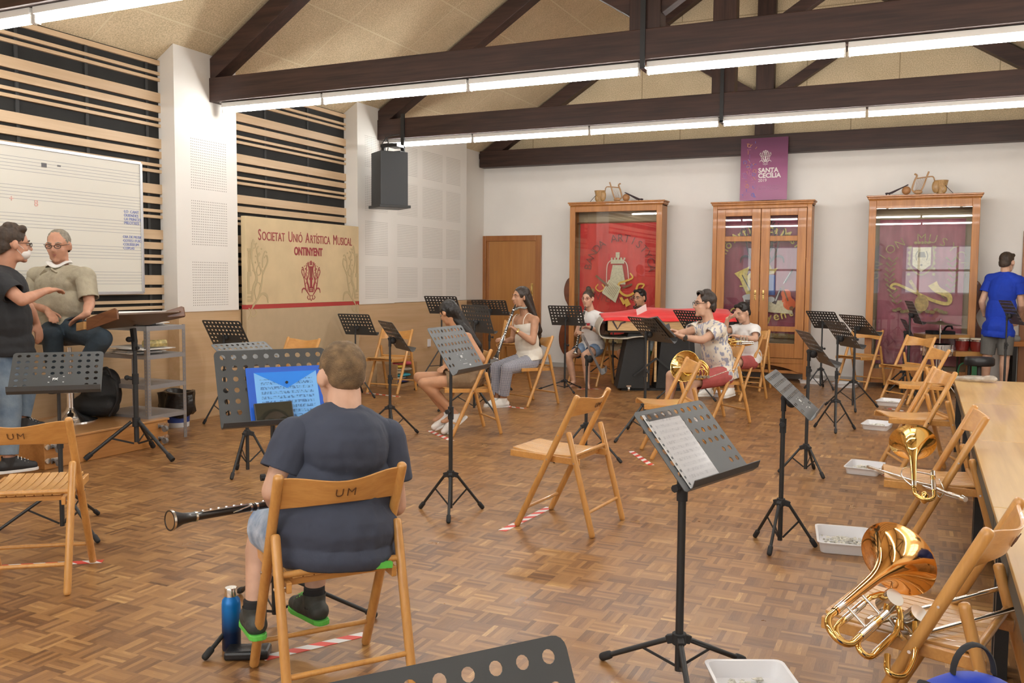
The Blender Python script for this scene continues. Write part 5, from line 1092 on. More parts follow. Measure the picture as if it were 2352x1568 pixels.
k = j5['_']; at = k['at']; H_ = k['H']; b = MB()
for sd in (-1, 1): b.tube(curve([at(sd*.09, .12, H_*.78), at(sd*.095, .1, H_*.92), at(sd*.1, .03, H_*1.02), at(sd*.09, -.08, H_*.9)]), .004, n=6)
b.build('strap', SATIN, r5); mask(j5, mat('neck_scarf', (.35, .38, .37), .7, noise=.3, nscale=60), True)
b = MB(); w_ = j5['wL']; d_ = (j5['hL']-w_).normalized(); b.cyl(w_-d_*.02, w_+d_*.0, .031, n=16); b.cyl(w_-d_*.01+V((0, 0, .028)), w_-d_*.01+V((0, 0, .036)), .018, n=16); b.build('wristwatch', mat('gold_watch', (.7, .5, .2), .25, 1), r5, smooth=True)
clarinet(P(1184, 699, 9.86), P(1136, 831, 9.66), 'black clarinet played by the woman in the cream top')
# P6 girl with bun
r6, j6 = person('girl with a hair bun, red glasses and white T-shirt playing the clarinet', 11.85, rad(158), dict(fo=.06,
    head=(1350, 686, .06, 0), neck=(1358, 717, -.02, 0), sL=(1383, 729, -.02, -.17), sR=(1339, 729, .0, .16), eL=(1384, 764, .06, -.2), eR=(1324, 768, .08, .2), wL=(1357, 753, .26, -.06), wR=(1328, 764, .28, .1), hL=(1341, 748, .34, .0), hR=(1330, 760, .36, .04), curl=(.6,),
    pel=(1362, 796, -.05, 0), pL=(1370, 802, -.02, -.09), pR=(1344, 800, .0, .09), kL=(1343, 816, .36, -.09), kR=(1304, 818, .38, .13), aL=(1349, 878, .3, -.06), aR=(1318, 876, .3, .12), tL=(1352, 892, .46, -.06), tR=(1306, 888, .46, .12)),
    (-.42, .88, -.08), dict(top=TWHITE, sleeve=.5, hem=.03, bottom=DSH, bname='denim_shorts', len=.5, shoe=mat('sandal_tan', (.4, .25, .14), .6), sole=mat('sandal_tan', (.4, .25, .14), .6), puff=.016), sk_f, (H_BR, 'bun'), g=.95, s=.96, hs=1.0, feet='bare')
glasses(j6, gl_r, 'rect')
k = j6['_']; at = k['at']; H_ = k['H']; rm_ = mat('logo_red', (.45, .02, .03), .6)
mx6 = plane_mtx(at(0, .125, H_*.56), -k['rt'], k['up']); mx6 = plane_mtx(at(0, .135, H_*.6), -k['rt'] if (-k['rt']).dot(RH) > 0 else k['rt'], k['up'])
b = MB(); flat(b, [(-.085, .045), (.085, .045), (.05, -.03), (.0, -.012), (-.05, -.03)], mx6, .008); b.build('shirt_print', rm_, r6); text_mesh('LEVI\'S', .042, TWHITE, 'shirt_print', r6, mx6 @ M.Translation((-.068, 0, .0095)), bold=.001)
b = MB(); w_ = j6['wL']; d_ = (j6['hL']-w_).normalized(); b.cyl(w_-d_*.02, w_+d_*.005, .031, n=16); b.build('wristwatch', RUB, r6, smooth=True)
for nm in 'LR':
    a_ = j6['a'+nm]; d_ = j6['t'+nm]-a_; d_.z = 0; d_.normalize(); b = MB(); b.box(a_+d_*.045+V((0, 0, -.092)), (.085, .22, .014), rot=M((d_.cross(V((0, 0, 1))), d_, V((0, 0, 1)))).transposed()); b.tube(curve([a_+d_*.1+V((0, 0, -.08)), a_+d_*.06+V((0, 0, -.03)), a_+d_*.02+V((0, 0, -.06))]), .006, n=6); b.build('sandal', MATS['sandal_tan'], r6, bevel=.004)
clarinet(P(1345, 702, 11.72), P(1321, 814, 11.55), 'black clarinet with silver keys played by the girl with a bun')
# P7 man behind the marimba
r7, j7 = person('man in pale checked shirt and glasses playing behind the red-covered marimba', 12.6, rad(165), dict(fo=.06,
    head=(1469, 684, .05, 0), neck=(1474, 716, -.02, 0), sL=(1498, 728, 0, -.19), sR=(1448, 730, 0, .19), eL=(1500, 765, .08, -.22), eR=(1442, 765, .08, .22), wL=(1474, 752, .28, -.06), wR=(1450, 765, .3, .08), hL=(1460, 742, .34, 0), hR=(1452, 758, .36, .03),
    pel=(1474, 798, -.05, 0), pL=(1482, 804, -.02, -.1), pR=(1458, 802, 0, .1), kL=(1462, 812, .36, -.08), kR=(1426, 810, .36, .14), aL=(1464, 868, .3, -.06), aR=(1436, 868, .3, .12), tL=(1462, 884, .46, -.06), tR=(1428, 882, .46, .12)),
    (-.62, .76, -.1), dict(top=PLAID, name='shirt', sleeve=.7, hem=.04, bottom=mat('shorts_green', (.03, .16, .03), .8), bname='shorts', len=.72, shoe=SHB, sole=SOLEW, puff=.02), sk_t, (H_BK, 'short'), g=1.15, s=1.02, hs=1.0, vox=.01)
glasses(j7, mat('glasses_wire', (.3, .3, .3), .3, 1), 'rect'); mask(j7, RUB, True)
clarinet(P(1462, 697, 12.42), P(1448, 742, 12.2), 'clarinet played by the man behind the marimba', r=.012)
c = dup(c0, (r7.location.x, r7.location.y, 0), rad(165), 'folding chair hidden behind the marimba, under the man in checked shirt', 'occupied folding chairs')
# P8 French horn player
r8, j8 = person('young man in floral shirt and red shorts reaching forward, horn on his lap', 8.85, rad(140), dict(fo=.06,
    head=(1618, 699, .04, 0), neck=(1628, 742, -.04, 0), sL=(1652, 757, -.08, -.18), sR=(1600, 755, .02, .18), eL=(1613, 781, .14, -.14), eR=(1576, 763, .26, .18), wL=(1568, 774, .38, -.08), wR=(1556, 765, .46, .1), hL=(1536, 760, .5, -.04), hR=(1534, 752, .55, .06), curl=(.3,),
    pel=(1662, 852, -.06, 0), pL=(1664, 862, -.02, -.09), pR=(1638, 856, 0, .09), kL=(1585, 878, .4, -.1), kR=(1542, 862, .44, .12), aL=(1588, 945, .3, -.1), aR=(1535, 928, .38, .12), tL=(1556, 962, .5, -.08), tR=(1502, 940, .55, .14)),
    (-.93, .34, .0), dict(top=FLOR, sleeve=.52, hem=.09, hipw=.86, bottom=REDS, bname='shorts', len=.8, shoe=SHW, sole=SOLEW, puff=.018, wr=1), sk_f, (H_DK, 'quiff'), g=1.0, s=1.02, hs=1.05)
glasses(j8, gl_b)
b = MB(); w_ = j8['wL']; d_ = (j8['hL']-w_).normalized(); b.cyl(w_-d_*.035, w_-d_*.01, .034, n=16); sd_ = -FH; b.cyl(w_-d_*.022+sd_*.03, w_-d_*.022+sd_*.042, .021, n=18); b.build('wristwatch', mat('watch_dark', (.03, .025, .02), .3), r8, smooth=True)
o = MB().box((0, 0, 0), (.075, .012, .15)).build('smartphone', MATS['phone_case'], bevel=.004); o.location = P(1528, 756, 8.62); o.rotation_euler = (R_(-35), R_(70), R_(30)); tag(o, 'dark phone in the hands of the French horn player', 'phone')
# P9 boy in white T-shirt
r9, j9 = person('dark-haired boy in printed white T-shirt and red shorts, hand to his forehead', 10.6, rad(152), dict(fo=.06,
    head=(1705, 718, .06, 0), neck=(1714, 748, -.02, 0), sL=(1734, 757, -.03, -.155), sR=(1691, 757, .0, .15), eL=(1735, 779, .06, -.2), eR=(1664, 760, .16, .2), wL=(1697, 773, .26, -.04), wR=(1672, 731, .2, .12), hL=(1678, 768, .32, .02), hR=(1692, 723, .2, .05), curl=(.5,), nR=(0, -.3, -1),
    pel=(1722, 824, -.05, 0), pL=(1726, 832, -.02, -.08), pR=(1706, 830, .0, .08), kL=(1682, 833, .38, -.08), kR=(1650, 834, .38, .16), aL=(1679, 892, .3, -.06), aR=(1628, 892, .34, .22), tL=(1662, 912, .5, -.04), tR=(1606, 905, .5, .26)),
    (-.66, .6, -.34), dict(top=TWHITE, sleeve=.55, hem=.05, hipw=.88, bottom=REDS, bname='shorts', len=.7, shoe=SHW, sole=SOLEW, puff=.018, wr=1), sk_f, (H_BK, 'short'), gaze='closed', g=.92, s=.9, hs=1.08)
k = j9['_']; at = k['at']; H_ = k['H']; rx_ = k['rt'] if k['rt'].dot(RH) > 0 else -k['rt']; b = MB(); mx9 = plane_mtx(at(0, .115, H_*.66), rx_, k['up']); random.seed(3)
for i in range(10): stroke(b, [(-.08+i*.016, -.015+random.uniform(-.01, .01)), (-.074+i*.016, .015), (-.068+i*.016, random.uniform(-.01, .01))], [.004, .004], mx9, .004, 2)
b.build('shirt_print', mat('print_blue', (.2, .3, .5), .6), r9)
# P10 young man in blue
r10, j10 = person('young man in royal blue T-shirt standing with his back to us at the right', 11., rad(-14), dict(
    head=(2313, 603, .02, 0), neck=(2309, 632, -.02, 0), sL=(2276, 642, 0, -.18), sR=(2338, 646, 0, .18), eL=(2255, 693, .02, -.2), eR=(2345, 700, .02, .2), wL=(2262, 724, .2, -.12), wR=(2340, 730, .2, .14), hL=(2275, 728, .3, -.05), hR=(2330, 742, .3, .08),
    pel=(2292, 757, 0, 0), pL=(2274, 765, 0, -.09), pR=(2310, 766, 0, .09), kL=(2267, 822, .02, -.1), kR=(2308, 824, .02, .1), aL=(2262, 888, -.02, -.1), aR=(2304, 890, -.02, .1), tL=(2262, 886, .2, -.1), tR=(2310, 890, .2, .1)),
    (.45, -.88, -.14), dict(top=BSHIRT, sleeve=.55, hem=.1, hipw=.84, bottom=GREY, bname='shorts', len=.85, shoe=SHW, sole=SOLEW, puff=.022, wr=1), sk_f, (H_BR, 'short'), g=1., s=1., hs=1.02)
mask(j10, MASKM)
# ================================================================ CABINETS WITH BANNERS
YC = 12.80
def cabinet(px0, px1, ptop, pbase, label, kind, glass_px):
    x0 = AY(px0, 640, YC).x; x1 = AY(px1, 640, YC).x; zt = AY((px0+px1)/2, ptop, YC).z; xc = (x0+x1)/2; w_ = x1-x0
    t = thing('display_cabinet', label, 'cabinet', (xc, YC, 0), 0, None); h = w_/2; D = .26
    b = MB(); b.bx(-h, -h+.02, 0, D, .0, zt-.06); b.bx(h-.02, h, 0, D, 0, zt-.06); b.bx(-h+.02, h-.02, D-.02, D, .1, zt-.06); b.bx(-h+.02, h-.02, 0, D, .12, .16); b.bx(-h, h, 0, D, zt-.08, zt-.06); b.build('carcass', CABW, t, bevel=.003)
    b = MB(); b.bx(-h-.035, h+.035, -.035, D, zt-.022, zt); b.bx(-h-.02, h+.02, -.02, D, zt-.05, zt-.022); b.bx(-h-.006, h+.006, -.008, D, zt-.062, zt-.05); b.build('cornice', CABW, t, bevel=.006)
    return t, h, zt, xc
def folds(x0, x1, z0, z1, y, m, parent, name='banner_cloth', amp=.012, seed=1, n=60):
    random.seed(seed); ph = [random.uniform(0, 6) for _ in range(4)]; b = MB(); cols = []
    for i in range(n+1):
        x = x0+(x1-x0)*i/n; c = []
        for j_ in range(13):
            z = z0+(z1-z0)*j_/12; f = 1-.55*j_/12
            c.append(b.bm.verts.new((x, y+amp*f*(sin(x*17+ph[0]+z*.6)+.6*sin(x*31+ph[1]-z*1.3)+.3*sin(z*9+x*5+ph[2])), z)))
        cols.append(c)
    for a, c in zip(cols, cols[1:]):
        for j_ in range(12): b.bm.faces.new((a[j_], c[j_], c[j_+1], a[j_+1]))
    return b.build(name, m, parent, smooth=True, angle=180)
def arc_text(txt, cx, cz, r, a0, a1, size, m, parent, y, name='lettering', bold=0., up=True):
    n = len(txt)
    for i, ch in enumerate(txt):
        if ch == ' ': continue
        a = rad(a0+(a1-a0)*i/(n-1)); p = V((cx+r*cos(a), y, cz+r*sin(a))); ta = a-pi/2 if up else a+pi/2
        text_mesh(ch, size, m, name, parent, plane_mtx(p, (cos(ta), 0, sin(ta)), (-sin(ta), 0, cos(ta))), align='CENTER', bold=bold)
front = plane_mtx((0, 0, 0), (1, 0, 0), (0, 0, 1))
def PM(y): return plane_mtx((0, y, 0), (1, 0, 0), (0, 0, 1))
back_m = mat('cabinet_back', (.36, .27, .17), .7)
GOLD = mat('gold_thread', (.62, .45, .12), .5, noise=.2, nscale=60); GOLDD = mat('dull_gold', (.33, .24, .1), .6, noise=.3, nscale=50); CREAM = mat('applique_cream', (.62, .55, .38), .7, noise=.15, nscale=40)
DRED = mat('thread_dark_red', (.2, .03, .03), .6); VEL_R = mat('banner_scarlet', (.62, .035, .03), .75, noise=.12, nscale=6, stretch=(3, 1, .5), sheen=.4); VEL_P = mat('banner_purple', (.30, .075, .115), .8, noise=.2, nscale=6, stretch=(3, 1, .5), sheen=.4)
BRN = mat('applique_brown', (.2, .09, .04), .6); SLV = mat('applique_silver', (.5, .5, .52), .5); DARK = mat('applique_dark', (.05, .03, .035), .6)
def painted(name, m, parent, y, draw):
    b = MB(); draw(b, PM(y)); return b.build(name, m, parent)
# --- cabinet 1 (scarlet banner)
t, h, zt, xc = cabinet(1308.5, 1519, 462, 880, 'tall glazed wooden cabinet with a scarlet banner reading BANDA ARTISTICA', 1, None)
fx0, fz0 = -h, .12
b = MB(); fw_ = .085; b.bx(-h, -h+fw_, -.022, 0, .1, zt-.065); b.bx(h-fw_, h, -.022, 0, .1, zt-.065); b.bx(-h+fw_, h-fw_, -.022, 0, zt-.15, zt-.065); b.bx(-h+fw_, h-fw_, -.022, 0, .1, .34); b.build('glazed_frame', CABW, t, bevel=.005)
b = MB(); b.bx(-h+.01, h-.01, -.005, .2, .0, .1); b.build('plinth', CABW, t)
MB().bx(-h+.05, h-.05, D0 if False else .235, .24, .2, zt-.08).build('back_board', back_m, t)
folds(-h+.10, h-.08, .5, zt-.31, .17, VEL_R, t, seed=2)
b = MB(); b.cyl((-h+.06, .17, zt-.3), (h-.06, .17, zt-.3), .012); b.build('banner_rail', BRN, t)
cz = 1.62; y = .135
arc_text('BANDA ARTISTYCA', .03, 1.52, .45, 172, 6, .165, DRED, t, y, bold=-.001)
arc_text('ONTENIENTE', .0, 2.1, 1.05, 246, 292, .155, DRED, t, y, bold=-.003, up=False)
painted('tower', CREAM, t, y, lambda b, m: (flat(b, [(-.13, 1.33), (.13, 1.33), (.075, 1.62), (-.075, 1.62)], m), flat(b, [(-.105, 1.64), (.105, 1.64), (.105, 1.7), (-.105, 1.7)], m), [flat(b, [(-.105+i*.05, 1.7), (-.08+i*.05, 1.7), (-.08+i*.05, 1.73), (-.105+i*.05, 1.73)], m) for i in range(5)], flat(b, [(-.03, 1.73), (.03, 1.73), (.03, 1.81), (-.03, 1.81)], m)))
painted('score', mat('applique_paper', (.66, .6, .42), .7), t, y-.004, lambda b, m: flat(b, [(-.24, 1.2), (-.02, 1.05), (.06, 1.29), (-.13, 1.4)], m, .003))
painted('score_notes', BRN, t, y-.006, lambda b, m: [stroke(b, [(-.2+i*.02, 1.2-.014*i+.02), (-.11+i*.02, 1.37-.014*i)], [.005, .005], m, .002, 1) for i in range(8)])
painted('golden_lyre', mat('applique_gold', (.75, .42, .06), .5), t, y-.004, lambda b, m: (stroke(b, [(.2, 1.5), (.24, 1.43), (.13, 1.38), (.03, 1.34), (.05, 1.22), (.16, 1.16), (.28, 1.22), (.33, 1.33), (.42, 1.33), (.38, 1.27)], [.02, .03, .035, .03, .02], m), stroke(b, [(-.3, 1.33), (-.34, 1.27), (-.27, 1.22), (-.2, 1.27), (-.24, 1.33)], [.018]*2, m), flat(b, [(.04, 1.13), (.1, 1.02), (.14, 1.05), (.08, 1.14)], m), flat(b, [(.12, 1.1), (.14, .99), (.22, 1.03), (.17, 1.12)], m)))
painted('dark_bassoon', BRN, t, y-.005, lambda b, m: (stroke(b, [(-.34, 1.46), (-.14, 1.3)], [.03, .035], m, k=1), [disc(b, (.1+.03*i, 1.28+.012*i), .018, m) for i in range(5)]))
painted('laurel', GOLDD, t, y-.003, lambda b, m: [stroke(b, [(.2+.035*i, 1.1+.028*i), (.225+.035*i, 1.14+.028*i)], [.004, .02], m, k=1) for i in range(6)]+[stroke(b, [(-.4, 1.22+.02*i), (-.36, 1.2+.02*i)], [.02, .004], m, k=1) for i in range(3)])
painted('cord', mat('applique_pink', (.7, .5, .42), .6), t, y-.002, lambda b, m: (stroke(b, [(-.08, 1.7), (-.16, 1.62), (-.17, 1.35)], [.014]*2, m), stroke(b, [(.08, 1.7), (.15, 1.62), (.18, 1.38)], [.014]*2, m)))
folds(-h+.12, h-.1, .44, .52, .165, GOLDD, t, 'fringe', seed=2)
MB().bx(-h+fw_, h-fw_, -.012, -.009, .34, zt-.15).build('glass_pane', GLASS, t)
# --- cabinet 2 (two doors)
t, h, zt, xc = cabinet(1635, 1861, 461.5, 870, 'wooden cabinet with two glazed doors and a purple banner, below the poster', 2, None)
MB().bx(-h+.05, h-.05, .235, .24, .2, zt-.08).build('back_board', back_m, t)
folds(-h+.05, h-.05, .66, zt-.14, .17, VEL_P, t, seed=5); folds(-h+.05, h-.05, .6, .665, .165, GOLDD, t, 'fringe', seed=5)
b = MB(); b.bx(-h, -h+.06, -.02, 0, 0, zt-.06); b.bx(h-.06, h, -.02, 0, 0, zt-.06); b.bx(-h+.06, h-.06, -.02, 0, zt-.1, zt-.06); b.bx(-h+.06, h-.06, -.02, 0, .26, .33); 
n = 14; pr = [(-h+.06, .26)]+[(-h+.06+(2*h-.12)*i/n, .26-(.11*abs(cos(pi*i/n))**3+.02*(1+cos(6*pi*i/n))/2)) for i in range(n+1)]+[(h-.06, .26)]
b2 = [(x, .0) for x in (0,)]
flat(b, pr, PM(-.0), .02); b.build('face_frame', CABW, t, bevel=.004)
for sd in (-1, 1):
    xa, xb = (-h+.065, -.004) if sd < 0 else (.004, h-.065); b = MB(); s_ = .115; s2 = .12; z0, z1 = .335, zt-.105
    zz = [AY(1750, 748, YC).z, AY(1750, 760, YC).z, AY(1750, 542, YC).z, AY(1750, 554, YC).z]
    lo, hi = (s_, s2) if sd < 0 else (s2, s_)
    b.bx(xa, xa+lo, -.03, -.004, z0, z1); b.bx(xb-hi, xb, -.03, -.004, z0, z1); b.bx(xa+lo, xb-hi, -.03, -.004, z1-.1, z1); b.bx(xa+lo, xb-hi, -.03, -.004, z0, z0+.2)
    b.bx(xa+lo, xb-hi, -.03, -.004, zz[1], zz[0]); b.bx(xa+lo, xb-hi, -.03, -.004, zz[3], zz[2]); dr = b.build('door', CABW, t, bevel=.004)
    MB().bx(xa+lo, xb-hi, -.018, -.015, z0+.2, z1-.1).build('glass_pane', GLASS, dr)
    b = MB(); xk = -.06*sd*-1; xk = sd*.055; b.box((xk, -.032, 1.2), (.022, .004, .14)); b.ell((xk, -.045, 1.22), (.012, .014, .02)); b.tube(curve([(xk, -.035, 1.19), (xk, -.05, 1.16), (xk, -.036, 1.13)]), .006, n=8); b.build('handle', mat('old_brass', (.7, .52, .2), .3, 1), dr, smooth=True)
y = .13
arc_text('Unió Artística Musical', 0, 1.52, .56, 162, 18, .17, GOLD, t, y, bold=.002)
arc_text('Ontinyent', 0, 1.95, 1.12, 250, 292, .17, GOLD, t, y, bold=.002, up=False)
b = MB(); crest(b, PM(y) @ M.Translation((0, 1.93, 0)), .62); b.build('crest', DARK, t)
b = MB(); crest(b, PM(y-.003) @ M.Translation((.006, 1.94, 0)), .6, rich=False); 
for v in b.bm.verts: pass
b.bm.free()
painted('tuba', mat('applique_yellow', (.68, .52, .12), .6, noise=.2, nscale=30), t, y, lambda b, m: (flat(b, [(-.38, 1.5), (-.17, 1.6), (-.2, 1.48), (-.05, 1.22), (-.2, 1.2), (-.3, 1.42)], m), stroke(b, [(-.1, 1.25), (-.2, 1.38), (-.13, 1.5), (-.03, 1.46), (-.03, 1.3)], [.05]*2, m), stroke(b, [(-.3, 1.32), (-.2, 1.32)], [.02]*2, m)))
painted('tuba_shade', DARK, t, y-.003, lambda b, m: stroke(b, [(-.27, 1.48), (-.14, 1.24)], [.012, .016], m, k=1))
painted('snare', SLV, t, y-.004, lambda b, m: (disc(b, (-.12, 1.17), .14, m, ry=.045), flat(b, [(-.25, 1.17), (.0, 1.17), (-.01, 1.04), (-.22, 1.04)], m)))
painted('snare_shell', DARK, t, y-.007, lambda b, m: (flat(b, [(-.22, 1.13), (-.02, 1.13), (-.03, 1.05), (-.2, 1.05)], m)))
painted('blue_field', mat('applique_blue', (.02, .08, .35), .6), t, y, lambda b, m: flat(b, [(.06, 1.2), (.19, 1.2), (.19, 1.48), (.06, 1.48)], m))
painted('yellow_flame', GOLD, t, y-.002, lambda b, m: flat(b, [(.06, 1.48), (.17, 1.5), (.22, 1.58), (.14, 1.56), (.1, 1.64), (.06, 1.6)], m))
painted('clarinets', DARK, t, y-.004, lambda b, m: (stroke(b, [(.42, 1.56), (.32, 1.38)], [.02, .03], m, k=1), stroke(b, [(.27, 1.3), (.18, 1.08)], [.02, .06], m, k=1)))
painted('clarinet_keys', SLV, t, y-.007, lambda b, m: (stroke(b, [(.39, 1.52), (.3, 1.36)], [.008, .01], m, k=1), stroke(b, [(.25, 1.26), (.2, 1.12)], [.01, .02], m, k=1), disc(b, (.14, 1.14), .05, m, ry=.04)))
painted('score', CREAM, t, y-.001, lambda b, m: flat(b, [(-.22, .98), (.44, .94), (.4, 1.13), (-.2, 1.12)], m))
painted('violin', mat('applique_orange', (.68, .12, .03), .5), t, y-.006, lambda b, m: (disc(b, (.39, 1.08), .085, m), disc(b, (.34, 1.22), .065, m), flat(b, [(.29, 1.1), (.43, 1.14), (.39, 1.23), (.29, 1.2)], m)))
painted('violin_neck', BRN, t, y-.009, lambda b, m: (stroke(b, [(.37, 1.12), (.29, 1.33)], [.022, .016], m, k=1), disc(b, (.42, 1.02), .03, m)))
# --- cabinet 3 (large purple banner)
t, h, zt, xc = cabinet(1991, 2245, 446, 880, 'largest glazed cabinet, at the right, with a faded purple banner and a shield', 3, None)
b = MB(); fw_ = .09; b.bx(-h, -h+fw_, -.022, 0, .06, zt-.065); b.bx(h-fw_, h, -.022, 0, .06, zt-.065); b.bx(-h+fw_, h-fw_, -.022, 0, zt-.17, zt-.065); b.bx(-h+fw_, h-fw_, -.022, 0, .06, .25); b.build('glazed_frame', CABW, t, bevel=.005)
MB().bx(-h+.05, h-.05, .235, .24, .2, zt-.08).build('back_board', back_m, t)
folds(-h+.13, h-.15, .3, zt-.31, .17, mat('banner_mauve', (.33, .10, .14), .85, noise=.25, nscale=5, stretch=(2, 1, .6)), t, seed=9)
y = .13
arc_text('UNION MUSYCAL', -.0, 1.40, .52, 172, 10, .16, GOLDD, t, y, bold=-.001)
painted('shield', CREAM, t, y, lambda b, m: flat(b, [(-.11, 1.85), (.11, 1.85), (.11, 1.62), (.0, 1.53), (-.11, 1.62)], m))
painted('shield_edge', GOLDD, t, y-.002, lambda b, m: (stroke(b, [(-.13, 1.87), (-.14, 1.62), (0, 1.49), (.14, 1.62), (.13, 1.87)], [.02]*2, m), [disc(b, (sd*.15, 1.5+.07*i), .02, m) for sd in (-1, 1) for i in range(6)], [disc(b, (-.08+.04*i, 1.91), .02, m) for i in range(5)]))
painted('shield_castle', mat('applique_grey', (.22, .2, .16), .6), t, y-.004, lambda b, m: (flat(b, [(-.05, 1.72), (.05, 1.72), (.03, 1.79), (-.03, 1.79)], m), stroke(b, [(-.06, 1.68), (-.07, 1.75), (-.05, 1.8)], [.01]*2, m), stroke(b, [(.06, 1.68), (.07, 1.75), (.05, 1.8)], [.01]*2, m), disc(b, (0, 1.62), .014, m)))
LEAF = mat('applique_leaf', (.23, .17, .07), .7, noise=.3, nscale=40)
painted('laurel', LEAF, t, y, lambda b, m: [stroke(b, [(sd*(.28+.1*sin(i*.3)), 1.1+.07*i), (sd*(.34+.1*sin(i*.3)), 1.16+.07*i)], [.006, .03], m, k=1) for sd in (-1, 1) for i in range(9)]+[stroke(b, [(sd*(.28+.1*sin(i*.3)), 1.1+.07*i), (sd*(.22+.1*sin(i*.3)), 1.16+.07*i)], [.006, .025], m, k=1) for sd in (-1, 1) for i in range(9)])
painted('saxophone', mat('applique_brass', (.55, .4, .1), .5, noise=.2, nscale=30), t, y-.003, lambda b, m: (stroke(b, [(.14, 1.38), (.2, 1.3), (.34, 1.22), (.33, 1.12), (.15, 1.16), (-.1, 1.28), (-.3, 1.37), (-.36, 1.33), (-.3, 1.3)], [.12, .08, .05, .04, .035, .03, .03], m)))
painted('mandolin', mat('applique_ochre', (.4, .26, .08), .6, noise=.3, nscale=30), t, y-.006, lambda b, m: (disc(b, (.02, 1.12), .085, m, ry=.11), stroke(b, [(.0, 1.2), (-.13, 1.42)], [.035, .04], m, k=1)))
painted('base_foliage', LEAF, t, y-.001, lambda b, m: [disc(b, (-.3+.05*i, 1.02+.02*sin(i*2.)), .035, m, ry=.022) for i in range(13)])
MB().bx(-h+fw_, h-fw_, -.012, -.009, .25, zt-.17).build('glass_pane', GLASS, t)
# ornaments on the outer cabinets ------------------------------------------------------------
PALE = wood('carved_pale', (.5, .3, .15), (.36, .19, .08), .5, 2, 3.); MASKW = wood('carved_gold', (.52, .32, .12), (.25, .13, .05), .5, 2, 4.)
def ornament(px, ptop, flip, lb):
    o = AY(px, ptop, YC+.08); x, z = o.x, o.z; s = -1 if flip else 1; t = thing('carved_ornament', 'carved lyre, drum, ball and two pipes grouped on top of the '+lb, 'carving', (x, YC+.08, z), 0, 'carved ornaments on the cabinets')
    b = MB(); b.lathe([(.05, 0), (.05, .02), (.085, .17), (.08, .17)], org=(-s*.22, 0, 0), n=20); b.ell((-s*.16, -.04, .09), (.05, .03, .085)); b.ell((-s*.25, -.03, .06), (.04, .03, .06)); b.ell((-s*.2, -.05, .13), (.05, .02, .02)); b.build('carved_drum', MASKW, t, smooth=True, angle=50)
    b = MB()
    b.tube(curve([(s*.03, 0, .02), (-s*.01, 0, .1), (-s*.04, 0, .2), (-s*.07, 0, .29)]), .011, n=8); b.tube(curve([(s*.06, 0, .02), (s*.12, 0, .06), (s*.1, 0, .16), (s*.07, 0, .24), (s*.1, 0, .265)]), .012, n=8); b.tube(curve([(-s*.14, 0, .17), (-s*.12, 0, .22), (-s*.05, 0, .22), (s*.08, 0, .205)]), .008, n=8); b.ell((s*.05, 0, .03), (.055, .03, .03))
    b.build('lyre', PALE, t, smooth=True)
    b = MB(); [b.cyl((s*(-.02+.02*i), 0, .215), (s*(.035+.012*i), 0, .04), .002, n=5) for i in range(5)]; b.build('strings', BRN, t)
    b = MB(); b.ell((s*.19, 0, .055), (.055, .05, .055)); b.build('ball', mat('terracotta', (.42, .2, .08), .5), t, smooth=True, angle=180)
    b = MB()
    for dy in (-.01, .03): b.cyl((s*.17, dy, .13), (s*(.38+dy), dy-.02, .02), .006, .009, n=8); b.cyl((s*(.38+dy), dy-.02, .03), (s*(.41+dy), dy-.02, .015), .009, .018, n=8)
    b.cyl((-s*.36, -.05, 0), (-s*.2, -.05, .17), .004, n=6); b.build('pipes', DARK, t, smooth=True)
ornament(1410, 463, False, 'left cabinet'); ornament(2118, 446, True, 'right cabinet')
# poster ---------------------------------------------------------------------------
pa, pb = AY(1699, 461, 13.02), AY(1811, 313, 13.02); xc, w_ = (pa.x+pb.x)/2, (pb.x-pa.x)/2
t = thing('poster_board', 'purple poster board reading SANTA CECÍLIA 2019 above the middle cabinet', 'poster', (xc, 13.02, pa.z))
Hh = pb.z-pa.z; pm_ = mat('poster_purple', (.24, .05, .16), .5); k = NT(pm_); v_, x_ = k.xyz(); k.L(k.ramp(k.m('DIVIDE', x_[2], Hh), [(.1, (.36, .13, .25)), (.5, (.3, .07, .19)), (.95, (.13, .025, .085))]), k.b.inputs['Base Color'])
MB().bx(-w_, w_, 0, .012, 0, Hh).build('board', pm_, t)
PW = mat('poster_white', (.8, .74, .72), .6)
text_mesh('SANTA', .088, PW, 'lettering', t, PM(-.002) @ M.Translation((-.075, Hh*.445, 0)), bold=.003, xs=.98); text_mesh('CECÍLIA', .088, PW, 'lettering', t, PM(-.002) @ M.Translation((-.075, Hh*.36, 0)), bold=.003, xs=.98)
text_mesh('2019', .06, PW, 'lettering', t, PM(-.002) @ M.Translation((-.075, Hh*.295, 0))); text_mesh('Societat Unió Artística\nMusical d\'Ontinyent', .034, mat('poster_faint', (.5, .25, .4), .6), 'lettering', t, PM(-.002) @ M.Translation((-.075, Hh*.21, 0)))
b = MB(); crest(b, PM(-.002) @ M.Translation((.02, Hh*.69, 0)), .16); b.build('crest', PW, t)
random.seed(11); cols = [mat('poster_%s' % n_, c, .6) for n_, c in (('orange', (.55, .25, .12)), ('blue', (.12, .16, .5)), ('pink', (.45, .15, .28)), ('lilac', (.3, .14, .35)))]
bs = [MB() for _ in cols]
for i in range(64):
    q_ = bs[i % 4]; px_, pz_ = random.uniform(-w_+.02, -.11), random.uniform(.03, Hh-.04); a = random.choice([0, pi/2, .9, 2.2]); L = random.uniform(.02, .06)
    if i % 5 == 0: stroke(q_, [(px_+.022*cos(u), pz_+.022*sin(u)) for u in [2*pi*j_/8 for j_ in range(8)]], [.006]*2, PM(-.003), .001, 2, True)
    else: stroke(q_, [(px_-L*cos(a)*.5, pz_-L*sin(a)*.5), (px_+L*cos(a)*.5, pz_+L*sin(a)*.5)], [.007]*2, PM(-.003), .001, 1)
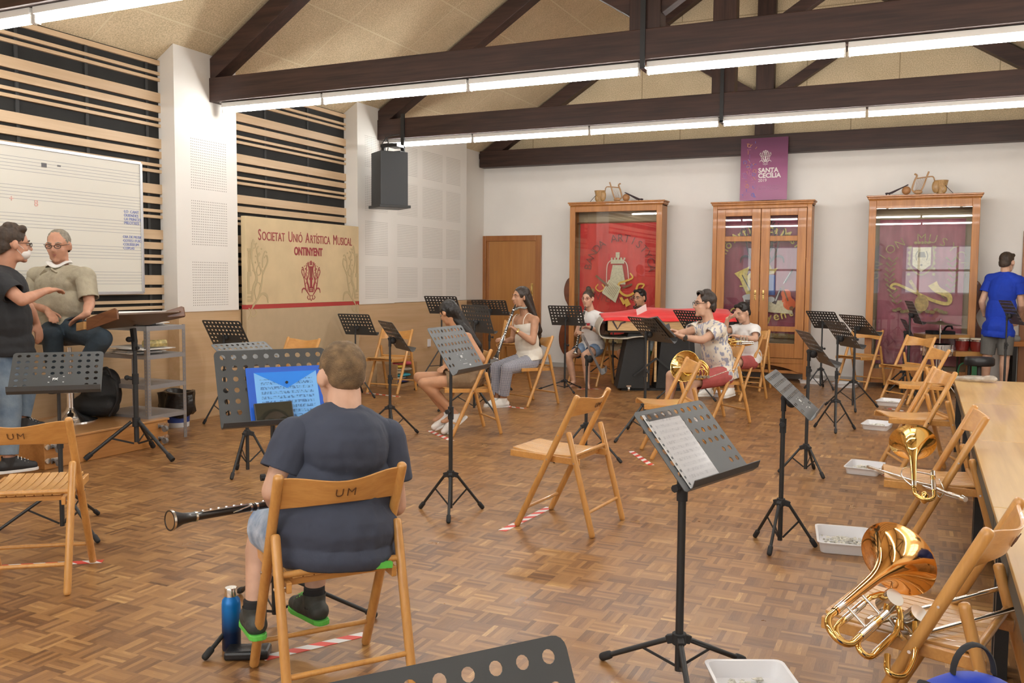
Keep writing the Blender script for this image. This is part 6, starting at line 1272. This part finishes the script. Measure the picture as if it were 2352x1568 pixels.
for q_, m_ in zip(bs, cols): q_.build('instrument_pattern', m_, t)
# double basses behind the cabinets ---------------------------------------------------------
def bass(x, y, lb, s=1.):
    t = thing('double_bass', lb, 'double bass', (x, y, 0), 0, None); W_ = mat('bass_varnish', (.17, .045, .015), .3, coat=.6, noise=.4, nscale=6)
    pr = [(0, .16), (.18, .17), (.3, .3), (.335, .5), (.28, .72), (.2, .88), (.185, .98), (.24, 1.1), (.255, 1.25), (.2, 1.4), (.08, 1.46), (0, 1.48)]
    pts = curve([V((a, 0, z)) for a, z in pr], 4); ol = [(p.x*s, p.z*s) for p in pts]+[(-p.x*s, p.z*s) for p in pts[::-1][1:-1]]
    b = MB(); flat(b, ol, PM(.0), -.13); b.build('body', W_, t, bevel=.012, smooth=True, angle=40)
    b = MB(); b.bx(-.025, .025, -.03, .02, 1.45*s, 1.9*s); b.ell((0, .0, 1.93*s), (.04, .04, .05)); b.build('neck', W_, t)
    b = MB(); b.cyl((0, .07, 0), (0, .07, .2), .008); b.build('end_pin', CHROME, t)
ba = AY(1293, 760, 13.12); bass(ba.x+.27, 13.1, 'dark double bass showing its curved side left of the left-hand cabinet')
bb_ = AY(2249, 700, 13.12); bass(bb_.x-.21, 13.1, 'dark double bass whose edge shows right of the right-hand cabinet')
# marimba under a red cover -----------------------------------------------------------------
og = P(1396, 760, 11.15); t = thing('marimba', 'marimba under a red quilted cover with a pale wood end panel marked V', 'marimba', (og.x, og.y, 0), math.atan2(RH.y, RH.x))
VW = wood('pale_pine', (.66, .45, .22), (.48, .28, .11), .5, 0, 2.2)
MB().bx(.0, 1.45, 0, .04, .765, .90).build('end_panel', VW, t, bevel=.004)
b = MB(); stroke(b, [(.06, .885), (.12, .785), (.165, .86), (.22, .875)], [.022, .02], PM(-.002), .003, 1); b.build('logo', DARK, t)
rc = mat('cover_red', (.72, .02, .02), .7, noise=.1, nscale=5, bump=.5, bscale=9, sheen=.2); gc_ = mat('cover_lining', (.5, .45, .37), .85, bump=.5, bscale=30)
b = MB(); cols = []; n = 34; random.seed(4)
for i in range(n+1):
    u = i/n; x = -.06+1.66*u; c = []
    for j_ in range(13):
        v = j_/12; yy = -.03+.78*v; z = .905+.115*min(1, v*1.9)*min(1, .35+u*1.6)+.008*sin(x*9+v*3)+.01*sin(v*14+x*3)
        if v == 0: z -= .012+.02*sin(x*6)**2
        c.append(b.bm.verts.new((x, yy, z)))
    cols.append(c)
for a, c in zip(cols, cols[1:]):
    for j_ in range(12): b.bm.faces.new((a[j_], c[j_], c[j_+1], a[j_+1]))
b.build('red_cover', rc, t, smooth=True, solid=.006, angle=180)
b = MB(); rows = []
for x, z in [(p.x, p.z) for p in curve([(-.055, 0, .915), (-.1, 0, .83), (-.105, 0, .74), (-.06, 0, .685), (.1, 0, .665), (.4, 0, .69), (.75, 0, .73)], 4)]: rows.append([b.bm.verts.new((x+.006*sin(y*20), y, z+.006*sin(x*22+y*9))) for y in (-.03, -.01, .1, .3, .5, .74)])
for a, c in zip(rows, rows[1:]):
    for k_ in range(5): b.bm.faces.new((a[k_], a[k_+1], c[k_+1], c[k_]))
b.build('cover_lining', gc_, t, smooth=True, solid=.012, angle=180)
MB().bx(.02, 1.43, .04, .8, .74, .9).build('bar_frame', mat('dark_underside', (.04, .035, .03), .8), t)
felt = mat('black_resonator', (.022, .022, .022), .7, bump=.2, bscale=80)
def prism(name, pts, y0, y1, m, par):
    b = MB(); a = [b.bm.verts.new((x, y0, z)) for x, z in pts]; c = [b.bm.verts.new((x, y1, z)) for x, z in pts]; b.skin(a, c); b.cap(a); b.cap(c, True); return b.build(name, m, par, bevel=.004)
prism('resonator_box', [(.14, .03), (.55, .03), (.55, .74), (.27, .74)], .1, .5, felt, t); prism('resonator_box', [(.63, .03), (1.15, .03), (1.1, .74), (.70, .74)], .12, .5, felt, t)
for x in (.49, .6): MB().bx(x, x+.028, .07, .1, .12, .76).build('leg_strip', VW, t)
b = MB(); b.bar((.33, .02, .2), (.62, .05, .42), .03, .02); b.bar((.62, .05, .42), (.9, .04, .2), .03, .02); b.build('frame_brace', BLACK, t)
for x in (.27, 1.2):
    b = MB(); b.cyl((x-.012, .0, .035), (x+.012, .0, .035), .033, n=16); b.box((x, .0, .075), (.06, .05, .02)); b.build('castor', SILV, t, smooth=True, angle=40)
MB().bx(.2, 1.3, .14, .46, 0.0, .03).build('base_board', felt, t)
pp = P(1476, 728, 11.5); o = MB(); o.bx(-.09, .09, -.002, .002, 0, .19); o = o.build('score_booklet', PAPER, bevel=.001); o.location = P(1477, 735, 11.45); o.rotation_euler = (R_(10), R_(-22), R_(60)); tag(o, 'white booklet standing on the red cover before the man with the clarinet', 'sheet music')
# drum corner --------------------------------------------------------------------------------
def at3(px, py, D): p = P(px, py, D); return p
c = at3(2160, 742, 11.3); t = thing('cymbal_stand', 'dark cymbal on a stand above the snare drum', 'cymbal', (c.x, c.y, 0))
b = MB(); b.lathe([(.005, .03), (.03, .028), (.05, .012), (.24, -.008), (.24, -.011), (.05, .008), (.02, .02)], org=(0, 0, c.z), ax=(.06, .0, 1), n=40); b.build('cymbal', mat('dark_bronze', (.12, .1, .06), .35, .9), t, smooth=True, angle=60)
b = MB(); b.cyl((0, 0, .25), (0, 0, c.z+.05), .011); b.cyl((0, 0, c.z-.12), (0, 0, c.z-.07), .02); b.build('pole', CHROME, t, smooth=True)
for i in range(3): a = i*2.1+.5; b = MB(); b.cyl((0, 0, .35), (.27*cos(a), .27*sin(a), .01), .009); b.build('leg', CHROME, t)
c = at3(2152, 790, 10.95); t = thing('snare_drum', 'chrome snare drum behind the right-hand row of chairs', 'drum', (c.x, c.y, 0)); zt_ = c.z
b = MB(); b.lathe([(.165, zt_-.13), (.165, zt_-.01)], n=36); b.build('shell', CHROME, t, smooth=True, angle=60); b = MB(); b.lathe([(.172, zt_-.02), (.172, zt_)], n=36); b.lathe([(.172, zt_-.14), (.172, zt_-.12)], n=36)
for i in range(10): a = 2*pi*i/10; b.cyl((.175*cos(a), .175*sin(a), zt_-.135), (.175*cos(a), .175*sin(a), zt_-.005), .004, n=6); b.box((.172*cos(a), .172*sin(a), zt_-.07), (.02, .02, .035))
b.build('hoops_and_lugs', CHROME, t, smooth=True, angle=40); b = MB(); b.lathe([(0, zt_-.002), (.162, zt_-.002), (.162, zt_), (0, zt_)], n=36); b.build('drum_head', PLAST, t)
b = MB(); b.cyl((0, 0, .3), (0, 0, zt_-.14), .012); b.build('stand_pole', CHROME, t); 
for i in range(3): a = i*2.1; b = MB(); b.cyl((0, 0, .35), (.25*cos(a), .25*sin(a), .01), .008); b.build('leg', CHROME, t)
c = at3(2162, 770, 11.5); t = thing('percussion_table', 'wooden percussion tray with black mat and sticks behind the cymbal', 'table', (c.x, c.y, 0), math.atan2(RH.y, RH.x)); z = c.z
MB().bx(-.28, .28, -.18, .18, z-.03, z+.02).build('tray', wood('oak_tray', (.5, .26, .08), (.4, .19, .05), .4, 0), t, bevel=.004)
b = MB(); b.bx(-.16, .12, -.12, .1, z+.02, z+.06); b.tube(curve([(.03, 0, z+.06), (.06, 0, z+.11), (.12, 0, z+.12), (.14, 0, z+.08)]), .012); b.build('black_mat', TS_BLACK, t)
for sx in (-.22, .22): b = MB(); b.cyl((sx, 0, 0), (sx, 0, z-.03), .012); b.build('leg', BLACK, t)
c = at3(2228, 806, 11.3); t = thing('bongos', 'pair of dark red bongo drums on a low wooden shelf', 'drum', (c.x, c.y, 0), math.atan2(RH.y, RH.x)); z = c.z; rdm = mat('bongo_red', (.18, .015, .012), .25, coat=.7)
for x, r, dy in ((-.06, .085, .08), (.09, .105, -.04)):
    b = MB(); b.lathe([(r*.85, z), (r, z+.06), (r*.96, z+.15)], org=(x, dy, 0), n=24); q_ = b.build('shell', rdm, t, smooth=True, angle=50); b = MB(); b.lathe([(r*1.03, z+.125), (r*1.03, z+.145)], org=(x, dy, 0), n=24); b.build('hoop', CHROME, q_); b = MB(); b.lathe([(0, z+.15), (r*.99, z+.15), (r*.97, z+.165), (0, z+.167)], org=(x, dy, 0), n=24); b.build('drum_head', mat('skin_head', (.72, .66, .52), .6), q_, smooth=True, angle=50)
b = MB(); b.bx(-.24, .2, -.12, .12, z-.06, z); b.build('shelf_board', MATS['oak_tray'], t); b = MB(); b.cyl((0, 0, 0), (0, 0, z-.06), .02); b.build('post', BLACK, t)
c = at3(2250, 820, 10.6); t = thing('drum_throne', 'round black drum stool in front of the young man in blue', 'stool', (c.x, c.y, 0)); z = c.z
b = MB(); b.lathe([(0, z-.1), (.15, z-.1), (.165, z-.085), (.165, z-.02), (.15, z), (0, z+.006)], n=32); b.build('seat', mat('black_leather', (.02, .02, .022), .35), t, smooth=True, angle=50)
b = MB(); b.cyl((0, 0, .1), (0, 0, z-.1), .02); b.cyl((-.0, -.03, z-.09), (0, -.03, z-.35), .024); b.build('post', BLACK, t)
for i in range(3): a = i*2.1+.9; b = MB(); b.cyl((0, 0, .3), (.24*cos(a), .24*sin(a), .01), .012); b.build('leg', BLACK, t)
gp = at3(2219, 858, 11.3); o = MB(); o.tube(curve([(-.09, 0, 0), (-.09, 0, gp.z+.05), (-.04, 0, gp.z+.13), (.09, 0, gp.z+.14)]), .01); o.bx(.06, .13, -.02, .03, 0, gp.z+.12); o = o.build('green_stool_frame', mat('green_paint', (.03, .16, .06), .5)); o.location = (gp.x, gp.y, 0); tag(o, 'green painted metal frame behind the drum stool', 'frame')
c = at3(2308, 790, 11.3); t = thing('xylophone', 'orange wood rail of a percussion instrument at the right edge', 'xylophone', (c.x, c.y, 0), math.atan2(RH.y, RH.x)); z = c.z
MB().bx(0, .9, 0, .05, z-.03, z+.03).build('rail', wood('orange_rail', (.5, .2, .05), (.4, .14, .03), .4, 0), t); MB().bx(0, .9, .25, .3, z-.03, z+.03).build('rail', MATS['orange_rail'], t)
b = MB(); b.ell((.19, .1, z+.06), (.06, .06, .05)); b.build('mallet_head', mat('grey_felt', (.3, .3, .28), .9), t, smooth=True, angle=180)
for x in (.12, .8): MB().bx(x, x+.05, .02, .28, 0, z-.03).build('leg', BLACK, t)
# pile of cloths on a crate
pc = P(985, 868, 0) if False else G(985, 872, 0); pc = V((-6.22, 9.95, 0)); t = thing('wooden_crate', 'small pale wooden crate at the left wall holding the cloths', 'crate', tuple(pc)); b = MB(); b.bx(-.15, .15, -.25, .25, 0, .04); b.bx(-.15, .15, -.25, -.23, .04, .3); b.bx(-.15, .15, .23, .25, .04, .3); b.build('box', wood('crate', (.5, .33, .18), (.42, .26, .13), .6, 1), t)
for i, (c_, nm) in enumerate((((.02, .03, .15), 'navy'), ((.6, .57, .5), 'white'), ((.05, .33, .42), 'turquoise'), ((.48, .36, .22), 'tan'), ((.52, .46, .36), 'cream'), ((.55, .38, .05), 'yellow'), ((.55, .08, .1), 'pink'), ((.42, .3, .19), 'brown'))):
    o = blob([('e', (0, 0, 0), (.15-.008*i, .2-.014*i, .024)), ('e', (.05, .06*(-1)**i, .0), (.1, .1, .026))], 'folded_cloth', mat('cloth_'+nm, c_, .9, bump=.6, bscale=25), None, .012); o.location = pc+V((.02*(-1)**i, .015*i-.05, .07+.036*i)); tag(o, nm+' cloth in the pile on the crate at the left wall', 'cloth', 'pile of folded cloths')
# ================================================================ BRASS INSTRUMENTS
def bell(mb, org, ax, L, R, r0=.011, n=48, th=.0012, pw=1):
    pr = []
    for i in range(26):
        u = i/25; f = u**1; r = r0+(R*.24-r0)*u**1.5*.9+(R-R*.24)*max(0, (u-.45)/.55)**3.6; pr.append((r, u*L))
    pr += [(R+.0015, L+.001), (R, L+.002)]+[(r-th, z+.001) for r, z in pr[::-1]]
    mb.lathe(pr, org, ax, n, closed=True); return mb
def frameQ(x, y, z=None):
    x = V(x).normalized(); z = x.cross(V(y)).normalized(); y = z.cross(x); return M((x, y, z)).transposed().to_4x4()
def trombone(label, tail, bellc, side, valves, R=.108, nm='trombone'):
    """tail = bow of the bell section, bellc = centre of the bell's rim; side = direction towards the slide"""
    tail, bellc = V(tail), V(bellc); d = bellc-tail; Lb = d.length; t = thing(nm, label, 'trombone', tuple(tail), 0, 'trombones on chairs')
    mx = frameQ(d, side); S = lambda x, y, z=0.: (mx @ V((x, y, z)))
    b = MB(); bell(b, S(.02, 0), S(1, 0)-S(0, 0), Lb-.02, R); b.build('bell', BRASSR if valves else BRASS, t, smooth=True, angle=60)
    yb = .085
    b = MB(); b.tube([S(.03, 0)]+[S(-yb/2*sin(pi*i/12), yb/2-yb/2*cos(pi*i/12)) for i in range(13)]+[S(.03, yb), S(Lb*.42, yb)], .0095, n=12); b.build('tuning_slide', BRASS, t, smooth=True)
    b = MB()
    for p, q in ((S(.03, 0), S(.09, 0)), (S(.03, yb), S(.1, yb)), (S(Lb*.36, yb), S(Lb*.46, yb))): b.cyl(p, q, .0118, n=14)
    b.cyl(S(.07, 0), S(.07, yb), .004); b.cyl(S(Lb*.4, .0), S(Lb*.4, yb), .004)
    b.build('ferrules', SILV, t, smooth=True)
    # hand slide: leaves the bell section at an angle, two long tubes beside the bell
    y0 = yb; sl = .5; a = V((cos(.34), sin(.34), -.12)).normalized() if valves else (mx.to_3x3().inverted() @ (FH*.95-RH*.2+V((0, 0, -.02)))).normalized(); st = V((.17, .16, .02)) if valves else V((.06, yb, 0)); st2 = V((.243, .10, .07)) if valves else st+V((-.02, .09, .01))
    b = MB(); m3 = lambda v: mx @ V(v)
    b.cyl(m3(st), m3(st2), .0065); b.cyl(m3(st+a*.04), m3(st2+a*.02), .0065); b.cyl(m3(st2-a*.06), m3(st2+a*.05), .0125, n=14); b.cyl(m3(st2-a*.075), m3(st2-a*.055), .0125, .017, n=14); b.build('slide_receiver', SILV, t, smooth=True)
    b = MB(); b.cyl(m3(st2), m3(st2+a*sl), .0068, n=12); b.cyl(m3(st+a*.02), m3(st+a*sl), .0068, n=12)
    mid = (st2+st)/2+a*sl; b.tube([m3(st2+a*sl)]+[m3(mid+(st2-st)/2*cos(pi*i/8)+a*.05*sin(pi*i/8)) for i in range(9)]+[m3(st+a*sl)], .0072, n=10); b.build('hand_slide', SILV, t, smooth=True)
    if valves:
        b = MB()
        for (x0, y1, z1, w_, L_) in ((.03, .03, .035, .055, .2), (.05, .09, .03, .05, .17)):
            pts = [(L_, y1, z1), (x0, y1, z1)]+[(x0-w_/2*sin(pi*i/8), y1+w_/2-w_/2*cos(pi*i/8), z1) for i in range(1, 8)]+[(x0, y1+w_, z1), (L_, y1+w_, z1), (L_+.03, y1+w_*.6, z1-.02)]; b.tube([S(*p) for p in pts], .0085, n=10)
        b.tube([S(*p) for p in curve([(.2, .03, .035), (.25, .05, .03), (.24, .1, .02), (.2, .14, .03)])], .0085, n=10)
        b.tube([S(*p) for p in curve([(.06, .16, .0), (.02, .19, .0), (.06, .22, 0), (.16, .2, .01), (.24, .15, .01)])], .0085, n=10); b.build('valve_tubing', BRASS, t, smooth=True)
        b = MB()
        for (x, y_) in ((.24, .07), (.27, .14)): b.cyl(S(x, y_, .0), S(x, y_, .055), .026, n=20); b.cyl(S(x, y_, .055), S(x, y_, .062), .007)
        for y_ in (.03, .085, .09, .14): b.cyl(S(.06, y_, .034), S(.16, y_, .034), .0108, n=12)
        b.tube([S(*p) for p in curve([(.28, .07, .06), (.31, .05, .09), (.36, .05, .09), (.38, .07, .07)])], .004); b.build('rotor_valves', SILV, t, smooth=True, angle=40)
    else:
        b = MB(); b.tube([S(*p) for p in curve([(.06, yb, 0), (.02, yb+.03, .02), (.08, yb+.05, .02), (.14, yb+.03, .01)])], .003); b.tube([S(*p) for p in curve([(.05, -.01, .01), (.1, -.05, .01), (.16, -.045, .01), (.18, -.01, 0)])], .003); b.build('braces', SILV, t)
        b = MB(); b.ell(S(-.01, .045, .015), (.02, .03, .03)); b.build('counterweight', BRASS, t, smooth=True)
    return t
trombone('valved trombone of golden brass lying across the nearest chair of the right row', P(1908, 1412, 2.38), P(2062, 1283, 2.60), P(2010, 1480, 2.36)-P(1908, 1412, 2.38), True, .112)
trombone('plain brass trombone lying on the second chair of the right row', P(2100, 1128, 4.13), P(2096, 1016, 4.42), P(2130, 1132, 4.12)-P(2100, 1128, 4.13), False, .107)
# French horn on the lap of P8
c = P(1562, 822, 8.55); ax = V((0, 0, 0))-RH*.55-FH*.7+V((0, 0, .25)); t = thing('french_horn', 'brass French horn resting on the lap of the player in the floral shirt', 'French horn', tuple(c)); A = P(1600, 856, 8.6)-c
b = MB(); bell(b, A*.8+ax.normalized()*-.12, -ax*-1, .30, .15, .012); b.build('bell', BRASS, t, smooth=True, angle=60); u1 = RH; u2 = V((0, 0, 1))
b = MB()
for k_, (r, dx_, dz_, w_) in enumerate(((.12, .02, -.01, .011), (.1, .03, -.02, .009), (.075, .035, -.03, .008), (.055, .02, -.05, .007), (.05, .1, -.06, .007), (.04, -.02, -.04, .006))): b.tube([A*.85+u1*(dx_*.6+r*cos(2*pi*i/26))+u2*(dz_*.4+r*.92*sin(2*pi*i/26))-FH*(.03+.012*k_) for i in range(26)], w_, n=10, closed=True)
b.build('coiled_tubing', BRASS, t, smooth=True); b = MB(); p0 = A*.9-FH*.08
for i in range(4): b.cyl(p0+u1*(.0+.035*i)-u2*.04, p0+u1*(.0+.035*i)-u2*.04-FH*.03, .016, n=14)
b.tube([p0+u1*.12-u2*.05, p0+u1*.28+u2*.01, p0+u1*.36+u2*.03], .0045); b.build('valves', SILV, t, smooth=True)
# brass instrument on the lap of the boy in white
c = P(1696, 784, 10.3); t = thing('cornet', 'small brass instrument with silver valves on the lap of the boy in white', 'brass instrument', tuple(c)); b = MB()
b.tube([u1*(-.12+.0*i)+u1*.13*(1-cos(pi*i/12))*.0+u1*(.1*cos(2*pi*i/24))+u2*(.03*sin(2*pi*i/24)) for i in range(24)], .009, n=8, closed=True); b.tube([u1*(.02+.13*cos(2*pi*i/24))+u2*(-.02+.025*sin(2*pi*i/24))-FH*.03 for i in range(24)], .008, n=8, closed=True); bell(b, u1*-.08, -u1*.7-FH*.2+u2*.35, .16, .06, .008); b.build('tubing', BRASS, t, smooth=True)
b = MB()
for i in range(3): b.cyl(u1*(.02+.035*i)-u2*.05-FH*.02, u1*(.02+.035*i)+u2*.05-FH*.02, .014, n=12); b.cyl(u1*(.02+.035*i)+u2*.05-FH*.02, u1*(.02+.035*i)+u2*.07-FH*.02, .004)
b.cyl(u1*.02-FH*.05, u1*.16-FH*.05, .01); b.cyl(u1*.03-FH*.05-u2*.02, u1*.16-FH*.05-u2*.02, .01); b.build('valves', SILV, t, smooth=True)
# blue bag in the bottom right corner
c = P(2248, 1545, 1.72); t = thing('blue_bag', 'royal blue backpack with black handle in the bottom right corner', 'backpack', tuple(c)); bl = mat('blue_nylon', (.0, .03, .4), .6, bump=.25, bscale=20, noise=.2, nscale=6)
blob([('e', (0, 0, -.2), (.16, .11, .2)), ('e', (.0, 0, -.05), (.06, .05, .05)), ('c', (-.08, 0, -.12), (.09, 0, -.11), .06, .06), ('e', (0, 0, -.35), (.17, .13, .2))], 'sack', bl, t, .01)
b = MB(); b.tube([RH*(.04*cos(a)-.0)+V((0, 0, -.01+.058*sin(a)))+FH*.02 for a in [pi*i/12 for i in range(13)]], .0035, n=8, flat=3., up=tuple(FH)); b.build('handle', TS_BLACK, t, smooth=True)
for s in (-1, 1): b = MB(); b.tube(curve([RH*s*.1+V((0, 0, -.02)), RH*s*.15+V((0, 0, -.08))-FH*.05, RH*s*.17+V((0, 0, -.25))-FH*.1]), .016, n=8, flat=.4); b.build('strap', TS_BLACK, t, smooth=True)
# cable at the foot of the left wall
o = MB(); o.tube(curve([G(60, 985, .228), G(110, 990, .228), G(160, 975, .228), G(215, 950, .228)]), .005, n=6); o = o.build('power_cable', RUB); tag(o, 'black cable running over the podium behind the bar stool', 'cable')
for o in bpy.data.objects:
    if o.type == 'MESH' and not o.parent and 'kind' not in o and 'label' not in o: print('UNLABELLED', o.name)
